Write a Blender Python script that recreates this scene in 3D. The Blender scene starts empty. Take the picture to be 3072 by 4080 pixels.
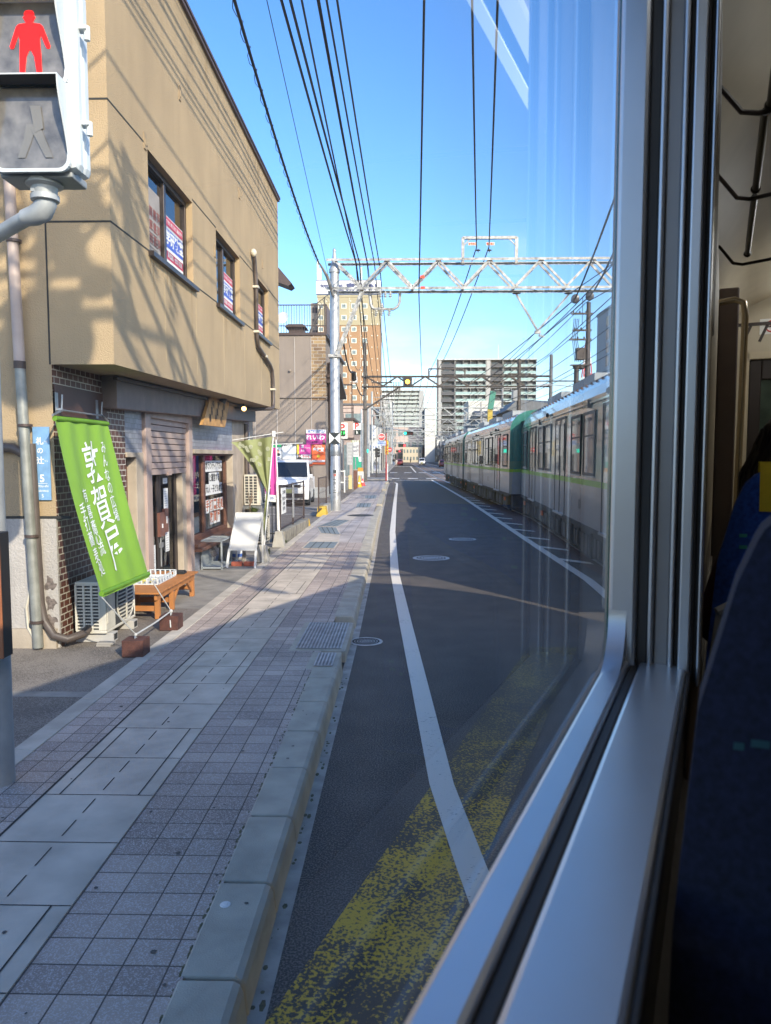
import bpy, bmesh, math, random
from mathutils import Vector, Matrix, Quaternion
R = random.Random(7)
S = bpy.context.scene
COL = S.collection
# ---------------------------------------------------------------- camera
FPX, PX0, PY0 = 2950.0, 1536.0, 2040.0          # focal length and centre, in photo pixels
PITCH = math.atan((2040 - 1822) / FPX); YAW = math.atan(70 / FPX)
CAM = Vector((0, 0, 2.0))
cd = bpy.data.cameras.new('camera'); cam = bpy.data.objects.new('camera', cd); COL.objects.link(cam)
cam.location = CAM; cam.rotation_euler = (math.pi / 2 - PITCH, 0, YAW)
cd.sensor_fit = 'AUTO'; cd.sensor_width = 36; cd.lens = FPX / 4080 * 36
cd.clip_start = 0.02; cd.clip_end = 4000
cd.dof.use_dof = True; cd.dof.focus_distance = 14; cd.dof.aperture_fstop = 8
S.camera = cam
FW = Vector((-math.sin(YAW) * math.cos(PITCH), math.cos(YAW) * math.cos(PITCH), -math.sin(PITCH)))
RT = Vector((math.cos(YAW), math.sin(YAW), 0)); UP = RT.cross(FW)
def ray(px, py): return FW + RT * ((px - PX0) / FPX) - UP * ((py - PY0) / FPX)
def gp(px, py, z=0.15): d = ray(px, py); return CAM + d * ((z - CAM.z) / d.z)      # seen point on a level plane
def atY(px, py, Y): d = ray(px, py); return CAM + d * (Y / d.y)                     # on a plane across the street
def onx(px, py, x): d = ray(px, py); return CAM + d * (x / d.x)                     # on a plane along the street
# ---------------------------------------------------------------- sun, sky, exposure
SUN = Vector((-1, 1.55, -0.95)).normalized()      # the way sunlight travels
ELEV = math.asin(-SUN.z); AZ = math.atan2(-SUN.x, -SUN.y)
sl = bpy.data.lights.new('sun', 'SUN'); so = bpy.data.objects.new('sun', sl); COL.objects.link(so)
sl.energy = 2.35; sl.angle = math.radians(0.5); sl.color = (1.0, 0.90, 0.74)
so.rotation_euler = SUN.to_track_quat('-Z', 'Y').to_euler(); so.location = (20, -32, 15)
w = bpy.data.worlds.new('World'); S.world = w; w.use_nodes = True
nt = w.node_tree; nt.nodes.clear()
def wn(t): return nt.nodes.new(t)
out = wn('ShaderNodeOutputWorld'); bg = wn('ShaderNodeBackground'); sky = wn('ShaderNodeTexSky')
sky.sky_type = 'NISHITA'; sky.sun_disc = False; sky.sun_elevation = ELEV; sky.sun_rotation = AZ
sky.air_density = 1.0; sky.dust_density = 1.1; sky.ozone_density = 2.7; sky.altitude = 200
tc = wn('ShaderNodeTexCoord'); sx = wn('ShaderNodeSeparateXYZ')
mp = wn('ShaderNodeMapping'); mp.inputs['Scale'].default_value = (5, 5, 17); mp.inputs['Location'].default_value = (1.3, 0.2, 0.45)
nz = wn('ShaderNodeTexNoise'); nz.inputs['Scale'].default_value = 1.0; nz.inputs['Detail'].default_value = 6; nz.inputs['Roughness'].default_value = 0.55
rp = wn('ShaderNodeMapRange'); rp.inputs[1].default_value = 0.47; rp.inputs[2].default_value = 0.66
band = wn('ShaderNodeMapRange'); band.inputs[1].default_value = 0.19; band.inputs[2].default_value = 0.09
mul = wn('ShaderNodeMath'); mul.operation = 'MULTIPLY'
mul2 = wn('ShaderNodeMath'); mul2.operation = 'MULTIPLY'; mul2.inputs[1].default_value = 0.55
mix = wn('ShaderNodeMix'); mix.data_type = 'RGBA'; mix.inputs[7].default_value = (5.6, 6.1, 6.9, 1)
hs = wn('ShaderNodeHueSaturation'); hs.inputs['Hue'].default_value = 0.507; hs.inputs['Saturation'].default_value = 1.24; hs.inputs['Value'].default_value = 1.0
L = nt.links.new
L(tc.outputs['Generated'], mp.inputs[0]); L(mp.outputs[0], nz.inputs['Vector']); L(nz.outputs['Fac'], rp.inputs[0])
L(tc.outputs['Generated'], sx.inputs[0]); L(sx.outputs['Z'], band.inputs[0])
L(rp.outputs[0], mul.inputs[0]); L(band.outputs[0], mul.inputs[1]); L(mul.outputs[0], mul2.inputs[0])
L(sky.outputs[0], hs.inputs['Color']); L(hs.outputs[0], mix.inputs[6]); L(mul2.outputs[0], mix.inputs[0])
L(mix.outputs[2], bg.inputs[0]); L(bg.outputs[0], out.inputs[0]); bg.inputs[1].default_value = 0.15
S.view_settings.view_transform = 'Standard'; S.view_settings.look = 'None'; S.view_settings.exposure = 1.46; S.view_settings.gamma = 1
S.render.engine = 'CYCLES'
cy = S.cycles; cy.max_bounces = 8; cy.diffuse_bounces = 4; cy.glossy_bounces = 4; cy.transparent_max_bounces = 24; cy.transmission_bounces = 4
cy.use_denoising = True; cy.caustics_reflective = False; cy.caustics_refractive = False; cy.sample_clamp_indirect = 6
# ---------------------------------------------------------------- materials
MATS = {}
def M(name, col, rough=.65, metal=0, var=.12, vs=6, bump=0, bs=60, coat=0, emit=0, stain=0, spec=.5, detail=5):
    if name in MATS: return MATS[name]
    m = bpy.data.materials.new(name); m.use_nodes = True; n = m.node_tree; p = n.nodes['Principled BSDF']; l = n.links.new
    p.inputs['Roughness'].default_value = rough; p.inputs['Metallic'].default_value = metal
    p.inputs['Coat Weight'].default_value = coat; p.inputs['Coat Roughness'].default_value = .04; p.inputs['Specular IOR Level'].default_value = spec
    t = n.nodes.new('ShaderNodeNewGeometry')
    a = n.nodes.new('ShaderNodeTexNoise'); a.inputs['Scale'].default_value = vs; a.inputs['Detail'].default_value = detail; l(t.outputs['Position'], a.inputs['Vector'])
    r = n.nodes.new('ShaderNodeMapRange'); r.inputs[1].default_value = .3; r.inputs[2].default_value = .7; r.inputs[3].default_value = 1 - var; r.inputs[4].default_value = 1 + var
    l(a.outputs['Fac'], r.inputs[0])
    v = n.nodes.new('ShaderNodeMix'); v.data_type = 'RGBA'; v.blend_type = 'MULTIPLY'; v.inputs[0].default_value = 1
    v.inputs[6].default_value = (*col, 1); l(r.outputs[0], v.inputs[7]); c = v.outputs[2]
    if stain:                                    # rain streaks: noise drawn out along z
        q = n.nodes.new('ShaderNodeMapping'); q.inputs['Scale'].default_value = (2.2, 2.2, .22); l(t.outputs['Position'], q.inputs[0])
        b = n.nodes.new('ShaderNodeTexNoise'); b.inputs['Scale'].default_value = 2.0; b.inputs['Detail'].default_value = 6; l(q.outputs[0], b.inputs['Vector'])
        s = n.nodes.new('ShaderNodeMapRange'); s.inputs[1].default_value = .45; s.inputs[2].default_value = .75; s.inputs[3].default_value = 1; s.inputs[4].default_value = 1 - stain; l(b.outputs['Fac'], s.inputs[0])
        v2 = n.nodes.new('ShaderNodeMix'); v2.data_type = 'RGBA'; v2.blend_type = 'MULTIPLY'; v2.inputs[0].default_value = 1; l(c, v2.inputs[6]); l(s.outputs[0], v2.inputs[7]); c = v2.outputs[2]
    l(c, p.inputs['Base Color'])
    if bump:
        b = n.nodes.new('ShaderNodeTexNoise'); b.inputs['Scale'].default_value = bs; b.inputs['Detail'].default_value = 3; l(t.outputs['Position'], b.inputs['Vector'])
        k = n.nodes.new('ShaderNodeBump'); k.inputs['Strength'].default_value = bump; k.inputs['Distance'].default_value = .01; l(b.outputs['Fac'], k.inputs['Height']); l(k.outputs[0], p.inputs['Normal'])
    if emit: p.inputs['Emission Color'].default_value = (*col, 1); p.inputs['Emission Strength'].default_value = emit
    MATS[name] = m; return m
def MB_(name, c1, c2, mortar, bw, bh, ms=.01, plane='yz', rough=.5, offset=.5, speck=0, bump=.3, bias=0, coat=0, spk2=(0.3, 0.28, 0.28), sh=(0, 0)):
    """bricks, tiles and pavers in world metres"""
    if name in MATS: return MATS[name]
    m = bpy.data.materials.new(name); m.use_nodes = True; n = m.node_tree; p = n.nodes['Principled BSDF']; l = n.links.new
    p.inputs['Roughness'].default_value = rough; p.inputs['Coat Weight'].default_value = coat
    g = n.nodes.new('ShaderNodeNewGeometry'); s = n.nodes.new('ShaderNodeSeparateXYZ'); c = n.nodes.new('ShaderNodeCombineXYZ'); l(g.outputs['Position'], s.inputs[0])
    for k in (0, 1):
        ad = n.nodes.new('ShaderNodeMath'); ad.inputs[1].default_value = 50 * (bw, bh)[k] + sh[k]; l(s.outputs['xyz'.index(plane[k])], ad.inputs[0]); l(ad.outputs[0], c.inputs[k])
    b = n.nodes.new('ShaderNodeTexBrick'); b.offset = offset; b.squash = 1; l(c.outputs[0], b.inputs['Vector'])
    b.inputs['Scale'].default_value = 1; b.inputs['Brick Width'].default_value = bw; b.inputs['Row Height'].default_value = bh
    b.inputs['Mortar Size'].default_value = ms; b.inputs['Mortar Smooth'].default_value = .15; b.inputs['Bias'].default_value = bias
    b.inputs['Color1'].default_value = (*c1, 1); b.inputs['Color2'].default_value = (*c2, 1); b.inputs['Mortar'].default_value = (*mortar, 1)
    col = b.outputs['Color']
    a = n.nodes.new('ShaderNodeTexNoise'); a.inputs['Scale'].default_value = 1.3; a.inputs['Detail'].default_value = 7; l(g.outputs['Position'], a.inputs['Vector'])
    r = n.nodes.new('ShaderNodeMapRange'); r.inputs[1].default_value = .3; r.inputs[2].default_value = .7; r.inputs[3].default_value = .70; r.inputs[4].default_value = 1.24; l(a.outputs['Fac'], r.inputs[0])
    v = n.nodes.new('ShaderNodeMix'); v.data_type = 'RGBA'; v.blend_type = 'MULTIPLY'; v.inputs[0].default_value = 1; l(col, v.inputs[6]); l(r.outputs[0], v.inputs[7]); col = v.outputs[2]
    if speck:
        q = n.nodes.new('ShaderNodeTexNoise'); q.inputs['Scale'].default_value = 170; q.inputs['Detail'].default_value = 2; l(g.outputs['Position'], q.inputs['Vector'])
        t = n.nodes.new('ShaderNodeMapRange'); t.inputs[1].default_value = .52; t.inputs[2].default_value = .6; t.inputs[4].default_value = speck; l(q.outputs['Fac'], t.inputs[0])
        fm = n.nodes.new('ShaderNodeMath'); fm.operation = 'MULTIPLY'; iv = n.nodes.new('ShaderNodeMath'); iv.operation = 'SUBTRACT'; iv.inputs[0].default_value = 1
        l(b.outputs['Fac'], iv.inputs[1]); l(t.outputs[0], fm.inputs[0]); l(iv.outputs[0], fm.inputs[1])
        x = n.nodes.new('ShaderNodeMix'); x.data_type = 'RGBA'; x.inputs[7].default_value = (*spk2, 1); l(fm.outputs[0], x.inputs[0]); l(col, x.inputs[6]); col = x.outputs[2]
    l(col, p.inputs['Base Color'])
    if bump:
        k = n.nodes.new('ShaderNodeBump'); k.inputs['Strength'].default_value = bump; k.inputs['Distance'].default_value = .006; k.invert = True; l(b.outputs['Fac'], k.inputs['Height']); l(k.outputs[0], p.inputs['Normal'])
    MATS[name] = m; return m
def MG(name, tint=(1, 1, 1), ior=1.45, rough=0.0, dark=0.0):
    """thin window glass: see-through, with a Fresnel reflection"""
    if name in MATS: return MATS[name]
    m = bpy.data.materials.new(name); m.use_nodes = True; n = m.node_tree; n.nodes.clear(); l = n.links.new
    o = n.nodes.new('ShaderNodeOutputMaterial'); t = n.nodes.new('ShaderNodeBsdfTransparent'); t.inputs[0].default_value = (*tint, 1)
    g = n.nodes.new('ShaderNodeBsdfGlossy'); g.inputs['Roughness'].default_value = rough; f = n.nodes.new('ShaderNodeFresnel'); f.inputs[0].default_value = ior
    x = n.nodes.new('ShaderNodeMixShader'); l(f.outputs[0], x.inputs[0]); l(t.outputs[0], x.inputs[1]); l(g.outputs[0], x.inputs[2]); r_ = x.outputs[0]
    if dark:                                     # dust and smears on the pane, with a milky lens haze painted in
        e = n.nodes.new('ShaderNodeNewGeometry'); q = n.nodes.new('ShaderNodeMapping'); q.inputs['Scale'].default_value = (9, 9, 3); a = n.nodes.new('ShaderNodeTexNoise'); a.inputs['Scale'].default_value = 1; a.inputs['Detail'].default_value = 7; l(e.outputs['Position'], q.inputs[0]); l(q.outputs[0], a.inputs['Vector'])
        k = n.nodes.new('ShaderNodeMapRange'); k.inputs[1].default_value = .42; k.inputs[2].default_value = .8; k.inputs[3].default_value = dark * .35; k.inputs[4].default_value = dark * 1.6; l(a.outputs['Fac'], k.inputs[0])
        d = n.nodes.new('ShaderNodeBsdfTranslucent'); d.inputs[0].default_value = (.8, .76, .68, 1); y = n.nodes.new('ShaderNodeMixShader'); l(k.outputs[0], y.inputs[0]); l(r_, y.inputs[1]); l(d.outputs[0], y.inputs[2]); r_ = y.outputs[0]
    l(r_, o.inputs[0]); MATS[name] = m; return m
def MWORN(name, paint, under, amt=.5, scale=60, rough=.8, bump=.15, sc=None, soft=.03, big=.45):
    """paint worn through to what lies under it"""
    if name in MATS: return MATS[name]
    m = bpy.data.materials.new(name); m.use_nodes = True; n = m.node_tree; p = n.nodes['Principled BSDF']; l = n.links.new; p.inputs['Roughness'].default_value = rough
    g = n.nodes.new('ShaderNodeNewGeometry'); a = n.nodes.new('ShaderNodeTexNoise'); a.inputs['Scale'].default_value = scale; a.inputs['Detail'].default_value = 4
    if sc: q = n.nodes.new('ShaderNodeMapping'); q.inputs['Scale'].default_value = sc; l(g.outputs['Position'], q.inputs[0]); l(q.outputs[0], a.inputs['Vector'])
    else: l(g.outputs['Position'], a.inputs['Vector'])
    b = n.nodes.new('ShaderNodeTexNoise'); b.inputs['Scale'].default_value = 2.2; b.inputs['Detail'].default_value = 3; l(g.outputs['Position'], b.inputs['Vector'])
    ad = n.nodes.new('ShaderNodeMath'); ad.operation = 'MULTIPLY_ADD'; ad.inputs[1].default_value = big; l(b.outputs['Fac'], ad.inputs[0]); l(a.outputs['Fac'], ad.inputs[2])
    r = n.nodes.new('ShaderNodeMapRange'); r.inputs[1].default_value = big * .49 + amt - soft; r.inputs[2].default_value = big * .49 + amt + soft; l(ad.outputs[0], r.inputs[0])
    x = n.nodes.new('ShaderNodeMix'); x.data_type = 'RGBA'; x.inputs[6].default_value = (*under, 1); x.inputs[7].default_value = (*paint, 1); l(r.outputs[0], x.inputs[0]); l(x.outputs[2], p.inputs['Base Color'])
    k = n.nodes.new('ShaderNodeBump'); k.inputs['Strength'].default_value = bump; k.inputs['Distance'].default_value = .008; l(a.outputs['Fac'], k.inputs['Height']); l(k.outputs[0], p.inputs['Normal'])
    MATS[name] = m; return m
# ---------------------------------------------------------------- mesh building
def text_mesh(s, bold=0):
    c = bpy.data.curves.new('t', 'FONT'); c.body = s; c.size = 1; c.offset = bold; c.resolution_u = 3; c.align_x = 'CENTER'; c.align_y = 'CENTER'
    o = bpy.data.objects.new('t', c); COL.objects.link(o)
    m = bpy.data.meshes.new_from_object(o.evaluated_get(bpy.context.evaluated_depsgraph_get()))
    r = ([v.co.copy() for v in m.vertices], [tuple(p.vertices) for p in m.polygons])
    bpy.data.objects.remove(o); bpy.data.curves.remove(c); bpy.data.meshes.remove(m); return r
TCACHE = {}
X3, Y3, Z3 = Vector((1, 0, 0)), Vector((0, 1, 0)), Vector((0, 0, 1))
class B:
    def __init__(s): s.v, s.f, s.m, s.sm = [], [], [], []
    def add(s, vs, fs, mi=0, sm=False):
        o = len(s.v); s.v += [Vector(v) for v in vs]; s.f += [tuple(o + i for i in f) for f in fs]; s.m += [mi] * len(fs); s.sm += [sm] * len(fs); return s
    def box(s, x0, x1, y0, y1, z0, z1, mi=0):
        return s.add([(x0, y0, z0), (x1, y0, z0), (x1, y1, z0), (x0, y1, z0), (x0, y0, z1), (x1, y0, z1), (x1, y1, z1), (x0, y1, z1)],
                     [(0, 3, 2, 1), (4, 5, 6, 7), (0, 1, 5, 4), (1, 2, 6, 5), (2, 3, 7, 6), (3, 0, 4, 7)], mi)
    def hexa(s, p, mi=0):     # 8 corners, ordered as in box
        return s.add(p, [(0, 3, 2, 1), (4, 5, 6, 7), (0, 1, 5, 4), (1, 2, 6, 5), (2, 3, 7, 6), (3, 0, 4, 7)], mi)
    def bar(s, a, b, wx, wy=None, mi=0, up=Z3):   # square bar from a to b
        a, b = Vector(a), Vector(b); d = (b - a).normalized(); u = up if abs(d.dot(up)) < .95 else X3
        r = d.cross(u).normalized() * wx / 2; t = r.cross(d).normalized() * (wy or wx) / 2
        return s.hexa([a - r - t, a + r - t, b + r - t, b - r - t, a - r + t, a + r + t, b + r + t, b - r + t], mi)
    def quad(s, *p, mi=0): return s.add(p, [tuple(range(len(p)))], mi)
    def prism(s, pts, ax, lo, hi, mi=0):   # polygon in the other two axes, drawn out along ax
        i, j = [(1, 2), (0, 2), (0, 1)][ax]; n = len(pts); vs = []
        for k in (lo, hi):
            for p in pts:
                q = [0, 0, 0]; q[ax] = k; q[i], q[j] = p; vs.append(q)
        return s.add(vs, [tuple(range(n))[::-1], tuple(range(n, 2 * n))] + [(a, (a + 1) % n, n + (a + 1) % n, n + a) for a in range(n)], mi)
    def tube(s, pts, r, n=8, mi=0, caps=True, sm=True):
        pts = [Vector(p) for p in pts]; rs = r if isinstance(r, (list, tuple)) else [r] * len(pts); vs = []; fs = []; u = None
        for i, p in enumerate(pts):
            d = (pts[min(i + 1, len(pts) - 1)] - pts[max(i - 1, 0)]).normalized()
            if u is None: u = d.orthogonal().normalized()
            u = (u - d * u.dot(d)); u = u.normalized() if u.length > 1e-6 else d.orthogonal().normalized(); v = d.cross(u)
            vs += [p + (u * math.cos(2 * math.pi * k / n) + v * math.sin(2 * math.pi * k / n)) * rs[i] for k in range(n)]
        for i in range(len(pts) - 1):
            fs += [(i * n + k, i * n + (k + 1) % n, (i + 1) * n + (k + 1) % n, (i + 1) * n + k) for k in range(n)]
        s.add(vs, fs, mi, sm)
        if caps: s.add(vs[:n], [tuple(range(n))[::-1]], mi); s.add(vs[-n:], [tuple(range(n))], mi)
        return s
    def cyl(s, a, b, r, r2=None, n=14, mi=0): return s.tube([a, b], [r, r if r2 is None else r2], n, mi)
    def lathe(s, c, prof, n=16, mi=0, axis=Z3):
        axis = Vector(axis).normalized(); u = axis.orthogonal().normalized(); v = axis.cross(u); c = Vector(c); vs = []; fs = []
        for r, z in prof: vs += [c + axis * z + (u * math.cos(2 * math.pi * k / n) + v * math.sin(2 * math.pi * k / n)) * max(r, 1e-4) for k in range(n)]
        for i in range(len(prof) - 1): fs += [(i * n + k, i * n + (k + 1) % n, (i + 1) * n + (k + 1) % n, (i + 1) * n + k) for k in range(n)]
        return s.add(vs, fs, mi, True)
    def ball(s, c, r, sx=1, sy=1, sz=1, n=12, mi=0):
        vs = []; fs = []; h = n // 2
        for i in range(h + 1):
            for k in range(n):
                a, b = math.pi * i / h, 2 * math.pi * k / n; vs.append((c[0] + r * sx * math.sin(a) * math.cos(b), c[1] + r * sy * math.sin(a) * math.sin(b), c[2] - r * sz * math.cos(a)))
        for i in range(h): fs += [(i * n + k, i * n + (k + 1) % n, (i + 1) * n + (k + 1) % n, (i + 1) * n + k) for k in range(n)]
        return s.add(vs, fs, mi, True)
    def grid(s, fn, nu, nv, mi=0, sm=True):
        vs = [fn(i / nu, j / nv) for j in range(nv + 1) for i in range(nu + 1)]
        return s.add(vs, [(j * (nu + 1) + i, j * (nu + 1) + i + 1, (j + 1) * (nu + 1) + i + 1, (j + 1) * (nu + 1) + i) for j in range(nv) for i in range(nu)], mi, sm)
    def disc(s, c, r, n=24, mi=0, nrm=Z3):
        nrm = Vector(nrm).normalized(); u = nrm.orthogonal().normalized(); v = nrm.cross(u)
        return s.add([Vector(c) + (u * math.cos(2 * math.pi * k / n) + v * math.sin(2 * math.pi * k / n)) * r for k in range(n)], [tuple(range(n))], mi)
    def text(s, t, size, c, right, up, mi=1, bold=0.0, sx=1.0):
        k = (t, bold)
        if k not in TCACHE: TCACHE[k] = text_mesh(t, bold)
        vs, fs = TCACHE[k]; right, up, c = Vector(right).normalized(), Vector(up).normalized(), Vector(c)
        return s.add([c + right * v.x * size * sx + up * v.y * size for v in vs], fs, mi)
    def build(s, name, mats, parent=None, local=False, bevel=0, tag=None):
        mats = mats if isinstance(mats, (list, tuple)) else [mats]
        lo = Vector([min(v[i] for v in s.v) for i in range(3)]); hi = Vector([max(v[i] for v in s.v) for i in range(3)])
        c = Vector(((lo.x + hi.x) / 2, (lo.y + hi.y) / 2, lo.z))
        me = bpy.data.meshes.new(name); me.from_pydata([v - c for v in s.v], [], s.f); me.polygons.foreach_set('material_index', s.m); me.polygons.foreach_set('use_smooth', s.sm)
        for m in mats: me.materials.append(m)
        if any(s.sm): me.set_sharp_from_angle(angle=math.radians(40))
        o = bpy.data.objects.new(name, me); COL.objects.link(o); o.location = c
        if parent is not None:
            o.parent = parent
            if not local and parent.name in WM: o.matrix_parent_inverse = WM[parent.name].inverted()
            KIDS.setdefault(parent.name, []).append(o)
            if parent.name not in WM: o.matrix_parent_inverse = Matrix.Translation(parent.location).inverted()
        if bevel:
            b = o.modifiers.new('bevel', 'BEVEL'); b.width = bevel; b.segments = 2; b.limit_method = 'ANGLE'; b.angle_limit = math.radians(40); b.harden_normals = False
        if tag: setp(o, *tag)
        return o
WM = {}; KIDS = {}
def setp(o, label=None, cat=None, group=None, kind=None):
    if label: o['label'] = label
    if cat: o['category'] = cat
    if group: o['group'] = group
    if kind: o['kind'] = kind
    return o
def thing(name, label, cat, loc=(0, 0, 0), rz=0, group=None):
    o = bpy.data.objects.new(name, None); COL.objects.link(o); o.location = loc; o.rotation_euler = (0, 0, rz); o.empty_display_size = .2
    WM[o.name] = Matrix.Translation(loc) @ Matrix.Rotation(rz, 4, 'Z'); return setp(o, label, cat, group)
def copy_thing(o, loc, rz=None, label=None, group=None, scale=None):
    def cp(a, parent):
        c = a.copy(); COL.objects.link(c)
        if parent: c.parent = parent; c.matrix_parent_inverse = a.matrix_parent_inverse.copy()
        for k in list(KIDS.get(a.name, ())): KIDS.setdefault(c.name, []).append(cp(k, c))
        return c
    r = cp(o, None); r.location = loc
    if rz is not None: r.rotation_euler = (0, 0, rz)
    if scale: r.scale = scale
    if label: r['label'] = label
    if group: r['group'] = group
    return r
def struct(o): o['kind'] = 'structure'; return o
def lerp(a, b, t): return a + (b - a) * t
def pl(pts, y):              # x on a polyline given as (y, x)
    for (a, p), (b, q) in zip(pts, pts[1:]):
        if y <= b: return p + (q - p) * (y - a) / (b - a)
    (a, p), (b, q) = pts[-2:]; return q + (q - p) / (b - a) * (y - b)
# ================================================================ the ground
ASPH = MWORN('asphalt', (.19, .158, .132), (.046, .038, .033), .53, 105, .85, soft=.06, big=.16)
ASPH_OLD = MWORN('old asphalt', (.24, .205, .17), (.125, .105, .088), .5, 90, .9)
CONC = M('concrete', (.36, .34, .30), .85, var=.18, vs=3, bump=.25, bs=120, stain=.2)
KERBM = M('kerb stone', (.45, .40, .315), .85, var=.18, vs=5, bump=.3, bs=150)
SLAB = M('pale slab', (.56, .475, .38), .8, var=.2, vs=3.5, bump=.15, bs=200)
PAVE = MB_('speckled pavers', (.30, .23, .19), (.46, .36, .29), (.075, .06, .05), .17, .15, .0035, 'xy', .75, 0, .65, .35, spk2=(.66, .58, .54), sh=(.0, .0))
PAVE_FAR = MB_('sunlit pavers', (.42, .36, .32), (.50, .43, .385), (.16, .145, .13), .3, .3, .006, 'xy', .8, 0, .4, .25, spk2=(.42, .38, .37))  # lighter pinkish tone is sunlight put into the colour
WHITE_LINE = MWORN('worn white paint', (.80, .73, .63), (.10, .09, .08), .30, 1, sc=(38, 115, 38), soft=.05)
YELLOW_LINE = MWORN('worn yellow paint', (.74, .43, .03), (.065, .053, .042), .53, 66, big=.7, soft=.05)
DARK = M('dark joint', (.03, .03, .028), .9)
MOSS = M('moss', (.11, .10, .05), 1, var=.5, vs=40)
STEEL = M('galvanised steel', (.40, .41, .42), .42, .75, var=.2, vs=9, stain=.15)
STEEL_D = M('dark steel', (.09, .085, .08), .6, .5, var=.25, vs=6)
BROWN_MET = M('brown painted metal', (.075, .05, .042), .5, .2, var=.15)
BLACK = M('black rubber', (.018, .018, .018), .6)
WHITE = M('white paint', (.72, .72, .70), .45, var=.06)
PAPER = M('white paper', (.72, .72, .70), .8, var=.04)
INK = M('black ink', (.02, .02, .022), .7)
LETTER_WHITE = M('white lettering', (.82, .82, .80), .6, var=.02)
LETTER_BLUE = M('blue lettering', (.03, .10, .36), .6, var=.02)
LETTER_RED = M('red lettering', (.55, .03, .03), .6, var=.02)
PINK = M('magenta print', (.62, .06, .30), .6, var=.05)
ORANGE = M('orange print', (.78, .13, .03), .6, var=.05)
GREEN_P = M('green print', (.03, .33, .12), .6, var=.05)
GLASS = MG('window glass', (.80, .84, .84), 1.3)
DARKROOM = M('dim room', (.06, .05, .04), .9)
b = B(); b.box(-400, 400, -60, 1500, -.5, -.02); struct(b.build('ground', M('packed ground', (.16, .15, .14), .95, var=.3, vs=.6, bump=.3, bs=20)))
KERB = [(-10, -.56), (8, -.56), (14.4, -.62), (21, -.73), (48, -1.05), (57, -1.1)]
# roadway
b = B(); ys = [-14, 2, 8, 14, 21, 30, 40, 50, 58, 62, 64]
for a, c in zip(ys, ys[1:]): b.quad((pl(KERB, a) - .02, a, 0), (16, a, 0), (16, c, 0), (pl(KERB, c) - .02, c, 0))
b.quad((-40, 64, 0), (40, 64, 0), (40, 92, 0), (-40, 92, 0)); b.quad((-2.2, 92, 0), (12.5, 92, 0), (12.5, 420, 0), (-2.2, 420, 0))
b.quad((-30, 58, .0), (-1.1, 58, 0), (-1.1, 64, 0), (-30, 64, 0))
struct(b.build('road', ASPH))
# tram trackbed: reddish strip and rails
LINE_R = [(8, 2.8), (12, 3.02), (16, 3.0), (35, 2.98), (50, 2.78), (66, 2.5)]
RAIL = [(2, 3.1), (8, 3.42), (24, 4.2), (42, 3.92), (55, 3.62), (75, 3.25), (94, 3.1), (420, 2.6)]
b = B(); ys = [2, 8, 12, 16, 24, 35, 50, 64]
for a, c in zip(ys, ys[1:]): b.quad((pl(LINE_R, a) + .35, a, .004), (pl(RAIL, a) + 2.4, a, .004), (pl(RAIL, c) + 2.4, c, .004), (pl(LINE_R, c) + .35, c, .004))
struct(b.build('tram_trackbed', MWORN('reddish asphalt', (.20, .105, .08), (.10, .055, .045), .5, 60)))
b = B(); ys = [64, 75, 94, 150, 300, 420]
for a, c in zip(ys, ys[1:]): b.quad((pl(RAIL, a) - .5, a, .004), (pl(RAIL, a) + 5.2, a, .004), (pl(RAIL, c) + 5.2, c, .004), (pl(RAIL, c) - .5, c, .004))
struct(b.build('tram_trackbed', MWORN('far trackbed', (.26, .19, .15), (.16, .125, .11), .5, 20)))
RAILM = M('rail steel', (.5, .5, .52), .3, .9)
for off in (0, 1.435, 3.3, 4.735):
    b = B(); ys = [2, 8, 16, 24, 33, 42, 55, 65, 75, 94, 150, 250, 420] if off < 2 else [60, 75, 94, 150, 250, 420]
    for a, c in zip(ys, ys[1:]):
        b.bar((pl(RAIL, a) + off, a, .012), (pl(RAIL, c) + off, c, .012), .07, .024)
        b.bar((pl(RAIL, a) + off + .11, a, .006), (pl(RAIL, c) + off + .11, c, .006), .06, .006, 1)
    struct(b.build('rail', [RAILM, DARK]))
# painted lines
def strip(name, pts, wd, m, z=.005, n=1):
    b = B()
    for (a, p), (c, q) in zip(pts, pts[1:]): b.quad((p - wd / 2, a, z), (p + wd / 2, a, z), (q + wd / 2, c, z), (q - wd / 2, c, z))
    return struct(b.build(name, m))
LINE_L = [(2.2, .50), (3.5, .335), (4.4, .239), (6.1, .161), (8.7, .038), (12.7, -.142), (19.7, -.28), (31, -.35), (56.5, -.456)]
strip('road_marking', LINE_L, .15, WHITE_LINE, .009)
b = B(); b.quad((-.53, 56.5, .009), (-.38, 56.5, .009), (-.55, 58.4, .009), (-.72, 58.2, .009)); b.quad((-1.1, 58.2, .010), (-.55, 58.2, .010), (-.55, 58.45, .010), (-1.1, 58.45, .010)); struct(b.build('road_marking', WHITE_LINE))
strip('road_marking', LINE_R, .16, WHITE_LINE, .009)
b = B()                                         # yellow clearance band along the tram curve
for t0, t1, ym in ((-2.0, .75, YELLOW_LINE), (.75, 1.6, MWORN('thin yellow paint', (.52, .33, .04), (.065, .053, .042), .55, 75)), (1.6, 4.2, MWORN('faint yellow paint', (.34, .24, .06), (.065, .053, .042), .58, 85))):
    b = B(); f = lambda t, o: (-.126 + .344 * t + o, 3.51 + t, .005)
    b.quad(f(t0, 0), f(t0, .52), f(t1, .52), f(t1, 0)); struct(b.build('road_marking', ym))
b = B()
for i in range(12):
    y = 14.3 + 2.02 * i; x = pl(LINE_R, y); b.quad((x + .08, y, .010), (x + .55, y - .55, .010), (x + .55, y - .25, .010), (x + .08, y + .32, .010))
struct(b.build('road_marking', WHITE_LINE))
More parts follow.
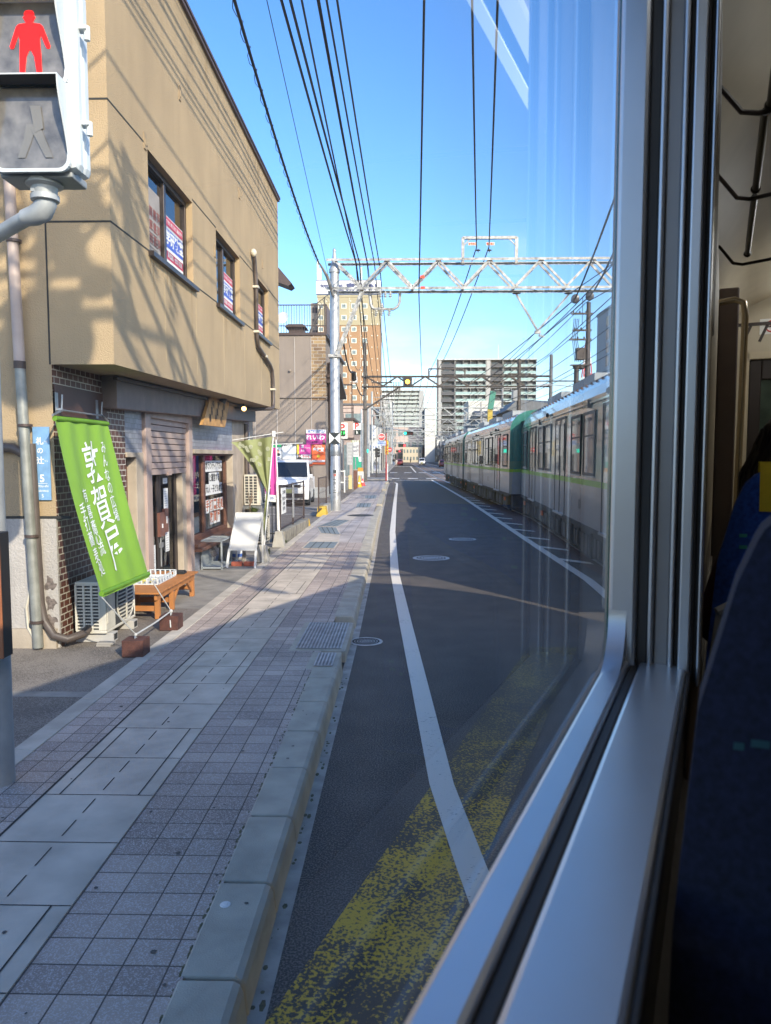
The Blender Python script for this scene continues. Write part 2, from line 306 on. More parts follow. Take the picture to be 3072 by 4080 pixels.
b = B(); b.quad((-.6, 64.6, .006), (2.35, 64.6, .006), (2.35, 65.1, .006), (-.6, 65.1, .006)); b.quad((-1.6, 71.2, .006), (4.2, 71.2, .006), (4.2, 71.5, .006), (-1.6, 71.5, .006))
for i in range(6): x = -1.3 + 1.75 * i; b.quad((x, 69, .006), (x + .95, 69, .006), (x + .95, 70.8, .006), (x, 70.8, .006))
for i in range(8): x = -1.7 + 1.85 * i; b.quad((x, 95, .012), (x + .95, 95, .012), (x + .95, 97.5, .012), (x, 97.5, .012))
b.quad((1.6, 97, .010), (1.75, 97, .010), (1.75, 160, .010), (1.45, 160, .010)); b.quad((-2.2, 158, .012), (2, 158, .012), (2, 161, .012), (-2.2, 161, .012)); b.quad((7.8, 100, .012), (8, 100, .012), (8, 300, .012), (7.8, 300, .012))
struct(b.build('road_marking', WHITE_LINE))
# pavement: pavers, slab strip, edging, forecourt
b = B(); ys = [.6, 7, 12, 16]
for a, c in zip(ys, ys[1:]): b.quad((-2.33, a, .15), (-.78, a, .15), (-.78, c, .15), (-2.33, c, .15))
struct(b.build('pavement', PAVE))
b = B(); ys = [16, 21, 30, 40, 48, 57]
for a, c in zip(ys, ys[1:]): b.quad((pl(KERB, a) - 1.75, a, .15), (pl(KERB, a) - .21, a, .15), (pl(KERB, c) - .21, c, .15), (pl(KERB, c) - 1.75, c, .15))
struct(b.build('pavement', PAVE_FAR))
b = B(); b.box(-1.965, -1.365, .6, 14.2, .10, .155)
struct(b.build('pavement_slab_strip', SLAB))
b = B(); R.seed(3); jz = .1565
for i in range(29):                              # joints and slots of the slab strip
    y = .39 + .5 * i
    if y > 14: break
    b.quad((-1.965, y, jz), (-1.365, y, jz), (-1.365, y + .006, jz), (-1.965, y + .006, jz))
    for k in (0, 1):
        y0 = y + .06 + .235 * k; b.quad((-1.666, y0, jz + .0005), (-1.659, y0, jz + .0005), (-1.659, y0 + .16, jz + .0005), (-1.666, y0 + .16, jz + .0005))
    if i % 4 == 3:                               # outline of a lifting lid over two slabs
        for x in (-1.885, -1.45): b.quad((x, y, jz + .001), (x + .008, y, jz + .001), (x + .008, y + 1, jz + .001), (x, y + 1, jz + .001))
b.quad((-1.975, .6, jz), (-1.960, .6, jz), (-1.960, 14.2, jz), (-1.975, 14.2, jz))
struct(b.build('pavement_joint', DARK))
b = B(); R.seed(77)                              # trodden gum and oil spots
for i in range(70):
    x, y = R.uniform(-2.25, -.62), 1.8 + 12 * R.random() ** 1.6; r_ = R.uniform(.004, .014); z_ = .1585 if -1.97 < x < -1.36 else .1545 if x < -.79 else .157; n_ = 9
    b.add([(x + r_ * R.uniform(.7, 1.2) * math.cos(6.283 * k / n_), y + r_ * R.uniform(.7, 1.3) * math.sin(6.283 * k / n_), z_) for k in range(n_)], [tuple(range(n_))])
setp(b.build('pavement_stain', M('trodden gum', (.11, .095, .085), .9, var=.2)), kind='structure')
b = B()
for i in range(34):
    y = .5 + 1.0 * i; dx = pl(KERB, y) + .56
    b.box(-2.465 + dx * .5, -2.325 + dx * .5, y + .003, y + .997, .08, .158)
struct(b.build('pavement_edging', M('edging stone', (.50, .44, .36), .85, var=.2, vs=4, bump=.3, bs=120), bevel=.004))
b = B(); b.quad((-9, .2, .148), (-2.46, .2, .148), (-2.46, 16, .148), (-9, 16, .148)); struct(b.build('forecourt', ASPH_OLD))
b = B(); b.quad((-3.34, 8.9, .151), (-2.465, 8.9, .151), (-2.465, 15.9, .151), (-3.34, 15.9, .151)); b.quad((-9, 5.55, .150), (-2.465, 5.55, .150), (-2.465, 5.68, .150), (-9, 5.68, .150)); struct(b.build('forecourt_concrete', M('grooved forecourt concrete', (.27, .245, .21), .9, var=.25, vs=4, bump=.5, bs=30)))
b = B(); b.quad((-12, 16, .07), (-2.5, 16, .10), (-2.5, 34.8, .10), (-12, 34.8, .07)); b.quad((-30, 34.8, .09), (-2.5, 34.8, .09), (-2.7, 57.5, .09), (-30, 57.5, .09)); struct(b.build('parking_ground', ASPH_OLD))
b = B(); b.quad((-6, 24.5, .106), (-2.9, 24.5, .108), (-2.9, 24.62, .108), (-6, 24.62, .106)); b.quad((-5.6, 27.6, .105), (-3.2, 27.6, .107), (-3.2, 27.72, .107), (-5.6, 27.72, .105)); struct(b.build('parking_line', WHITE_LINE))
b = B(); b.quad((-12, 63.6, .02), (-1.15, 63.6, .02), (-1.15, 69, .02), (-12, 69, .02)); b.box(-12, -1.0, 69, 69.25, 0, .14); b.box(-1.25, -1.0, 64, 69, 0, .13); b.box(-12, -1.25, 64, 69, .02, .125); struct(b.build('corner_pavement', M('corner paving', (.24, .225, .21), .85, var=.2, vs=2)))
b = B(); b.box(-4.2, -1.95, 96, 420, 0, .14); b.box(11.5, 14, 96, 420, 0, .14); struct(b.build('far_pavement', M('far paving', (.33, .31, .29), .85, var=.2, vs=2)))
# kerb stones with rounded front edge, a lowered gap at the drain
b = B(); R.seed(5); y = .69
while y < 56.8:
    y_ = y; y += .006; c = y_ + .590
    if not (6.93 < y + .3 < 8.25):
        xa, xb = pl(KERB, y), pl(KERB, c); h = .152 + R.uniform(-.002, .002)
        low = 0
        for g in (24.8, 38.5, 50):                    # lowered kerb at driveways
            if g < y < g + 4.2: low = .09
        h -= low; pr = [(-.235, .0), (-.235, h), (-.035, h), (-.012, h - .012), (.0, h - .04), (.012, 0)]
        vs = [(xa + p, y, q) for p, q in pr] + [(xb + p, c, q) for p, q in pr]; n = 6
        b.add(vs, [tuple(range(n)), tuple(range(n, 2 * n))[::-1]] + [(i, n + i, n + (i + 1) % n, (i + 1) % n) for i in range(n)])
    y = y_ + .6
struct(b.build('kerb', KERBM, bevel=.009))
b = B(); ys = [.6, 6.9, 8.25, 14.4, 21, 48, 57]
for a, c in zip(ys, ys[1:]):
    b.quad((pl(KERB, a) - .005, a, .006), (pl(KERB, a) + .075, a, .006), (pl(KERB, c) + .075, c, .006), (pl(KERB, c) - .005, c, .006))
struct(b.build('gutter_edge', M('gutter concrete', (.42, .38, .33), .9, var=.3, vs=6, bump=.4, bs=80)))
b = B(); R.seed(9)
for i in range(80):                            # moss tufts along the gutter and pavement joints
    y = R.choice((R.uniform(1.9, 6.8), R.uniform(2, 20)));  x = pl(KERB, y) + R.gauss(.03, .012); s = R.uniform(.005, .015)
    b.ball((x, y, .004), s, 1, R.uniform(1, 2.8), .35, 6)
for i in range(120):
    y = R.uniform(2.2, 7); b.ball((-.797 + R.gauss(0, .003), y, .149), R.uniform(.003, .008), 1, 3, .6, 6)
o = b.build('moss', MOSS); setp(o, kind='stuff')
# drain covers and manholes
def grate(name, x0, x1, y0, y1, z, nx, ny, label, cat):
    t = thing(name, label, cat, ((x0 + x1) / 2, (y0 + y1) / 2, z))
    b = B(); b.box(x0 - .07, x1 + .05, y0 - .06, y1 + .06, z - .12, z - .004); b.build('surround', KERBM, t, bevel=.006)
    b = B(); b.quad((x0, y0, z - .001), (x1, y0, z - .001), (x1, y1, z - .001), (x0, y1, z - .001), mi=1)
    for i in range(nx + 1): x = lerp(x0, x1, i / nx); b.box(x - .006, x + .006, y0, y1, z, z + .008)
    for i in range(ny + 1): y = lerp(y0, y1, i / ny); b.box(x0, x1, y - .005, y + .005, z + .001, z + .0085)
    b.build('grille', [STEEL, DARK], t)
grate('drain_grate', -1.03, -.60, 7.02, 8.12, .156, 13, 26, 'large steel drain grate set into the pavement edge', 'drain')
grate('drain_grate', -.785, -.63, 6.42, 6.84, .158, 5, 12, 'small steel drain grate set into a kerb stone', 'drain')
COVER = M('worn iron cover', (.52, .49, .46), .55, .25, var=.25, vs=20)
def manhole(x, y, r, label, z=.006, m=COVER, rings=5):
    b = B(); b.lathe((x, y, z), [(0, .004), (r * .86, .004), (r * .88, .001), (r * .93, .001), (r * .94, .005), (r, .005), (r * 1.02, 0)], 36)
    for k in range(rings):
        n = 6 + 5 * k
        for i in range(n):
            a = 2 * math.pi * i / n; q = r * .83 * (k + .5) / rings
            b.bar((x + q * math.cos(a), y + q * math.sin(a), z + .0046), (x + (q + r * .07) * math.cos(a + .5), y + (q + r * .07) * math.sin(a + .5), z + .0046), .012, .0015, 1)
    b.build('manhole_cover', [m, DARK], tag=(label, 'manhole cover'))
manhole(-.40, 7.9, .18, 'small round patterned cover in the gutter beside the drain grate')
manhole(.56, 14.6, .36, 'round grey manhole cover in the lane, nearer of two')
manhole(1.45, 18, .33, 'round ribbed manhole cover in the lane, farther of two')
manhole(-1.35, 23.5, .42, 'dark round manhole cover in the sunlit pavement', .152, STEEL_D)
b = B(); p = gp(898, 3605, .153); b.lathe((p.x, p.y, .153), [(0, .006), (.009, .006), (.010, .004), (.021, .003), (.023, 0)], 20); b.build('survey_stud', M('white stud', (.75, .75, .72), .4), tag=('small white round stud on a kerb stone', 'marker'))
PLATE = M('green grey plate', (.235, .265, .25), .5, .3, var=.12, vs=3)
def plate(pts, label):
    b = B(); n = len(pts); z = .157; vs = [(x, y, z) for x, y in pts]; b.quad(*vs); c = sum((Vector(v) for v in vs), Vector()) / n
    for k in range(1, 4):
        t = k / 4; p = Vector(vs[0]).lerp(Vector(vs[1]), t); q = Vector(vs[3]).lerp(Vector(vs[2]), t); dz = Vector((0, 0, .001)); w_ = Vector((.008, 0, 0)); b.quad(p - w_ + dz, p + w_ + dz, q + w_ + dz, q - w_ + dz, mi=1)
    for i in range(n): b.bar(vs[i], vs[(i + 1) % n], .025, .004, 2)
    b.build('cover_plate', [PLATE, DARK, SLAB], tag=(label, 'cover plate'))
plate([(-2.05, 14.9), (-1.4, 14.9), (-1.4, 16.1), (-2.05, 16.1)], 'grey green cover plate in the pavement before the fence')
plate([(-2.0, 17.9), (-1.5, 17.6), (-1.75, 19.4), (-2.3, 19.6)], 'slanted cover plate where the slab strip bends left')
plate([(-2.3, 19.8), (-1.75, 19.6), (-1.55, 21.6), (-2.0, 21.8)], 'slanted cover plate beside the yellow wheel stop')
plate([(-1.75, 27.2), (-1.2, 27.2), (-1.25, 29.8), (-1.85, 29.8)], 'grey green cover plate beyond the steel pole')
plate([(-1.75, 33), (-1.2, 33), (-1.25, 36), (-1.85, 36)], 'far grey cover plate near the traffic cones')
b = B(); b.quad((-2.0, 16.1, .153), (-1.4, 16.1, .153), (-1.5, 17.6, .153), (-2.0, 17.9, .153)); b.quad((-2.0, 21.9, .153), (-1.5, 21.7, .153), (-1.3, 27, .153), (-1.75, 27, .153)); struct(b.build('pavement_slab_strip', SLAB))
# ================================================================ the beige building with the shop
BEIGE = M('beige render', (.40, .292, .170), .9, var=.09, vs=1.2, bump=.8, bs=80, stain=.09)
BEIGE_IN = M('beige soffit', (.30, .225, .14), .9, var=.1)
GREYW = M('grey lower render', (.42, .385, .35), .9, var=.14, vs=2.2, bump=.9, bs=50, stain=.25)
BRICKW = MB_('brown brick', (.085, .032, .022), (.13, .05, .032), (.50, .46, .38), .118, .066, .006, 'yz', .45, .5, 0, .5)
TILEW = MB_('bluish tile', (.22, .23, .27), (.33, .34, .39), (.14, .14, .15), .105, .062, .003, 'yz', .3, .5, 0, .3)
FASCIA = M('brown fascia', (.17, .13, .118), .55, var=.15, stain=.2)
SHUT = M('shutter paint', (.40, .30, .26), .5, var=.1, stain=.15)
FRAME_B = M('bronze frame', (.055, .042, .038), .4, .5, var=.1)
WOODB = M('brown wood frame', (.13, .058, .036), .5, var=.25, vs=14)
CONCW = M('bare concrete', (.42, .35, .27), .9, var=.2, vs=3, bump=.3, stain=.25)
XF, XG, YS, YE = -2.74, -3.34, 7.04, 16.5
ZB0, ZB1 = 2.88, 3.06                              # underside of the overhang, near and far
ZT = 7.55
bld = thing('beige_building', 'beige rendered two storey building with a brown tiled noodle shop below', 'building', (-7, 11.7, .15))
def wall_holes(b, x, y0, y1, z0, z1, holes, dep, mi=0, mj=0):
    """a wall on a plane x, facing the street, with reveals dep deep"""
    ys = sorted({y0, y1, *[h[0] for h in holes], *[h[1] for h in holes]}); zs = sorted({z0, z1, *[h[2] for h in holes], *[h[3] for h in holes]})
    for a, c in zip(ys, ys[1:]):
        for e, f in zip(zs, zs[1:]):
            if any(h[0] <= a and c <= h[1] and h[2] <= e and f <= h[3] for h in holes): continue
            b.quad((x, a, e), (x, c, e), (x, c, f), (x, a, f), mi=mi)
    for a, c, e, f in holes:
        d = x - dep
        b.quad((x, a, e), (d, a, e), (d, a, f), (x, a, f), mi=mj); b.quad((x, c, e), (x, c, f), (d, c, f), (d, c, e), mi=mj)
        b.quad((x, a, f), (d, a, f), (d, c, f), (x, c, f), mi=mj); b.quad((x, a, e), (x, c, e), (d, c, e), (d, a, e), mi=mj)
WINS = [(8.12, 9.80, 4.22, 5.29), (11.02, 12.60, 4.26, 5.32), (13.93, 15.25, 4.33, 5.36)]
b = B(); ZH = 3.12
wall_holes(b, XF, YS, YE, ZH, ZT, WINS, .22)
b.quad((XF, YS, ZB0), (XF, YE, ZB1), (XF, YE, ZH), (XF, YS, ZH)); 
b.quad((XG, YS, ZB0), (XF, YS, ZB0), (XF, YS, ZT), (XG, YS, ZT)); b.quad((-12, YS, 1.42), (XG, YS, 1.42), (XG, YS, ZT), (-12, YS, ZT))
b.quad((XF, YE, ZB1), (-12, YE, ZB1), (-12, YE, ZT), (XF, YE, ZT)); b.quad((-12, YS, ZT - .01), (XF, YS, ZT - .01), (XF, YE, ZT - .01), (-12, YE, ZT - .01))
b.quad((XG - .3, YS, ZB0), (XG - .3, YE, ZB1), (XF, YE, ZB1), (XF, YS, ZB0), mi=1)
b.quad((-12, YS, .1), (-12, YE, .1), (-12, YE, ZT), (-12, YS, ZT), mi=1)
b2 = B(); b2.box(-12, XG, YS - .012, YS + .02, .10, 1.42); b2.build('lower_wall', GREYW, bld)
# scored joints, in the wall's own mesh
for za, zb in ((4.20, 4.37), (5.305, 5.40)):
    segs = [(YS, YE)]
    for a, c, e, f in WINS:
        segs = [q for s0, s1 in segs for q in (((s0, a - .0), (c + .0, s1)) if s0 < a and c < s1 else ((s0, s1),))]
    zf = lambda y: lerp(za, zb, (y - YS) / (YE - YS))
    for s0, s1 in segs: b.hexa([(XF - .01, s0, zf(s0) - .009), (XF + .003, s0, zf(s0) - .009), (XF + .003, s1, zf(s1) - .009), (XF - .01, s1, zf(s1) - .009), (XF - .01, s0, zf(s0) + .009), (XF + .003, s0, zf(s0) + .009), (XF + .003, s1, zf(s1) + .009), (XF - .01, s1, zf(s1) + .009)], mi=2)
    b.box(-3.36, XF + .003, YS - .003, YS + .01, za - .009, za + .009, 2)
b.box(-3.362, -3.346, YS - .003, YS + .01, ZB0, 4.2, 2); b.box(-12, -3.2, YS - .016, YS + .01, 1.41, 1.435, 2)
for y in (8.6, 9.9, 11.4, 12.9, 14.4, 15.6): b.box(XF, XF + .002, y, y + .010, 3.1, 4.2, 3)
R.seed(23)
for a, c, e, f in WINS + [(8.0, 15.8, 7.5, 0)]:      # rain streaks below the sills and the coping
    for k in range(7 if f else 22):
        y = R.uniform(a - .03, c + .03); ln_ = R.uniform(.12, .75); w_ = R.uniform(.004, .016); z = e - .06 if f else ZT
        b.quad((XF + .0025, y - w_, z), (XF + .0025, y + w_, z), (XF + .0025, y + w_ * .3, z - ln_), (XF + .0025, y - w_ * .3, z - ln_), mi=4)
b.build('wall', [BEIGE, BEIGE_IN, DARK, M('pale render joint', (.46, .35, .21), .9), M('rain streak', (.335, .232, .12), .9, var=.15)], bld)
b = B(); b.box(-12, XF + .04, YS - .04, YE + .04, ZT, ZT + .07); b.box(-12, XF + .055, YS - .055, YE + .055, ZT + .05, ZT + .09)
b.build('roof_coping', M('brown coping', (.11, .07, .055), .5, .2, var=.1), bld)
for y in (8.0, 9.3, 10.9, 12.6, 14.6):             # small vents and patches
    z = {8.0: 5.25, 9.3: 6.35, 10.9: 4.9, 12.6: 6.3, 14.6: 5.66}[y]
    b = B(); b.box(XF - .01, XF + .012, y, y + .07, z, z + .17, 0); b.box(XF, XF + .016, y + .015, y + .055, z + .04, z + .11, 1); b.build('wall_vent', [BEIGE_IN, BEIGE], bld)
BLUEB = M('blue glass back', (.05, .055, .06), .2)
for i, (a, c, e, f) in enumerate(WINS):
    xw = XF - .10; fr = B(); m_ = (a + c) / 2
    for y in (a, c - .055): fr.box(xw - .05, xw + .02, y, y + .055, e, f)
    fr.box(xw - .05, xw + .02, a + .055, c - .055, e, e + .06); fr.box(xw - .05, xw + .02, a + .055, c - .055, f - .06, f); fr.box(xw - .045, xw + .01, m_ - .04, m_ + .04, e + .06, f - .06)
    w_ = fr.build('window', FRAME_B, bld, bevel=.004)
    b = B(); b.box(XF - .1, XF + .06, a - .04, c + .06, e - .055, e - .002); b.build('sill', FRAME_B, w_)
    for k, (p, q) in enumerate(((a + .055, m_ - .04), (m_ + .04, c - .055))):
        x = xw - (.03 if k == 0 else .015); b = B(); b.quad((x, p, e + .06), (x, q, e + .06), (x, q, f - .06), (x, p, f - .06)); b.build('pane', MG('office glass', (.55, .58, .58), 1.9), w_)
        # posters stuck inside the panes
        x += .004; b = B()
        if k == 1:
            h = e + .06; b.quad((x, p + .01, h), (x, q - .02, h), (x, q - .02, h + .62), (x, p + .01, h + .62)); n_ = (p + q) / 2; hw = (q - p) / 2 - .04
            for z0, z1, mi in ((h + .50, h + .61, 2), (h + .25, h + .47, 3), (h + .11, h + .21, 2)): b.quad((x + .002, p + .02, z0), (x + .002, q - .03, z0), (x + .002, q - .03, z1), (x + .002, p + .02, z1), mi=mi)
            W = q - p
            b.text('学研教室', W * .24, (x + .005, n_, h + .36), Y3, Z3, 4, .03); b.text('できた!考える力 最高学力', W * .075, (x + .005, n_, h + .55), Y3, Z3, 4, .01); b.text('算/国語・数学/英語', W * .09, (x + .005, n_, h + .16), Y3, Z3, 4, .01); b.text('無料体験', W * .07, (x + .005, n_ - .1, h + .05), Y3, Z3, 1, .01)
            b.build('poster', [PAPER, INK, M('red print', (.50, .05, .10), .6, var=.03), M('blue print', (.06, .12, .50), .6, var=.03), LETTER_WHITE], w_)
        elif i == 0:
            b.quad((x, p + .2, e + .1), (x, q - .05, e + .1), (x, q - .05, e + .82), (x, p + .2, e + .82)); n_ = (p + q) / 2 + .07
            for j in range(3): b.text('主算書英', .13, (x + .003, n_, e + .55 - .15 * j), Y3, Z3, 1, .0)
            for j in range(7): b.box(x + .001, x + .003, n_ - .16, n_ + .15, e + .12 + .04 * j, e + .13 + .04 * j, 2)
            b.build('notice', [M('dull poster', (.30, .27, .25), .8, var=.1), M('dull red', (.30, .07, .05), .8), M('dull print', (.16, .14, .13), .8)], w_)
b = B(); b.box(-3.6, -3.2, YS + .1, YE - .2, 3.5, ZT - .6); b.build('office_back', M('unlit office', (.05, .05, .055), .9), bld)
# ground floor facade on x = XG
b = B(); b.box(XG - .25, XG, YS + .02, 8.86, .10, 2.9); b.build('brick_wall', BRICKW, bld)
b = B(); b.box(XG - .02, XG + .012, 7.06, 8.3, 2.40, 2.70); b.build('panel', M('brown panel', (.085, .042, .032), .5), bld)
for y0, y1, z0, z1 in ((8.86, 9.44, 2.06, 2.95), (11.58, 14.45, 2.13, 3.0), (11.58, 14.45, .10, .58), (8.86, 9.2, .1, .45)): b = B(); b.box(XG - .2, XG, y0, y1, z0, z1); b.build('tile_panel', TILEW, bld)
for q_ in ((XG - .34, XG + .006, 9.2, 9.47, .10, 2.06), (XG - .34, XG + .006, 14.45, 15.4, .10, 2.95), (XG - .13, XG - .02, 11.2, 11.42, .1, 1.8)): b = B(); b.box(*q_); b.build('pillar', CONCW, bld, bevel=.006)
for q_ in ((XG - .2, XG + .03, 11.7, 14.5, 2.06, 2.13), (XG - .2, XG + .02, 8.86, 9.2, 2.0, 2.06)): b = B(); b.box(*q_); b.build('lintel', CONCW, bld, bevel=.006)
b = B(); b.box(XG - .25, XG + .01, 15.4, 15.62, .1, 3.0); b.box(XG - .25, XG - .002, 16.1, 16.48, .1, 3.05); b.build('corner_post', CONCW, bld)
b = B(); b.box(XG - .25, XG - .01, 15.62, 16.1, .1, 3.0); b.box(-12, XG - .1, 16.3, 16.46, .1, 3.06); b.build('brick_corner', MB_('dark red brick', (.10, .018, .025), (.15, .03, .035), (.38, .30, .29), .118, .066, .006, 'yz', .4, .5, 0, .4), bld)
b = B()
for z, t, mi in ((2.45, '教室', 1), (2.28, '学習塾', 2)):
    b = B(); b.box(XG, XG + .012, 15.66, 16.06, z - .09, z + .08, 0 if mi == 1 else 3); b.text(t, .14, (XG + .016, 15.86, z), Y3, Z3, mi, .02); b.build('notice', [PAPER, INK, LETTER_WHITE, PINK], bld)
b = B(); b.box(XG, XG + .012, 15.66, 16.06, 1.92, 2.16, 0); b.text('案内', .15, (XG + .016, 15.86, 2.04), Y3, Z3, 1, .02)
b.build('notice', [PAPER, INK, LETTER_WHITE, PINK], bld)
b = B(); p = [(8.2, 2.54, 2.90), (15.95, 2.76, 3.05)]     # fascia board under the overhang
x0, x1 = XG - .02, -3.17
b.hexa([(x0, 8.2, 2.54), (x1, 8.2, 2.54), (x1, 15.95, 2.76), (x0, 15.95, 2.76), (x0, 8.2, 2.90), (x1, 8.2, 2.90), (x1, 15.95, 3.05), (x0, 15.95, 3.05)])
b.build('fascia', FASCIA, bld, bevel=.006)
b = B(); b.hexa([(x1, 8.1, 2.845), (x1 + .05, 8.1, 2.845), (x1 + .05, 16.0, 2.99), (x1, 16.0, 2.99), (x1, 8.1, 2.88), (x1 + .05, 8.1, 2.88), (x1 + .05, 16.0, 3.03), (x1, 16.0, 3.03)]); b.build('fascia_trim', FRAME_B, bld)
# shutter and door
b = B()
for y0, y1 in ((9.47, 9.68), (11.40, 11.58)): b.box(XG - .1, XG + .04, y0, y1, .12, 2.66)
b.box(XG - .1, XG + .04, 9.68, 11.40, 2.52, 2.66); b.build('shutter_frame', SHUT, bld, bevel=.006)
b = B()
for k in range(9): z = 1.76 + .0855 * k; b.prism([(XG - .055, z), (XG - .012, z + .002), (XG - .008, z + .006), (XG - .008, z + .072), (XG - .014, z + .078), (XG - .055, z + .080)], 1, 9.68, 11.40)
b.box(XG - .04, XG + .012, 10.45, 10.6, 1.745, 1.79); b.box(XG - .06, XG - .058, 9.68, 11.4, 1.75, 2.53, 1)
b.build('shutter', [SHUT, DARK], bld)
XD = XG - .13
dr = B(); dr.box(XD - .04, XD + .02, 9.68, 9.80, .12, 2.5); dr.box(XD - .04, XD + .02, 11.08, 11.2, .12, 2.5); dr.box(XD - .04, XD + .02, 9.8, 11.08, .12, .26)
for y in (10.33, 10.43): dr.box(XD - .03, XD + .02, y - .055, y + .04, .26, 2.5)
door = dr.build('door', FRAME_B, bld, bevel=.004)
b = B(); b.quad((XD, 9.8, .26), (XD, 11.08, .26), (XD, 11.08, 2.5), (XD, 9.8, 2.5)); b.build('pane', GLASS, door)
b = B(); b.box(XD + .02, XD + .06, 10.28, 10.48, .88, 1.22); b.box(XD + .02, XD + .06, 10.5, 10.66, .92, 1.26); b.box(XD + .06, XD + .065, 10.36, 10.4, 1.0, 1.06, 1); b.box(XD + .06, XD + .065, 10.56, 10.6, 1.05, 1.15, 1); b.build('letter_box', [M('brown letter box', (.17, .07, .05), .5), PAPER], door)
b = B(); b.cyl((XD + .03, 10.38, .45), (XD + .03, 10.38, .86), .012); b.box(XD + .02, XD + .05, 10.34, 10.44, .72, .79); b.build('handle', STEEL, door)
b = B(); R.seed(4)
for y0, y1, z0, z1 in ((10.62, 10.82, 1.2, 1.55), (10.66, 10.84, .62, 1.1), (10.6, 10.8, 1.62, 1.7), (9.88, 10.1, 1.22, 1.48), (9.86, 10.02, .62, 1.16), (9.84, 10.22, .34, .78)):
    b = B(); b.quad((XD + .006, y0, z0), (XD + .006, y1, z0), (XD + .006, y1, z1), (XD + .006, y0, z1))
    for k in range(int((z1 - z0) / .035) - 1): b.box(XD + .006, XD + .008, y0 + .03, y1 - R.uniform(.02, .08), z0 + .02 + .035 * k, z0 + .028 + .035 * k, 1)
    b.build('notice', [PAPER, M('grey print', (.35, .35, .36), .8)], door)
# left shop window with the paper scroll, mostly behind the banner
def shopwin(y0, y1, z0, z1, mul):
    x = XG - .16; f = B()
    for y in (y0, y1 - .09): f.box(x - .05, x + .05, y, y + .09, z0, z1)
    for y in mul: f.box(x - .05, x + .04, y - .06, y + .06, z0 + .08, z1 - .06)
    f.box(x - .05, x + .05, y0 + .09, y1 - .09, z0, z0 + .08); f.box(x - .05, x + .05, y0 + .09, y1 - .09, z1 - .06, z1)
    wdw = f.build('shop_window', WOODB, bld, bevel=.005)
    ys = [y0 + .09] + [v for m_ in mul for v in (m_ - .06, m_ + .06)] + [y1 - .09]
    for k in range(0, len(ys), 2):
        b = B(); b.quad((x, ys[k], z0 + .08), (x, ys[k + 1], z0 + .08), (x, ys[k + 1], z1 - .06), (x, ys[k], z1 - .06)); b.build('pane', GLASS, wdw)
    return wdw, x
w1, x = shopwin(8.5, 9.2, .45, 2.0, [])
b = B(); b.box(x + .004, x + .012, 8.62, 8.98, .86, 1.78); b.text('旬の香り', .05, (x + .015, 8.92, 1.66), Z3 * 0 + Y3, Z3, 1, 0)
for k, ch in enumerate('新そば'): b.text(ch, .2, (x + .015, 8.80, 1.62 - .22 * k), Y3, Z3, 1, .015)
b.text('敦賀屋', .055, (x + .015, 8.84, .93), Y3, Z3, 1, .01); b.build('scroll', [PAPER, INK], w1)
w2, x = shopwin(11.66, 14.42, .62, 2.09, [12.82])
b = B(); b.box(XG - .12, XG + .10, 11.58, 14.48, .56, .62); b.box(XG - .02, XG + .16, 11.58, 14.3, .50, .56); b.build('sill', WOODB, w2, bevel=.006)
b = B()                                            # paper screen with an orange rail along the bottom
for y0, y1 in ((11.76, 12.75), (12.9, 14.3)): b.box(x - .06, x - .05, y0, y1, .70, .98); b.box(x - .062, x - .045, y0, y1, .98, 1.05, 1)
b.build('paper_screen', [M('printed paper', (.60, .60, .52), .8, var=.2, vs=40), M('orange wood', (.42, .17, .05), .6)], w2)
b = B(); xs = x + .006
for z, t, h in ((1.84, 'ボランティアさん', .15), (1.62, 'と運営する', .15), (1.42, '大人・子ども食堂', .15)):
    n = len(t); b.quad((xs, 13.62 - n * .075, z - .1), (xs, 13.62 + n * .075, z - .1), (xs, 13.62 + n * .075, z + .1), (xs, 13.62 - n * .075, z + .1)); b.text(t, .15, (xs + .004, 13.62, z), Y3, Z3, 1, .02)
b.build('window_notice', [PAPER, INK], w2)
b = B()
for z, t in ((1.12, '手打蕎麦処'), (.86 + .04, '敦賀屋')):
    for k, ch in enumerate(t): y = 13.12 + .26 * k + (.26 if len(t) == 3 else 0); b.quad((xs, y - .11, z - .12), (xs, y + .11, z - .12), (xs, y + .11, z + .12), (xs, y - .11, z + .12)); b.text(ch, .21, (xs + .004, y, z), Y3, Z3, 1, .02)
b.build('window_notice', [PAPER, M('brown red ink', (.45, .12, .05), .7)], w2)
b = B(); b.grid(lambda u, v: (x - .10 + .02 * math.sin(u * 9), 11.76 + .95 * u, 1.62 - .1 * math.sin(u * 3) + .4 * v), 14, 3); b.disc((x - .06, 12.35, 1.78), .085, 16, 1, X3); b.disc((x - .057, 12.35, 1.80), .05, 16, 0, X3); b.build('half_curtain', [M('grey cloth', (.42, .44, .42), .9), INK], w2)
R.seed(11); b = B()
for k in range(26):
    a = R.uniform(-2.2, 2.2); y = 12.2 + R.uniform(-.25, .25); h = R.uniform(.15, .4); b.tube([(x - .15, y, 1.0), (x - .14, y + a * .06, 1.0 + h * .7), (x - .12 + R.uniform(-.05, .05), y + a * .13, 1.0 + h * .75)], [.008, .006, .001], 4)
b.build('window_plant', M('spiky leaf', (.10, .14, .03), .6, var=.4), w2)
b = B(); b.box(-5.2, XG - .7, 8.6, 15.2, .1, 2.9); b.box(XG - .7, XG - .2, 8.4, 15.4, .08, .12); b.build('shop_interior', DARKROOM, bld)
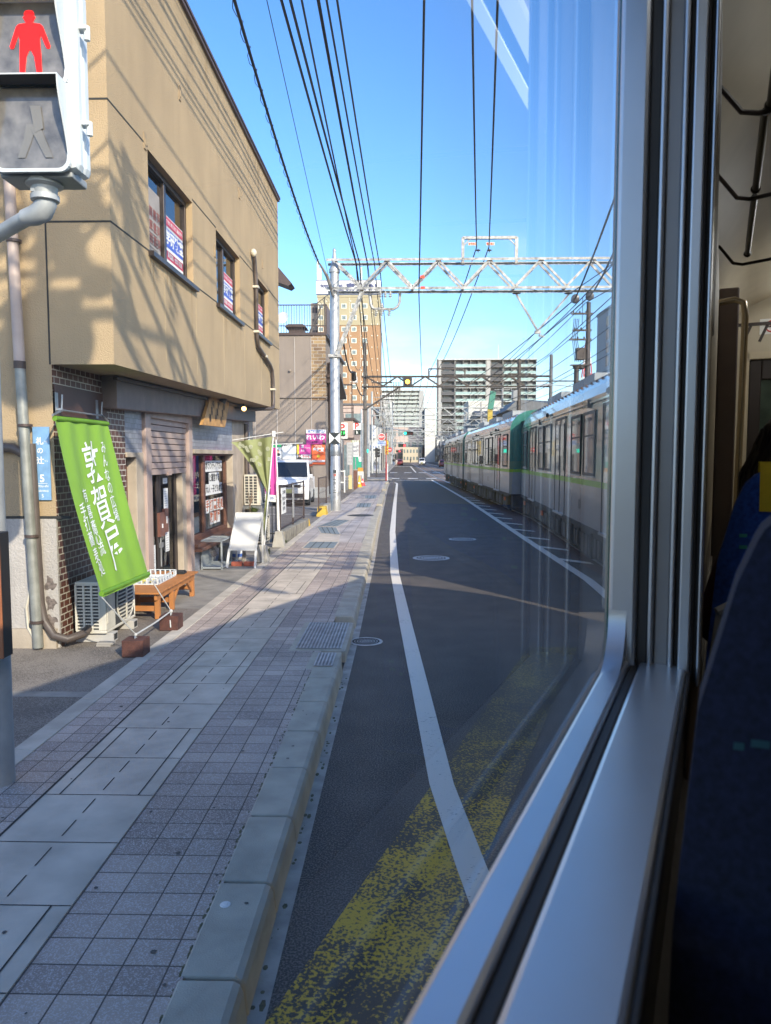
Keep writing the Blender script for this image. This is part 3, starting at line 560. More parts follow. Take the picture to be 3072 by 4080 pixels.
# pipes fixed to the building
PIPE_P = M('pinkish pipe', (.46, .36, .31), .55, var=.1, stain=.3); PIPE_Z = M('zinc pipe', (.29, .29, .26), .5, .3, var=.25, vs=8, stain=.3); PIPE_B = M('brown conduit', (.085, .065, .055), .5, var=.2)
b = B(); yp = YS - .09
b.cyl((-3.70, yp, 7.5), (-3.60, yp, 2.87), .05, mi=0); b.cyl((-3.60, yp, 2.87), (-3.515, yp, .17), .048, mi=1); b.cyl((-3.599, yp, 2.90), (-3.601, yp, 2.83), .054, mi=2)
for z in (4.0, 2.3, 1.25, .42): t = (7.5 - z) / 7.33; xx = -3.70 + .185 * t; b.lathe((xx, yp, z), [(.05, -.014), (.066, -.012), (.066, .012), (.05, .014)], 14, 2); b.box(xx - .008, xx + .008, yp, YS, z - .01, z + .01, 2)
b.build('drainpipe', [PIPE_P, PIPE_Z, BROWN_MET], bld)
b = B(); yp = YS - .05
b.tube([(-3.535, yp, 2.13), (-3.515, yp, 1.2), (-3.50, yp, .60), (-3.47, yp, .42), (-3.37, yp - .02, .28), (-3.24, yp - .02, .245), (-3.14, yp + .1, .27), (-3.13, yp + .22, .30)], .04, 10); b.tube([(-5, yp, 2.10), (-4.0, yp, 2.10), (-3.72, yp, 2.09), (-3.62, yp + .02, 2.03)], .045, 10); b.build('conduit', PIPE_B, bld)
b = B(); b.tube([(-3.59, yp, .75), (-3.64, yp, .55), (-3.63, yp, .35), (-3.55, yp, .2)], .014, 8); b.build('hose', M('cream hose', (.55, .50, .40), .6), bld)
b = B(); xo = XF + .05; pth = [(13.55, 5.64), (13.62, 5.55), (13.72, 5.2), (13.74, 4.2), (13.85, 4.06), (15.1, 3.86), (15.3, 3.78), (15.38, 3.6), (15.42, 3.16), (15.36, 3.04), (15.2, 2.99)]
b.tube([(xo, y, z) for y, z in pth] + [(XG + .3, 14.9, 2.96), (XG, 13.2, 2.9)], .036, 10); b.ball((xo, 13.53, 5.66), .06, 1, 1, 1.2, 10, 1)
for y, z in ((13.72, 5.1), (13.74, 4.3), (14.5, 3.955), (15.4, 3.4)): b.box(XF, xo + .05, y - .055, y + .055, z - .02, z + .02, 1)
b.build('drainpipe', [PIPE_B, M('pale clip', (.55, .50, .40), .6)], bld)
b = B(); b.tube([(XG + .05, 15.52, .15), (XG + .05, 15.52, 2.7)], .045, 10); b.build('drainpipe', PIPE_B, bld)
R.seed(21)
for z in (.34, .52, .72): b = B(); b.grid(lambda u, v: (-3.42 + .05 * (1 + .4 * math.sin(u * 17 + z * 40)) * v * math.cos(6.283 * u), YS - .0135, z + .06 + .07 * (1 + .3 * math.sin(u * 23)) * v * math.sin(6.283 * u)), 22, 2); b.build('render_damage', M('broken render', (.16, .13, .115), 1, var=.5, vs=30), bld)
b = B(); b.box(-12, -3.36, YS - .05, YS - .012, .1, .34); b.build('plinth', CONCW, bld)
# lamps and the carved wooden board on the fascia
t = thing('wooden_signboard', 'slanted wooden signboard with brushed black writing on the shop fascia', 'sign', (-3.1, 12.1, 2.4))
b = B(); xb = -3.10; P = [(11.45, 2.50), (12.9, 2.52), (13.25, 2.98), (11.95, 2.98)]
b.prism(P, 0, xb - .05, xb)
for k, s_ in enumerate(('蕎麦処', '敦賀屋', '有喜蕎')):
    for j, ch in enumerate(s_): b.text(ch, .135, (xb + .004, 12.72 - .36 * k + .10 * (1 - j), 2.86 - .12 * j), Y3, Z3, 1, .01)
b.build('board', [M('carved wood', (.46, .25, .085), .6, var=.35, vs=7, stain=.25), INK], t)
def spot(loc, aim, lit, label):
    t = thing('spotlight', label, 'spotlight', loc); p = Vector(loc); d = Vector(aim).normalized()
    b = B(); b.tube([p + Vector((-.03, 0, .12)), p + Vector((0, 0, .04)), p], .012, 6); b.build('bracket', FRAME_B, t)
    b = B(); b.lathe(p - d * .09, [(0, 0), (.045, .01), (.05, .04), (.058, .17), (.05, .172), (.045, .12)], 16, 0, d); b.build('housing', M('dark lamp housing', (.10, .105, .12), .4, .3), t)
    b = B(); b.disc(p + d * .055, .043, 16, 0, d); b.build('lens', M('warm lamp lens', (1.0, .55, .18), .3, emit=3.2) if lit else M('unlit lens', (.4, .4, .38), .2), t)
spot((-3.02, 12.55, 3.0), (-.6, 0, -1), 0, 'dark spotlight aimed down at the wooden signboard')
spot((-3.02, 14.1, 2.93), (.15, -1, -.25), 1, 'lit spotlight with a warm bulb under the overhang')
# address sign on the side wall
b = B(); a, c = atY(132, 1702, 7.0), atY(199, 1995, 7.0); y = YS - .02; xa, xb_, zt, zb = -3.535, -3.375, 2.29, 1.59
b.box(xa, xb_, y - .004, y + .01, zb, zt); n_ = -3.455; yy = y - .006
for ch, z, s_ in (('札', 2.15, .075), ('の', 2.06, .065), ('辻', 1.965, .075), ('5', 1.795, .10)): b.text(ch, s_, (n_ - (.012 if ch != '5' else 0), yy, z), X3, Z3, 1, .02)
b.text('ふだ', .022, (n_ + .045, yy, 2.15), X3, -Z3 * -1, 1, .01); b.text('つじ', .022, (n_ + .045, yy, 1.965), X3, Z3, 1, .01)
b.text('Otsu-shi', .036, (n_, yy, 1.725), X3, Z3, 1, .01, .95); b.text('Fudanotsuji', .030, (n_, yy, 1.68), X3, Z3, 1, .01, .85); b.text('5', .045, (n_, yy, 1.63), X3, Z3, 1, .01); b.box(n_ - .05, n_ + .05, yy - .001, yy, 1.748, 1.752, 1)
b.build('address_sign', [M('pale blue enamel', (.19, .35, .56), .35, var=.12, vs=14), LETTER_WHITE], bevel=.003, tag=('pale blue upright street address sign on the beige side wall', 'sign'))
# ================================================================ green banner
GREEN_B = M('green cloth', (.20, .36, .022), .55, var=.06, vs=3)
bt0, bt1, bb0, bb1 = Vector((-3.16, 6.68, 2.37)), Vector((-3.16, 7.88, 2.375)), Vector((-2.60, 6.27, .79)), Vector((-2.60, 7.47, .775))
ban = thing('green_banner', 'bright green hanging banner with white brush writing by the shop', 'banner', (-3.0, 7.1, .15))
def bp(u, v, off=0.0):
    p = bt0.lerp(bt1, u).lerp(bb0.lerp(bb1, u), v); n = Vector((.93, 0, .35)); sag = .045 * math.sin(math.pi * v) * math.sin(math.pi * (.15 + .7 * u)) + .008 * math.sin(u * 22 + v * 4) * (1 - .4 * v)
    return p + n * (off - sag)
b = B(); b.grid(lambda u, v: bp(u, v), 40, 40); b.build('cloth', GREEN_B, ban)
b = B()
for v0, v1 in ((-.012, .035), (.955, 1.005)):
    b = B(); b.tube([bp(0, (v0 + v1) / 2), bp(.5, (v0 + v1) / 2), bp(1, (v0 + v1) / 2)], .024, 10); b.build('hem', M('green hem', (.13, .28, .012), .55), ban)
n_ = (bt1 - bt0).cross(bb0 - bt0)
def bword(s_, pts, size, bold):
    for ch, (px, py) in zip(s_, pts):
        d = ray(px * .5879, 1400 + py * .5877); t_ = (bt0 - CAM).dot(n_) / d.dot(n_); p = CAM + d * t_
        u = (p.y - lerp(bt0.y, bb0.y, (bt0.z - p.z) / (bt0.z - bb0.z))) / 1.2; v = (bt0.z - p.z) / (bt0.z - bb0.z)
        vs, fs = text_mesh(ch, bold); q = []
        for w_ in vs: q.append(bp(u + w_.x * size / 1.2, v - (w_.y + .12 * w_.x) * size * 1.12 / 1.7, .008))
        b.add(q, fs, 0)
b = B()
bword('敦賀屋', [(648, 765), (722, 1060), (803, 1335)], .40, .004)
bword('みんなの広場', [(705, 655), (722, 742), (742, 838), (764, 922), (786, 1015), (808, 1105)], .13, .003)
bword('有喜蕎心流', [(600, 975), (632, 1085), (660, 1190), (683, 1265), (705, 1335)], .13, .003)
bword('手打蕎麦処', [(577, 1080), (602, 1170), (630, 1275), (660, 1385), (693, 1475)], .13, .003)
b.build('writing', LETTER_WHITE, ban)
for y in (7.09, 8.03):
    b = B(); b.box(-3.345, -3.325, y - .03, y + .03, 2.42, 2.62); b.box(-3.33, -3.27, y - .012, y + .012, 2.45, 2.47); b.tube([(-3.28, y, 2.46), (-3.27, y, 2.60)], .008, 6); b.build('wall_bracket', STEEL, ban)
b = B(); b.tube([(-3.27, 7.09, 2.45), (-3.27, 8.03, 2.45)], .009, 8); b.tube([(-3.27, 7.09, 2.45), bt0 + Vector((.0, -.03, .01))], .011, 8); b.tube([(-3.27, 8.03, 2.45), bt1 + Vector((.0, .03, .01))], .011, 8); b.build('hanging_rod', STEEL, ban)
ROPE = M('grey rope', (.52, .52, .50), .9)
b = B(); A1, A2 = Vector((-2.5, 6.77, .345)), Vector((-2.5, 7.83, .345))
b.tube([bb0, A1], .006, 6); b.tube([bb1, A2], .006, 6); b.tube([A1, A2.lerp(A1, .5) - Vector((0, 0, .01)), A2], .008, 6); b.tube([A2, A2 + Vector((.02, -.1, -.08)), A2 + Vector((.03, -.12, -.15))], .006, 6); b.ball(A1, .016); b.ball(A2, .02); b.build('rope', ROPE, ban)
RUST = M('rusty brown block', (.085, .032, .022), .85, var=.3, vs=18, bump=.3)
for (y, lb) in ((6.77, 'rusty brown anchor block at the near foot of the green banner'), (7.83, 'rusty brown anchor block at the far foot of the green banner')):
    t = thing('anchor_block', lb, 'anchor block', (-2.5, y, .15), group='anchor blocks of the green banner')
    b = B(); b.box(-2.6, -2.4, y - .1, y + .1, .152, .31); b.build('block', RUST, t, bevel=.008)
    b = B(); b.tube([(-2.5, y + .022 * math.cos(a), .315 + .022 * math.sin(a)) for a in [k * math.pi / 4 for k in range(9)]], .006, 6); b.build('eye', STEEL, t)
# ================================================================ air conditioning units
ACW = M('ivory enamel', (.62, .58, .49), .45, var=.08, stain=.2); ACD = M('dark fins', (.05, .05, .05), .7)
def ac_unit(x0, x1, y0, y1, z0, z1, label, fan='x', slots=14, cols=3):
    t = thing('air_conditioner', label, 'air conditioner', ((x0 + x1) / 2, (y0 + y1) / 2, z0))
    b = B(); b.box(x0 + .008, x1 - .008, y0 + .012, y1, z0 + .02, z1 - .02, 1); b.box(x0, x1, y0, y1, z1 - .03, z1); b.box(x0, x1, y0, y1, z0, z0 + .03)
    W = x1 - x0
    for y in (y1 - .02,): b.box(x0, x1, y, y1 + .001, z0 + .03, z1 - .03)
    b.box(x1 - .07, x1, y0, y0 + .30 * (y1 - y0), z0 + .03, z1 - .03)      # service panel
    b.build('body', [ACW, ACD], t, bevel=.008)
    b = B(); h = z1 - z0 - .06; g1 = x1 - .075
    for k in range(cols + 1): x = lerp(x0, g1, k / cols); b.box(x, x + .02, y0 - .004, y0 + .012, z0 + .03, z1 - .03)
    for k in range(slots + 1): z = z0 + .03 + h * k / slots; b.box(x0 + .02, g1, y0 - .003, y0 + .012, z - .006, z + .006)
    b.build('end_grille', ACW, t)
    b = B(); cy, cz, rr = lerp(y0, y1, .66), (z0 + z1) / 2, min(h, (y1 - y0) * .62) * .47
    b.lathe((x1 - .004, cy, cz), [(rr, .0), (rr + .02, .012), (rr + .035, .0)], 28, 0, X3)
    for k in range(11): z = cz - rr + 2 * rr * (k + .5) / 11; q = math.sqrt(max(rr * rr - (z - cz) ** 2, 0)); b.box(x1, x1 + .012, cy - q, cy + q, z - .006, z + .006)
    b.box(x1 + .002, x1 + .014, cy - .012, cy + .012, cz - rr, cz + rr)
    b.disc((x1 - .002, cy, cz), rr, 28, 1, X3)
    b.build('fan_grille', [ACW, ACD], t)
    b = B(); b.box(x1 + .001, x1 + .01, y0 + .02, y0 + .12, z0 + .1, z0 + .4); b.build('side_plate', ACW, t)
    return t
ac_unit(-3.26, -2.95, 7.2, 8.0, .245, .765, 'ivory air conditioner unit behind the green banner')
for y, lb in ((7.24, 'pale plastic mounting foot under the near end of the ivory air conditioner'), (7.80, 'pale plastic mounting foot under the far end of the ivory air conditioner')):
    b = B(); b.box(-3.28, -2.90, y, y + .12, .152, .243); b.box(-2.90, -2.895, y + .02, y + .10, .17, .23, 1); b.build('mounting_foot', [M('grey plastic', (.45, .43, .40), .6, var=.1), DARK], bevel=.006, tag=(lb, 'foot'))
b = B(); b.box(-3.0, -2.86, 7.06, 7.14, .152, .17); b.box(-3.0, -2.84, 7.07, 7.15, .171, .188); b.build('wood_scrap', M('grey wood', (.34, .31, .27), .8), tag=('two thin grey wood scraps on the ground by the near mounting foot', 'wood scrap'))
# ================================================================ bench with tray
BW = M('orange wood', (.66, .29, .065), .5, var=.22, vs=9, stain=.12)
t = thing('wooden_bench', 'low orange wooden slatted bench in front of the shop', 'bench', (-3.0, 9.0, .15))
b = B(); R.seed(6)
for k in range(21): y = 8.22 + .0765 * k; b.box(-3.30, -2.76 + R.uniform(-.004, .006), y, y + .069, .45, .472)
b.build('seat', BW, t, bevel=.003)
b = B()
for x in (-3.26, -2.83): b.box(x, x + .035, 8.26, 9.78, .375, .449)
b.build('apron', BW, t, bevel=.003)
for y in (8.30, 8.82, 9.68):
    for x in (-3.26, -2.84):
        b = B(); b.box(x, x + .055, y, y + .06, .152, .374); b.build('leg', BW, t, bevel=.003)
    b = B(); b.box(-3.2, -2.84, y + .015, y + .045, .24, .30); b.build('stretcher', BW, t, bevel=.003)
for p_, q_ in (((-2.812, 8.9, .24), (-2.812, 9.12, .40)), ((-2.812, 9.66, .24), (-2.812, 9.45, .40))): b = B(); b.bar(p_, q_, .03, .03); b.build('brace', BW, t)
TRAY = MG('clear plastic', (.80, .84, .86), 1.6, .25)
TRW = M('milky plastic', (.62, .66, .68), .35, var=.05)
t = thing('plastic_tray', 'milky plastic tray with small packets on the wooden bench', 'tray', (-3.05, 9.1, .472))
b = B(); x0, x1, y0, y1 = -3.27, -2.93, 8.72, 9.42
b.box(x0, x1, y0, y1, .474, .479)
for x in (x0, x1 - .006): b.box(x, x + .006, y0, y1, .479, .488); b.box(x, x + .008, y0, y1, .548, .556); [b.box(x, x + .006, y0 + .1 * k, y0 + .1 * k + .018, .488, .548) for k in range(8) if y0 + .1 * k + .018 < y1 + .02]
for y in (y0, y1 - .006): b.box(x0, x1, y, y + .006, .479, .488); b.box(x0, x1, y, y + .008, .548, .556); [b.box(x0 + .064 * k, x0 + .064 * k + .016, y, y + .006, .488, .548) for k in range(6)]
b.build('tray', TRW, t)
b = B(); R.seed(8)
for k in range(9): b = B(); b.ball((R.uniform(-3.2, -3.0), R.uniform(8.8, 9.3), .49), R.uniform(.018, .03), 1.2, 1, .5, 8); b.build('packet', (PAPER, M('yellow packet', (.6, .5, .15), .6))[k % 2], t)
b = B(); b.box(-3.0, -2.86, 9.52, 9.66, .474, .50); b.box(-2.99, -2.87, 9.53, 9.65, .50, .515); b.build('black_dish', BLACK, bevel=.006, tag=('small black dish at the far end of the wooden bench', 'dish'))
# ================================================================ rack, whiteboard, bricks
GREYM = M('grey painted frame', (.36, .39, .40), .5, .2, var=.1)
t = thing('metal_rack', 'small grey metal frame rack with a mesh panel outside the shop window', 'rack', (-3.2, 12.38, .15))
b = B(); X0, X1, Ya, Yb, Za, Zb = -3.31, -2.98, 12.02, 12.72, .155, .625
for x in (X0, X1):
    for y in (Ya, Yb): b.box(x - .012, x + .012, y - .012, y + .012, Za, Zb)
for z in (Za + .03, Zb):
    for x in (X0, X1): b.box(x - .012, x + .012, Ya, Yb, z - .012, z + .012)
    for y in (Ya, Yb): b.box(X0, X1, y - .012, y + .012, z - .0125, z + .0125)
b.build('frame', GREYM, t)
b = B(); b.box(X0, X1, Ya, Yb, Za + .02, Za + .026); b.box(X0 - .006, X0 - .002, Ya, Yb, Za + .03, Zb - .02); b.build('shelf', GREYM, t)
b = B()
for k in range(9): y = lerp(Ya, Yb, k / 8); b.cyl((X0, y, Zb + .012), (X1, y, Zb + .012), .004, n=5)
for k in range(5): x = lerp(X0, X1, k / 4); b.cyl((x, Ya, Zb + .014), (x, Yb, Zb + .014), .004, n=5)
b.build('mesh_top', GREYM, t)
b = B()
for k in range(6): b.bar((X0 + .02, Ya + .1 + .06 * k, Zb - .03), (X0 + .16, Ya + .1 + .06 * k, Za + .2), .006, .006); 
for k in range(5): q = k / 4; b.bar((lerp(X0 + .02, X0 + .16, q), Ya + .1, lerp(Zb - .03, Za + .2, q)), (lerp(X0 + .02, X0 + .16, q), Ya + .4, lerp(Zb - .03, Za + .2, q)), .006, .006)
b.build('mesh_panel', BROWN_MET, t)
STONE = M('rough stone', (.20, .19, .17), .9, var=.3, vs=12, bump=.6, bs=40)
b = B(); b.grid(lambda u, v: (-3.15 + .26 * math.cos(u * 6.283) * (v if v < .7 else 1.4 - v) * (1 + .15 * math.sin(u * 19)), 12.95 + .2 * math.sin(u * 6.283) * (v if v < .7 else 1.4 - v) * (1 + .12 * math.sin(u * 13)), .42 + .05 * (v < .7) + .012 * math.sin(u * 31)), 28, 6); b.lathe((-3.15, 12.95, .15), [(.13, 0), (.11, .12), (.10, .26), (.12, .30)], 14, 0); b.build('stone_slab', STONE, tag=('flat rough stone slab on a stump behind the grey rack', 'stone'))
b = B(); b.lathe((-3.02, 13.35, .152), [(.07, 0), (.115, .04), (.125, .12), (.10, .2), (.085, .22), (.07, .22)], 20); b.lathe((-3.02, 13.35, .20), [(.121, 0), (.128, .03), (.127, .06)], 20, 1); b.build('flower_pot', [M('white porcelain', (.7, .7, .7), .25), M('blue glaze', (.06, .13, .4), .3)], tag=('blue and white porcelain pot behind the whiteboard easel', 'pot'))
t = thing('whiteboard_easel', 'blank white board on a white wooden easel beside the pavement', 'whiteboard', (-2.72, 12.5, .15))
b = B(); tl, tr, br, bl = Vector((-2.86, 12.62, 1.05)), Vector((-2.41, 12.58, 1.05)), Vector((-2.47, 12.30, .44)), Vector((-2.93, 12.34, .44)); dn = Vector((0, .025, -.008))
b.hexa([bl, br, br + dn, bl + dn, tl, tr, tr + dn, tl + dn]); b.build('board', M('scuffed white board', (.72, .71, .68), .35, var=.05, vs=4, stain=.08), t, bevel=.006)
b = B()
for p, q in ((tl, bl), (bl, br), (br, tr), (tr, tl)): b.bar(p - dn * .2, q - dn * .2, .022, .014)
b.build('frame', WHITE, t)
for p, q in ((bl, (-2.95, 12.24, .152)), (br, (-2.465, 12.18, .152))): b = B(); b.bar(p + Vector((0, .012, .02)), q, .035, .025); b.build('leg', WHITE, t)
for p, q in ((tl, (-2.93, 12.88, .152)), (tr, (-2.46, 12.84, .152))): b = B(); b.bar(p + Vector((0, .03, -.05)), q, .035, .025); b.build('leg', WHITE, t)
BRK = M('red brick', (.33, .085, .05), .85, var=.2, vs=20, bump=.4)
for x, lb in ((-2.83, 'red brick under the easel, left of two'), (-2.62, 'red brick under the easel, right of two')):
    b = B(); b.box(x - .09, x + .09, 12.42, 12.52, .152, .225); b.build('brick', BRK, bevel=.006, tag=(lb, 'brick', 'red bricks under the whiteboard easel'))
b = B(); R.seed(12)
for k in range(7): a = R.uniform(-.05, .05); b.tube([(-2.72 + a, 12.53 + R.uniform(-.03, .03), .152), (-2.72 + R.uniform(-.03, .03), 12.56, .32), (-2.71 + a, 12.58, .46 + R.uniform(0, .1))], [.018, .014, .004], 6)
b.build('driftwood', M('grey driftwood', (.28, .25, .21), .9, var=.3, vs=20), tag=('bundle of grey driftwood sticks behind the bricks', 'driftwood'))
# weeds and small bushes at the pavement edge
def weed(name, c, n, h, sp, m, label, cat='plant', seed=1):
    R.seed(seed); b = B()
    for k in range(n):
        a = R.uniform(0, 6.283); r = R.uniform(.2, 1) * sp; hh = h * R.uniform(.5, 1); p = Vector(c); d = Vector((math.cos(a) * r, math.sin(a) * r, 0)); q = p + d * .5 + Z3 * hh * .7; e = p + d + Z3 * hh * R.uniform(.6, 1)
        wv = Vector((-math.sin(a), math.cos(a), 0)) * R.uniform(.004, .010); b.quad(p - wv, p + wv, q + wv * 1.4, q - wv * 1.4); b.quad(q - wv * 1.4, q + wv * 1.4, e)
    return b.build(name, m, tag=(label, cat))
LEAF = M('weed green', (.10, .13, .025), .7, var=.4, vs=30)
weed('grass_tuft', (-2.52, 13.5, .15), 130, .22, .16, LEAF, 'yellow green grass tuft behind the whiteboard easel', seed=3)
weed('grass_tuft', (-2.52, 15.6, .15), 70, .12, .14, LEAF, 'low grass tuft at the foot of the white flagpole', seed=4)
weed('potted_plant', (-3.1, 15.25, .78), 90, .28, .24, LEAF, 'spiky green plant beside the tall air conditioner stand', seed=5)
b = B(); R.seed(14); b.tube([(-3.12, 14.9, .15), (-3.08, 14.9, .6), (-3.1, 14.86, 1.12)], [.016, .012, .006], 6)
for k in range(9): a = R.uniform(-1.2, 1.2); b.tube([(-3.09, 14.88, 1.0 + .012 * k), (-3.09 + .05 * a, 14.88 + .12 * a, 1.14 + .02 * k), (-3.09 + .08 * a, 14.88 + .22 * a, 1.2 + .02 * k)], [.007, .005, .001], 5)
b.build('bare_shrub', M('twig brown', (.16, .11, .07), .9), tag=('thin bare shrub against the concrete pillar', 'shrub'))
# upper air conditioner on a stand and a second unit below it
ac_unit(-3.31, -2.97, 15.35, 16.1, 1.0, 1.64, 'ivory air conditioner on a tall steel stand by the brick corner', slots=10, cols=3)
ac_unit(-3.24, -2.92, 15.42, 16.1, .2, .76, 'ivory air conditioner on the ground below the raised one', slots=9, cols=3)
b = B()
for x in (-3.32, -2.95):
    for y in (15.32, 16.14): b.box(x - .018, x + .018, y - .018, y + .018, .1, 1.0)
for y in (15.32, 16.14): b.box(-3.32, -2.95, y - .016, y + .016, .93, .985)
for x in (-3.32, -2.95): b.box(x - .016, x + .016, 15.32, 16.14, .931, .984)
b.build('unit_stand', STEEL, tag=('galvanised steel stand carrying the raised air conditioner', 'stand'))
# ================================================================ flags on concrete feet
def foot(x, y, label, h=.3):
    b = B(); b.hexa([(x - .13, y - .13, .152), (x + .13, y - .13, .152), (x + .13, y + .13, .152), (x - .13, y + .13, .152), (x - .07, y - .07, .152 + h), (x + .07, y - .07, .152 + h), (x + .07, y + .07, .152 + h), (x - .07, y + .07, .152 + h)]); b.build('concrete_foot', CONC, bevel=.012, tag=(label, 'concrete foot'))
foot(-2.50, 13.0, 'concrete foot of the olive flag, behind the easel'); foot(-2.56, 15.15, 'concrete foot of the white flagpole by the fence', .33)
t = thing('olive_flag', 'twisted olive green shop flag with pale flower crests on a pole', 'flag', (-2.48, 13, .15))
b = B(); b.tube([(-2.47, 13, .35), (-2.27, 13.0, 2.46)], .013, 8); b.tube([(-3.0, 13.0, 2.30), (-2.1, 13.0, 2.44)], .007, 6); b.box(-2.29, -2.24, 12.97, 13.03, 2.36, 2.46); b.build('pole', WHITE, t)
OLIVE = M('olive cloth', (.23, .25, .10), .7, var=.08)
def fl(u, v, o=0):
    w0 = lerp(.72, .05, min(v * 1.9, 1) ** .8) if v < .53 else lerp(.05, .09, (v - .53) / .47)
    xr = lerp(-2.30, -2.42, v); z = lerp(2.36, .62, v) - (1 - u) * .10 * (1 - v); f_ = 1 - abs(2 * v - 1) * .2
    return Vector((xr - (1 - u) * w0, 12.99 - o + .045 * math.sin(u * 12 + v * 5) * f_ * (w0 / .3 if w0 < .3 else 1) + .03 * v, z))
b = B(); b.grid(lambda u, v: fl(u, v), 30, 30)
R.seed(31)
for k in range(16):
    u, v = R.uniform(.08, .95), R.uniform(.02, .26); c = fl(u, v, .012); n = 10
    for j in range(8): a = j * math.pi / 4; b.disc(c + Vector((.028 * math.cos(a), 0, .028 * math.sin(a))), .011, 7, 1, Y3)
    b.disc(c, .014, 8, 1, Y3)
b.build('cloth', [OLIVE, M('pale olive print', (.42, .43, .30), .7)], t)
t = thing('pink_blue_flag', 'magenta and blue shop flag with a phone number on a white pole', 'flag', (-2.56, 15.15, .15))
b = B(); b.tube([(-2.55, 15.15, .45), (-2.60, 15.15, 2.36)], .014, 8); b.tube([(-2.7, 15.15, 2.26), (-2.05, 15.15, 2.29)], .008, 6); b.tube([(-2.575, 15.15, .5), (-2.59, 15.15, 1.5)], .019, 8); b.build('pole', WHITE, t)
b = B(); fy = lambda u: 15.22 + .05 * math.sin(u * 14); fb = lambda u: lerp(1.78, 1.22, min(1, max(0, (u - .3) * 5)))
for u0, u1, mi in ((0, .5, 0), (.5, .74, 1), (.74, 1, 0)): b.grid(lambda u, v, u0=u0, u1=u1: (lerp(-3.06, -2.62, lerp(u0, u1, u)), fy(lerp(u0, u1, u)), lerp(fb(lerp(u0, u1, u)), 2.2, v)), 8, 8, mi)
b.quad((-2.84, 15.17, 1.10), (-2.62, 15.17, 1.08), (-2.62, 15.17, 1.22), (-2.84, 15.17, 1.24), mi=2); b.text('0120-', .075, (-2.73, 15.16, 1.16), X3, Z3, 3, .01); b.text('売', .15, (-2.78, 15.13, 1.62), X3, Z3, 4, .005); b.text('土', .15, (-2.78, 15.13, 1.42), X3, Z3, 4, .005)
b.build('cloth', [PINK, M('flag blue', (.03, .22, .6), .6), PAPER, LETTER_BLUE, LETTER_WHITE], t)
# ================================================================ fence, car park, van
b = B(); b.hexa([(-2.80, 16.0, .08), (-2.58, 16.0, .08), (-2.52, 19.7, .08), (-2.74, 19.7, .08), (-2.80, 16.0, .39), (-2.58, 16.0, .39), (-2.52, 19.7, .36), (-2.74, 19.7, .36)]); b.build('low_wall', M('mossy concrete', (.26, .235, .19), .95, var=.4, vs=7, bump=.5, stain=.4), bevel=.015, tag=('low weathered concrete wall under the brown mesh fence', 'wall'))
YEL = M('yellow road paint', (.62, .40, .02), .6, var=.15)
b = B(); b.hexa([(-2.74, 19.705, .1), (-2.52, 19.705, .1), (-2.50, 19.95, .1), (-2.72, 19.95, .1), (-2.74, 19.705, .36), (-2.52, 19.705, .36), (-2.51, 19.72, .33), (-2.73, 19.72, .33)]); b.build('yellow_wedge', YEL, tag=('yellow painted wedge at the end of the low concrete wall', 'wedge'))
def mesh_fence(p, q, z0, h, label, nb, dense=90, group=None):
    p, q = Vector((*p, 0)), Vector((*q, 0)); t = thing('mesh_fence', label, 'fence', (p.x, p.y, z0), group=group)
    for k in range(nb + 1): b = B(); c = p.lerp(q, k / nb); b.box(c.x - .02, c.x + .02, c.y - .02, c.y + .02, z0, z0 + h + .03); b.build('post', BROWN_MET, t)
    b = B(); u = Vector((0, 0, 1))
    for z in (.06, h): b.bar(p + u * (z0 + z), q + u * (z0 + z), .03, .03)
    b.bar(p + u * (z0 + h * .55), q + u * (z0 + h * .55), .012, .012); b.build('rail', BROWN_MET, t)
    b = B()
    for k in range(dense + 1): c = p.lerp(q, k / dense); b.bar(c + u * (z0 + .06), c + u * (z0 + h), .006, .006)
    b.build('mesh_panel', BROWN_MET, t); return t
mesh_fence((-2.69, 16.05), (-2.64, 19.6), .38, .98, 'brown metal mesh fence on the low concrete wall, nearer one', 2, 26)
mesh_fence((-2.62, 22.9), (-2.60, 25.0), .30, 1.05, 'brown metal mesh fence just before the steel pole', 1, 16)
t = thing('railing', 'black upright bar railing beside the lower air conditioner', 'railing', (-2.9, 16.3, .1)); b = B()
for k in range(5): b.box(-3.08 + .085 * k, -3.06 + .085 * k, 16.28, 16.30, .1, 1.05)
b.box(-3.1, -2.70, 16.275, 16.305, 1.05, 1.08); b.box(-3.1, -2.70, 16.275, 16.305, .3, .33); b.build('bars', M('black iron', (.03, .03, .03), .5), t)
t = thing('fence_notice', 'white notice with black writing hung on the brown fence', 'notice', (-2.62, 16.6, .8))
b = B(); b.box(-2.668, -2.66, 16.15, 16.75, .75, 1.32); [b.text(s_, .082, (-2.655, 16.45, z), Y3, Z3, 1, .015) for s_, z in (('この駐車場', 1.22), ('関係者以外', 1.08), ('の駐車を', .97), ('固く断る', .86))]; b.build('board', [PAPER, INK], t)
b = B(); b.box(-2.66, -2.652, 17.75, 17.95, .55, 1.38); b.build('fence_strip', M('pale plastic strip', (.62, .64, .64), .5), tag=('narrow pale plastic strip fixed upright on the brown fence', 'strip'))
for y, lb in ((23.6, 'yellow painted kerb end block before the far fence'),):
    t = thing('kerb_end', lb, 'kerb block', (-2.6, y, .1)); b = B(); b.hexa([(-2.78, y, .1), (-2.44, y, .1), (-2.44, y + .5, .1), (-2.78, y + .5, .1), (-2.74, y + .08, .42), (-2.50, y + .08, .42), (-2.50, y + .5, .42), (-2.74, y + .5, .42)]); b.build('block', M('faded yellow paint', (.55, .36, .04), .7, var=.2), t); b = B(); b.box(-2.78, -2.46, y + .505, y + 1.6, .1, .45); b.build('concrete', CONC, t)
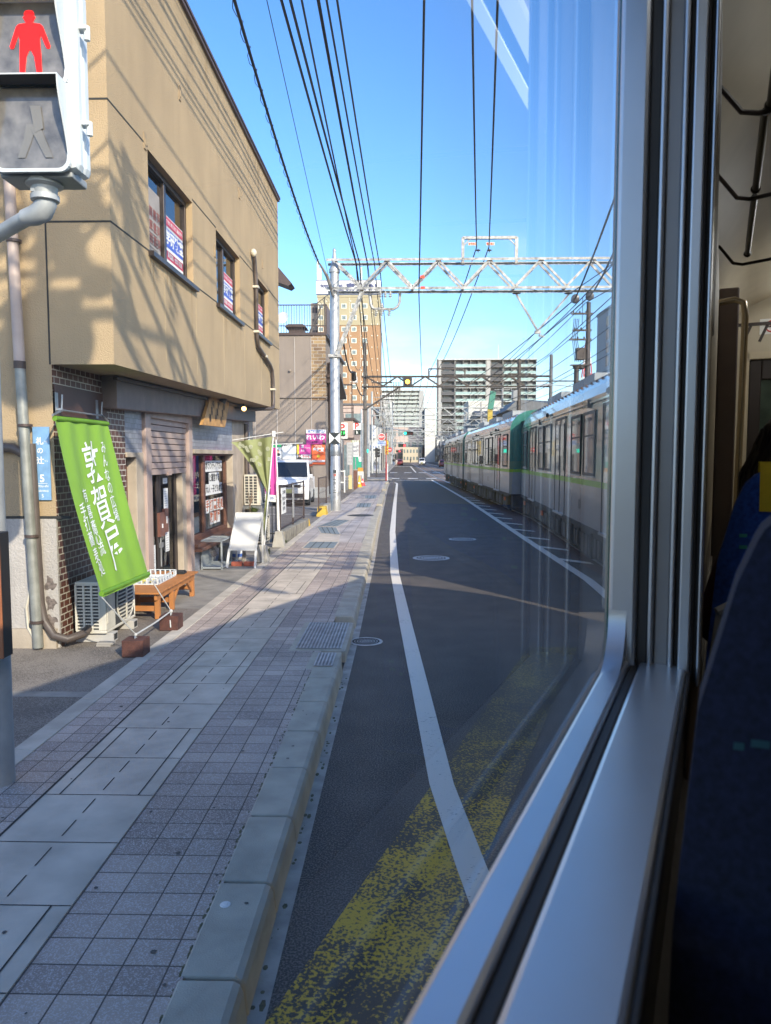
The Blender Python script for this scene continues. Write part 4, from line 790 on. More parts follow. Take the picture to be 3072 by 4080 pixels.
# van seen from the front
def wheel(b, c, r, wd, mi=0):
    b.lathe(c, [(r * .6, -wd / 2), (r * .95, -wd / 2), (r, -wd * .35), (r, wd * .35), (r * .95, wd / 2), (r * .6, wd / 2)], 20, mi, X3); b.lathe((c[0], c[1], c[2]), [(0, -wd * .46), (r * .55, -wd * .44), (r * .62, -wd * .5), (r * .62, wd * .5), (r * .55, wd * .44), (0, wd * .46)], 14, mi + 1, X3)
CAR_GLASS = M('car glass', (.012, .014, .016), .04, spec=.8); TYRE = M('tyre', (.018, .018, .018), .8); RIM = M('alloy rim', (.35, .36, .38), .3, .8); LAMP = M('headlamp', (.5, .52, .55), .1, .4); TAIL = M('tail lamp', (.45, .01, .01), .2); PLATEM = M('number plate', (.7, .66, .25), .5)
def car(name, label, loc, rz, col, kind='van', group=None, detail=True):
    """front faces -y; profile is (y, z)"""
    t = thing(name, label, 'van' if kind == 'van' else 'car', loc, 0, group)
    if kind == 'van': L_, W_, prof, belt, roof = 3.5, 1.48, [(-1.70, .25), (-1.75, .55), (-1.72, .88), (-1.62, 1.02), (-1.22, 1.10), (-.72, 1.72), (-.5, 1.80), (1.2, 1.82), (1.62, 1.78), (1.72, 1.0), (1.75, .45), (1.70, .25)], 1.06, 1.72
    else: L_, W_, prof, belt, roof = 3.9, 1.66, [(-1.9, .25), (-1.95, .55), (-1.9, .78), (-1.1, .95), (-.45, 1.42), (-.2, 1.48), (1.1, 1.47), (1.5, 1.35), (1.85, .95), (1.95, .6), (1.9, .25)], .96, 1.40
    c_, s_ = math.cos(rz), math.sin(rz); G = lambda p: (loc[0] + p[0] * c_ - p[1] * s_, loc[1] + p[0] * s_ + p[1] * c_, loc[2] + p[2])
    def bld_(b, nm, m, par, bev=0): b.v = [Vector(G(v)) for v in b.v]; return b.build(nm, m, par, bevel=bev)
    wx = lambda z: W_ / 2 * (1 if z < belt else lerp(1, .86, (z - belt) / (roof - belt + .1))) * (.97 if z < .3 else 1)
    b = B(); n = len(prof); nx = 5; vs = []
    for k in range(nx):
        s = -1 + 2 * k / (nx - 1)
        for y, z in prof: vs.append((wx(z) * s, y * (1 - .045 * s * s * (abs(y) > 1.2)), z - .02 * s * s * (z > 1.3)))
    fs = [(k * n + i, k * n + (i + 1) % n, (k + 1) * n + (i + 1) % n, (k + 1) * n + i) for k in range(nx - 1) for i in range(n)]; b.add(vs, fs, 0, True); b.add(vs[:n], [tuple(range(n))], 0); b.add(vs[-n:], [tuple(range(n))[::-1]], 0)
    bld_(b, 'body', col, t, .02)
    if not detail:
        b = B(); b.box(-W_ / 2 + .05, W_ / 2 - .05, -L_ / 2 + .1, L_ / 2 - .1, .06, .3); bld_(b, 'underbody', TYRE, t)
    iw = [i for i, p in enumerate(prof) if abs(p[1] - (1.10 if kind == 'van' else .95)) < .001][0]; a, c = prof[iw], prof[iw + 1]
    def shade(u, s, o): y, z = lerp(a[0], c[0], u), lerp(a[1], c[1], u); return (wx(z) * s * .9, y - o, z + o * .6)
    b = B(); b.grid(lambda u, v: shade(.04 + .92 * v, -1 + 2 * u, .014), 6, 4); bld_(b, 'windscreen', CAR_GLASS, t)
    r_ = [p for p in prof if p[0] > 0 and p[1] > .9]; p0, p1 = r_[-2], r_[-1]
    b = B(); b.grid(lambda u, v: (wx(lerp(p1[1], p0[1], v)) * (-1 + 2 * u) * .86, lerp(p1[0], p0[0], .15 + .7 * v) + .012, lerp(p1[1], p0[1], .15 + .7 * v)), 4, 3); bld_(b, 'rear_window', CAR_GLASS, t)
    for sd in (-1, 1):
        for y0, y1, u0 in (((-.95, -.02, .5), (.05, .75, 0), (.82, 1.5, 0)) if kind == 'van' else ((-.72, .1, .55), (.16, 1.15, 0))):
            z0, z1 = belt + .04, roof - .06
            b = B(); b.quad(*[(sd * (wx(z) + .008), y, z) for y, z in ((y0, z0), (y1, z0), (y1 - (0 if y1 < 1 else .12), z1), (y0 + u0, z1))]); bld_(b, 'side_window', CAR_GLASS, t)
        for y in (-1.12, 1.12) if kind == 'van' else (-1.2, 1.2): b = B(); wheel(b, (sd * (W_ / 2 - .09), y, .29), .29, .19); bld_(b, 'wheel', [TYRE, RIM], t)
        b = B(); b.hexa([(sd * .44, -1.755, .78), (sd * .70, -1.70, .80), (sd * .70, -1.60, .80), (sd * .44, -1.66, .78), (sd * .42, -1.725, .93), (sd * .71, -1.64, .98), (sd * .71, -1.56, .98), (sd * .42, -1.60, .93)]) if kind == 'van' else b.hexa([(sd * .48, -1.95, .62), (sd * .76, -1.86, .64), (sd * .76, -1.7, .64), (sd * .48, -1.8, .62), (sd * .48, -1.93, .74), (sd * .76, -1.84, .78), (sd * .76, -1.66, .78), (sd * .48, -1.78, .74)]); bld_(b, 'headlight', LAMP, t)
        if detail:
            b = B(); b.box(sd * (W_ / 2 + .03) - .05, sd * (W_ / 2 + .03) + .05, -.86, -.74, belt + .02, belt + .17); bld_(b, 'mirror', col, t, .02)
            b = B(); b.box(sd * (W_ / 2 + .002) - .005, sd * (W_ / 2 + .002) + .005, .35, .53, .92, .95); bld_(b, 'handle', col, t)
        e_ = L_ / 2 * .985; b = B(); b.box(sd * (W_ / 2 - .12) - .08, sd * (W_ / 2 - .12) + .08, e_ - .03, e_ + .01, .7 if kind == 'car' else .8, .86 if kind == 'car' else 1.1); bld_(b, 'tail_light', TAIL, t)
    f_ = -1.765 if kind == 'van' else -1.96
    b = B(); b.box(-.42, .42, f_, f_ + .04, .74, .84); b.box(-.55, .55, f_ + .002, f_ + .05, .34, .50); b.box(-.06, .06, f_ - .01, f_ + .02, .77, .85, 1); bld_(b, 'grille', [M('black grille', (.02, .02, .022), .35), RIM], t)
    b = B(); b.box(-.165, .165, f_ - .014, f_ + .005, .52, .68); bld_(b, 'number_plate', PLATEM, t)
    if detail:
        b = B()
        for x in (-.34, .34): b.box(x - .2, x + .2, -.35, -.2, .75, 1.35); b.box(x - .12, x + .12, -.33, -.24, 1.36, 1.55)
        bld_(b, 'front_seats', M('grey seat', (.2, .2, .2), .8), t)
        b = B(); b.box(-.55, .55, .6, 1.6, .06, .3); b.box(-W_ / 2 + .03, W_ / 2 - .03, -1.5, 1.5, .12, .3); bld_(b, 'underbody', TYRE, t)
    return t
CARW = M('white car paint', (.74, .74, .74), .25, coat=.6, var=.02)
car('parked_van', 'white boxy minivan parked nose out behind the brown fence', (-4.48, 30.3, .1), math.radians(3), CARW)
# ================================================================ next building with election posters
TAUPE = M('taupe panel wall', (.245, .20, .165), .85, var=.08, vs=1.5, bump=.5, bs=30, stain=.12)
nb = thing('taupe_building', 'taupe panelled building with a tiled brick pillar and roof terrace', 'building', (-8, 40, .1))
b = B(); b.box(-16, -4.32, 35.0, 46, .55, 7.68); b.box(-4.32, -3.66, 35.01, 46, .55, 4.68); b.build('wall', TAUPE, nb)
b = B(); b.box(-16, -3.64, 34.985, 46, .05, .58); b.build('plinth', M('grey plinth', (.36, .36, .35), .9), nb)
b = B(); b.box(-4.32, -3.64, 34.985, 35.3, 4.68, 7.68); b.build('brick_pillar', MB_('sand brick', (.40, .27, .13), (.20, .12, .065), (.42, .38, .32), .42, .155, .012, 'xz', .7, .5, 0, .4), nb)
b = B(); b.box(-4.32, -3.72, 35.3, 46, 4.68, 7.68); b.build('street_wall', TAUPE, nb)
b = B()
for x in (-8.9, -7.0, -5.95, -5.1, -4.33): b.box(x, x + .03, 34.975, 35.0, .58, 7.6)
b.build('panel_joint', M('panel joint', (.40, .36, .33), .85), nb)
b = B()
for x in (-6.75, -5.3, -9.3): b.lathe((x, 35, 6.05), [(.045, -.02), (.06, -.1), (.03, -.12), (0, -.12)], 10, 0, Y3)
b.box(-16, -3.55, 34.92, 34.98, 4.78, 4.84); b.build('vent_pipe', TAUPE, nb)
b = B(); b.box(-16, -3.58, 34.93, 46, 7.68, 7.80); b.build('roof_edge', BROWN_MET, nb)
b = B()
for k in range(40): x = -8.4 + .122 * k; b.box(x, x + .025, 34.99, 35.01, 7.80, 9.05)
for x in (-8.4, -6.0, -3.62): b.box(x, x + .05, 34.98, 35.03, 7.80, 9.1)
b.box(-8.4, -3.58, 34.98, 35.02, 9.05, 9.1); b.box(-8.4, -3.58, 34.98, 35.02, 8.1, 8.14); b.build('railing', BROWN_MET, nb)
b = B(); b.box(-3.62, -3.56, 35.02, 40, 7.8, 9.08); b.build('side_screen', M('brown screen', (.13, .10, .095), .7), nb)
b = B(); b.box(-5.7, -4.95, 37.2, 38, 7.8, 8.42); b.prism([(-5.85, 8.42), (-4.8, 8.42), (-4.95, 8.56), (-5.7, 8.56)], 1, 37, 38.2); b.build('roof_shed', BROWN_MET, nb)
b = B(); b.box(-3.72, -3.50, 36.4, 36.9, 1.0, 6.6); b.cyl((-3.56, 36.3, .2), (-3.56, 36.3, 6.6), .06); b.box(-3.72, -3.2, 36.1, 38.5, 5.6, 5.9); b.prism([(36.0, 6.0), (39.5, 5.2), (39.5, 5.05), (36.0, 5.85)], 0, -3.7, -3.0); b.build('side_duct', BROWN_MET, nb)
t = thing('satellite_dish', 'white satellite dish beside the roof terrace railing', 'satellite dish', (-5.47, 33.9, 8.2)); b = B(); b.lathe((-5.45, 33.9, 8.3), [(.0, .08), (.15, .06), (.27, 0)], 22, 0, Vector((.35, 1, -.25))); b.build('dish', WHITE, t); b = B(); b.tube([(-5.9, 34.9, 8.5), (-5.6, 34.2, 8.5), (-5.45, 34.0, 8.3)], .025, 6); b.build('arm', STEEL, t)
t = thing('roof_aerial', 'tangled television aerial on a pole above the roof terrace', 'aerial', (-4.2, 40, 7.8)); b = B(); b.tube([(-4.2, 40, 7.8), (-4.2, 40, 10.5)], .03, 6); b.bar((-5.05, 40, 8.5), (-4.39, 40, 10.0), .08, .08); b.bar((-4.95, 40, 8.5), (-4.45, 40, 9.6), .05, .05)
for k in range(6): b.bar((-4.6 + .14 * k, 40, 10.2 + .09 * k), (-4.4 + .14 * k, 40.1, 9.95 + .09 * k), .02, .02)
b.tube([(-4.7, 40, 10.1), (-3.8, 40, 10.75)], .02, 5); b.build('aerial', STEEL_D, t)
b = B(); b.prism([(-8.0, 10.4), (-5.5, 10.3), (-4.82, 9.5), (-4.97, 9.38), (-5.6, 9.62), (-8.0, 9.7)], 1, 32.5, 33.5); b.build('eaves', BROWN_MET, tag=('brown sloping eave peeping past the beige building', 'eave'))
def poster(name, label, x0, x1, z0, z1, parts, mats, y=34.95):
    b = B(); b.box(x0, x1, y - .012, y + .02, z0, z1); yy = y - .014
    for p in parts:
        if p[0] == 'r': _, u0, u1, v0, v1, mi = p; b.quad((lerp(x0, x1, u0), yy, lerp(z0, z1, v0)), (lerp(x0, x1, u1), yy, lerp(z0, z1, v0)), (lerp(x0, x1, u1), yy, lerp(z0, z1, v1)), (lerp(x0, x1, u0), yy, lerp(z0, z1, v1)), mi=mi); yy -= .001
        elif p[0] == 't': _, s_, u, v, sz, mi, sxx = p; yy -= .001; b.text(s_, sz * (z1 - z0), (lerp(x0, x1, u), yy, lerp(z0, z1, v)), X3, Z3, mi, .03, sxx); yy -= .001
        elif p[0] == 'face':
            _, u, v, r_, = p; r_ *= (z1 - z0); c = Vector((lerp(x0, x1, u), yy - .001, lerp(z0, z1, v)))
            for o, rr, sz, mi in (((0, 0, -1.55), 1.25, .7, 3), ((0, -.001, .12), .82, 1.15, 3), ((0, -.002, -.1), .72, 1.12, 4)): q = c + Vector(o) * r_; q.y = c.y + o[1]; b.add([q + Vector((rr * r_ * math.cos(a), 0, rr * sz * r_ * math.sin(a))) for a in [k * math.pi / 9 for k in range(18)]], [tuple(range(18))], mi)
            for sx_ in (-.3, .3): b.quad(*[c + Vector((sx_ * r_ + dx * r_, -.004, (.05 + dz) * r_)) for dx, dz in ((-.13, 0), (.13, 0), (.13, .07), (-.13, .07))], mi=3)
            b.quad(*[c + Vector((dx * r_, -.004, (-.55 + dz) * r_)) for dx, dz in ((-.25, .06), (0, 0), (.25, .06), (0, .1))], mi=5); yy -= .008
    b.build(name, mats, tag=(label, 'poster'))
SKIN = M('printed skin', (.62, .36, .25), .7); PM = [PINK, LETTER_WHITE, LETTER_BLUE, INK, SKIN, LETTER_RED, ORANGE, GREEN_P, PAPER, M('yellow print', (.75, .55, .05), .6)]
AT = lambda px, py: (lambda p: (p.x, p.z))(atY(px, py, 34.94))
x0, z1 = AT(1220, 1712); x1, z0 = AT(1299, 1770)
poster('election_poster', 'magenta poster with large white lettering above the orange one', x0, x1, z0, z1, [('r', .0, 1, .74, 1, 8), ('t', '消費税は廃止!', .5, .87, .2, 2, .95), ('t', 'れいわ', .46, .46, .42, 1, 1.05), ('t', '新選組', .42, .13, .13, 3, 1), ('face', .9, .2, .10)], PM)
x0, z1 = AT(1242, 1772); x1, z0 = AT(1296, 1850)
poster('election_poster', 'orange poster with white lettering over a sun emblem', x0, x1, z0, z1, [('t', '参政党', .5, .74, .23, 1, .82), ('t', '日本をなめるな', .5, .93, .06, 1, .9), ('t', '◉', .5, .40, .2, 9, 1), ('r', .02, .98, .12, .22, 8), ('t', '参加型政治', .5, .17, .06, 5, 1.1)], [ORANGE] + PM[1:])
x0, z1 = AT(1183, 1771); x1, z0 = AT(1238, 1826)
poster('election_poster', 'magenta and white poster reading きのせ beside the orange one', x0, x1, z0, z1, [('r', 0, .16, .28, 1, 9), ('r', 0, 1, 0, .27, 8), ('t', '変', .42, .84, .24, 1, .9), ('t', 'える', .42, .55, .16, 1, .9), ('t', 'もとから', .78, .75, .09, 1, .9), ('t', 'きのせ', .66, .12, .2, 5, .9), ('face', .18, .2, .12)], PM)
x0, z1 = AT(1124, 1771); x1, z0 = AT(1180, 1830)
poster('election_poster', 'white poster with a line of black lettering along the top', x0, x1, z0, z1, [('t', '目覚めよ、国民', .5, .92, .15, 3, .95), ('t', '— — —', .5, .8, .06, 3, 1)], [PAPER] + PM[1:])
x0, z1 = AT(1088, 1771); x1, z0 = AT(1122, 1835)
poster('election_poster', 'poster with a man in a dark suit on green and white', x0, x1, z0, z1, [('r', 0, 1, .82, 1, 7), ('r', 0, 1, 0, .22, 8), ('face', .56, .56, .12), ('t', '斉藤', .5, .11, .2, 2, .8)], [PAPER] + PM[1:])
# ================================================================ tram portals
SILVER = M('flaking silver paint', (.40, .39, .37), .5, .3, var=.45, vs=9, stain=.55); PORC = M('porcelain', (.55, .54, .50), .25); ORED = M('red lead paint', (.6, .08, .04), .6)
def insulator(t, p, d, m=PORC, r=.07, n=3):
    b = B(); d = Vector(d).normalized(); pr = [(.015, -.03)]
    for k in range(n): pr += [(.02, k * .06), (r, k * .06 + .015), (r * .85, k * .06 + .03), (.022, k * .06 + .045)]
    pr += [(.015, n * .06 + .03), (.0, n * .06 + .03)]; b.lathe(p, pr, 10, 0, d); b.build('insulator', m, t)
def portal(name, label, x, y, xe, zt, zb, rp_, zp, m, mp_, node0, bay, brace=None, group=None, gantry=None, cap=True, base=.15):
    t = thing(name, label, 'tram portal', (x, y, base), 0, group)
    b = B(); b.lathe((x, y, base), [(rp_ * 1.08, 0), (rp_ * 1.08, 1.55), (rp_, 1.57), (rp_ * .93, zp - .75 - base)], 20)
    if cap: b.lathe((x, y, zp - .76), [(rp_ * 1.12, 0), (rp_ * 1.12, .12), (rp_ * .95, .14), (rp_ * .5, .45), (rp_ * .28, .66), (rp_ * .3, .70), (rp_ * .36, .74), (rp_ * .2, .80), (0, .82)], 20)
    else: b.lathe((x, y, zp - .75), [(rp_ * .93, 0), (rp_ * .9, .7), (0, .72)], 14)
    b.build('pole', mp_, t)
    b = B(); b.lathe((xe, y, 0), [(rp_, 0), (rp_ * .9, zp - 1)], 16); b.build('pole', mp_, t)
    b = B(); h = .28
    for dy in (-h, h):
        for z in (zt, zb): b.box(x - .25, xe, y + dy - .045, y + dy + .045, z - .012, z + .012); b.box(x - .25, xe, y + dy + (.045 if dy > 0 else -.045) - .012 * (dy > 0), y + dy + (.045 if dy > 0 else -.045) + .012 * (dy < 0), z - .07, z - .0125)
        k = node0; up = True; prev = (x + .05, zt - .04)
        while k < xe:
            cur = (k, zb + .03) if up else (k, zt - .03)
            b.bar((prev[0], y + dy * .86, prev[1]), (cur[0], y + dy * .86, cur[1]), .05, .075)
            prev = cur; up = not up; k += bay / 2
    k = node0
    while k < xe: b.bar((k, y - h, zb), (k, y + h, zb), .04, .04); b.bar((k + bay / 2, y - h, zt), (k + bay / 2, y + h, zt), .04, .04); b.bar((k, y - h, zb + .005), (k + bay / 2, y + h, zb + .005), .035, .012); k += bay
    b.build('truss_beam', m, t)
    if brace:
        b = B(); a, c = brace
        for dy in (-.2, .2): b.bar((x + .05, y + dy, a[1]), (c[0], y + dy, c[1]), .06, .09)
        for q in range(5): u = (q + .5) / 5; p = Vector((lerp(x + .05, c[0], u), y, lerp(a[1], c[1], u))); b.bar(p + Vector((0, -.2, -.06)), p + Vector((0, .2, .06)), .04, .012)
        b.box(x - rp_ - .04, x + rp_ + .04, y - rp_ - .04, y + rp_ + .04, a[1] - .06, a[1] + .04); b.build('knee_brace', m, t)
    if gantry:
        g0, g1, gz = gantry; b = B()
        for gx in (g0, g1): b.box(gx - .05, gx + .05, y - .05, y + .05, zt - .15, gz)
        b.box(g0, g1, y - .05, y + .05, gz - .06, gz + .03); b.bar((g0, y, gz - .3), (g0 + .25, y, gz - .04), .04, .04); b.bar((g1, y, gz - .3), (g1 - .25, y, gz - .04), .04, .04); b.build('wire_frame', m, t)
    return t
YP1, XP1 = 25.6, -2.34
po = portal('tram_portal', 'silver lattice tram portal on a tall steel pole beside the pavement', XP1, YP1, 10.5, 8.62, 7.68, .165, 9.0, SILVER, M('bright galvanised pole', (.46, .455, .445), .42, .45, var=.15, vs=5, stain=.25, bump=.15, bs=25), -1.41, 1.715, ((0, 5.45), (-1.38, 7.66)), gantry=(2.0, 3.8, 9.38))
A_ = lambda px, py: atY(px, py, YP1)
b = B(); p0, p1, p2, p3, p4 = A_(1472, 1168), A_(1478, 1215), A_(1492, 1231), A_(1568, 1232), A_(1594, 1165)
b.tube([p0, p1, A_(1484, 1227), p2, p3, A_(1584, 1222), A_(1592, 1205), p4], .05, 8); b.build('hanger_bracket', SILVER, po)
for px, py in ((1516, 1172), (1536, 1172), (1556, 1172)): insulator(po, A_(px, py) + Vector((0, -.28, 0)), (0, 0, -1), n=3)
for px, py in ((1500, 1238), (1522, 1238), (1552, 1238)): insulator(po, A_(px, py), (-.15, 0, -1), n=3)
insulator(po, A_(1522, 1226), (0, 0, 1), r=.06, n=2)
for px in (1905, 1950): insulator(po, A_(px, 995), (0, 0, -1), M('dark porcelain', (.10, .10, .11), .3), r=.09, n=1); 
b = B()
for s_, px in (('信号高圧', 1873), ('電灯高圧', 1945)): p = A_(px + 8, 974); b.box(p.x - .14, p.x + .14, YP1 - .06, YP1 - .052, p.z - .045, p.z + .055); b.text(s_, .085, (p.x, YP1 - .066, p.z), X3, Z3, 1, .02, .75)
b.build('name_plate', [M('pale yellow plate', (.70, .66, .45), .6), LETTER_RED], po)
v0, v1, v2 = A_(2058, 1174), A_(2265, 1174), A_(2142, 1318)
b = B(); b.bar(v0, v2, .06, .06); b.bar(v1, v2, .06, .06); b.box(v2.x - .1, v2.x + .1, YP1 - .06, YP1 + .06, v2.z - .1, v2.z); b.build('wire_hanger', SILVER, po)
for v in (v0, v1): insulator(po, v + Vector((0, 0, .06)), (0, 0, -1), M('dark porcelain', (.10, .10, .11), .3), r=.15, n=1)
insulator(po, v2 + Vector((.05, 0, -.16)), (1, 0, -.2), n=3)
R.seed(17); b = B()
for px, py in ((1682, 1112), (1684, 1155)): p = A_(px, py); b.box(p.x - .07, p.x + .07, YP1 - .335, YP1 - .326, p.z - .05, p.z + .045)
b.build('red_patch', ORED, po)
t = thing('warning_plate', 'square black and white warning plate with two triangles on the steel pole', 'sign', (XP1, YP1 - .2, 2.7))
b = B(); yq = YP1 - .205; x0, x1, z0, z1 = XP1 - .19, XP1 + .19, 2.46, 2.84; xm, zm = XP1, 2.65
b.box(x0, x1, yq, yq + .02, z0, z1); b.quad((x0, yq - .002, z1), (x1, yq - .002, z1), (xm, yq - .002, zm), mi=1); b.quad((x0, yq - .002, z0), (x1, yq - .002, z0), (xm, yq - .002, zm), mi=1); b.build('plate', [WHITE, M('black plate', (.03, .035, .035), .4)], t)
b = B(); rr = .182
for k, ch in enumerate('建平一六・二'): b.text(ch, .13, (XP1 - .0, YP1 - rr, 1.50 - .135 * k), X3, Z3, 1 if k == 1 else 0, .02)
b.build('pole_marking', [INK, ORED], po)
b = B(); b.lathe((XP1, YP1, 2.05), [(rr * .95, 0), (rr * .98, .02), (rr * .98, .3), (rr * .95, .32)], 16); b.build('pole_band', STEEL, po)
# near portal, just behind the viewer: it throws the lattice shadow on the beige wall
pn = copy_thing(po, (-2.45, .3, .15), label='silver lattice tram portal standing behind the tram, out of the picture')
b = B(); b.lathe((.95, .22, 7.15), [(0, -.03), (.42, -.03), (.45, 0), (.42, .03), (0, .03)], 30, 0, (.5, -.8, .45)); b.tube([(.95, .3, 7.2), (.95, .3, 8.6)], .06, 8); b.box(.7, 1.2, .2, .5, 7.35, 7.6); b.build('round_signal', STEEL_D, pn)
R.seed(71); b = B()
for k in range(16): x0_ = R.uniform(.2, 2.2); z0_ = R.uniform(7.5, 8.9); b.tube([(x0_, .3, z0_), (x0_ + R.uniform(-.4, .4), .3 + R.uniform(-.3, .3), z0_ + R.uniform(.1, .6)), (x0_ + R.uniform(-.9, .9), .3, z0_ + R.uniform(-.5, .5))], R.uniform(.02, .06), 6)
for k in range(12): b.ball((R.uniform(.2, 2.0), .3, R.uniform(7.6, 8.9)), R.uniform(.08, .2), 1, .6, 1, 8)
b.build('switch_gear', STEEL_D, pn)  # unseen tubes and balls added to thicken the shadow on the beige wall

# second portal with the amber signal
DKP = M('backlit brown steel', (.075, .062, .055), .6, .3, var=.3);  # the second portal's backlit darkness is put into this colour
p2_ = portal('tram_portal', 'dark tram portal carrying an amber signal across the street', -2.87, 56, 11, 8.05, 7.3, .14, 10.6, DKP, M('backlit concrete pole', (.13, .115, .10), .8, var=.2, stain=.3), -1.5, 2.1, ((0, 5.6), (-.2, 7.3)), gantry=(1.9, 4.6, 8.6), cap=False)  # its pole is coloured dark for the same backlight
b = B(); b.box(-2.3, -.8, 55.7, 55.75, 7.5, 7.6)
for k in range(5): x = -.75 + .12 * k; b.box(x, x + .05, 55.7, 55.8, 6.6 + .1 * (k % 2), 7.6)
b.tube([(-.1, 55.7, 7.9), (.25, 55.7, 7.7), (.3, 55.7, 7.2)], .03, 6); b.build('cable_bracket', DKP, p2_)
t = thing('tram_signal', 'square black tram signal with a lit amber lamp on the dark portal', 'signal', (.34, 55.5, 7.5))
p = atY(1624, 1521, 55.5); b = B(); b.box(p.x - .33, p.x + .33, 55.5, 55.7, p.z - .37, p.z + .37); b.build('housing', M('signal black', (.02, .02, .022), .5), t, bevel=.02)
b = B(); b.lathe((p.x, 55.5, p.z), [(.20, 0), (.21, -.1), (.2, -.1), (.185, 0)], 22, 0, -Y3 * -1); b.disc((p.x, 55.49, p.z), .165, 22, 1, Y3); b.build('lamp', [M('signal black', (.02, .02, .022), .5), M('amber lamp', (1, .42, .05), .3, emit=2.2)], t)
far = [(86, 'silver'), (112, 'silver'), (140, 'x'), (168, 'x'), (200, 'x'), (235, 'x'), (275, 'x'), (315, 'x')]
SILV2 = M('weathered silver paint', (.38, .39, .38), .5, .3, var=.2)
pf = portal('tram_portal', 'grey lattice tram portal nearest beyond the road crossing', -3.6, 86, 12.6, 7.7, 6.85, .13, 9.6, SILV2, SILV2, -2.4, 2.0, gantry=(2.0, 4.4, 8.3), cap=False, group='far tram portals over the street')
b = B(); b.tube([(-3.6, 86, 5), (-1.6, 86, 6.8)], .06, 6); b.tube([(12.6, 86, 5), (10.6, 86, 6.8)], .06, 6); b.build('knee_brace', SILV2, pf)
for k, (y, _) in enumerate(far[1:]): copy_thing(pf, (-3.6 + R.uniform(-.3, .3), y, .15), label='grey lattice tram portal in the row of portals down the street')
# ================================================================ wires
WIRE = M('black cable', (.018, .018, .02), .6, var=.1); WIRE_G = M('grey cable', (.10, .10, .105), .6)
def wire(label, pts, r=.016, m=WIRE, group='overhead wires along the street', sag=.0, n=6, name='overhead_wire'):
    pts = [Vector(p) for p in pts]; o = []
    for a, c in zip(pts, pts[1:]):
        k = max(2, int((c - a).length / 3))
        for i in range(k): u = i / k; q = a.lerp(c, u); q.z -= sag * (c - a).length / 30 * 4 * u * (1 - u); o.append(q)
    o.append(pts[-1]); b = B(); b.tube(o, r, n, sm=True); return b.build(name, m, tag=(label, 'wire', group))
def back(px1, py1, px0, Yn=10.7, ext=14, Y1=YP1):      # a wire through a point at the portal and a point of the upper picture edge, run on behind
    a = atY(px1, py1, Y1); n_ = atY(px0, 0, Yn); d = n_ - a; return [n_ + d * (ext / Yn), n_, a]
# black wires to the far left of the portal, then on to the second portal
LBL = 'thin black overhead wire running along the left side of the street'
wl = [(1063, 1235, 1010 + 70, .010), (1202, 1420, 1050, .018), (1265, 1463, 1050, .016), (1272, 1466, 1055, .012), (1301, 1492, 1050, .018), (1343, 1513, 1060, .018)]
W2 = {}
q = back(1312, 1115, 1063, 10.7); wire('very thin wire left of the steel pole, finest of the overhead wires', q + [(-4.2, 56, 8.2)], .007)
for k, (x0, x1, y1, r) in enumerate(wl[1:]):
    q = back(x1, y1, x0); e = (-2.2 + .32 * k, 56, 7.6); wire(LBL, q + [e, (-2.6 + .3 * k, 112, 7.0)], r, sag=.18)
for dx in (0, .12): q = back(1437 - 18, 1050, 1121 + 8 * dx, 10.7); wire('thick black cable in the pair nearest the spiral wrapped cable', [v + Vector((dx, 0, 0)) for v in q] + [(-2.75 + dx, 56, 7.2)], .024, sag=.15, group='thick cable pair')
# spiral wrapped cable ending at the pole bracket
sp = [atY(1272, 1052, 24.6), atY(934, 0, 11.0)]; d = sp[1] - sp[0]; sp = [sp[1] + d * .9] + sp[::-1]
t = thing('wrapped_cable', 'thick black cable wrapped with a loose spiral wire, left of the steel pole', 'cable', tuple(sp[2])); pts = [sp[0].lerp(sp[1], k / 8) for k in range(9)] + [sp[1].lerp(sp[2], k / 10) - Z3 * .25 * 4 * (k / 10) * (1 - k / 10) for k in range(1, 11)]
b = B(); b.tube(pts, .026, 8); b.build('cable', WIRE, t)
b = B(); hel = []
for i in range(len(pts) - 1):
    for k in range(12): u = k / 12; c = pts[i].lerp(pts[i + 1], u); a = (i * 12 + k) * .75 * 1.6; hel.append(c + Vector((.05 * math.cos(a), 0, .05 * math.sin(a) - .03)))
b.tube(hel, .006, 4); b.build('spiral_wire', WIRE, t)
e0 = atY(1275, 1052, 24.6); e1 = atY(1328, 1180, 25.4); b = B(); b.tube([e0, e0.lerp(e1, .5) + Vector((.02, 0, .12)), e1], [.03, .06, .05], 8); b.build('cable_sleeve', M('grey sleeve', (.22, .21, .20), .6), t)
wire('black cable sagging from the steel pole down to the dark pole', [atY(1368, 1365, 26.2), atY(1405, 1480, 40), atY(1450, 1575, 55)], .035, sag=.9, group='cables between the poles')
wire('thin telephone cable hanging beside the black sagging cable', [atY(1378, 1300, 26.2), atY(1445, 1430, 55)], .014, sag=1.2, group='cables between the poles')
b = B(); p = atY(1410, 1500, 41); b.lathe(p, [(0, -.3), (.12, -.25), (.14, .2), (0, .3)], 8, 0, (0, .5, -1)); p = atY(1415, 1510, 42); b.box(p.x - .12, p.x + .12, 41.9, 42.2, p.z - .2, p.z + .12, 1); b.build('cable_joint_box', [WIRE, WHITE], tag=('pale joint box hanging on the black sagging cable', 'joint box'))
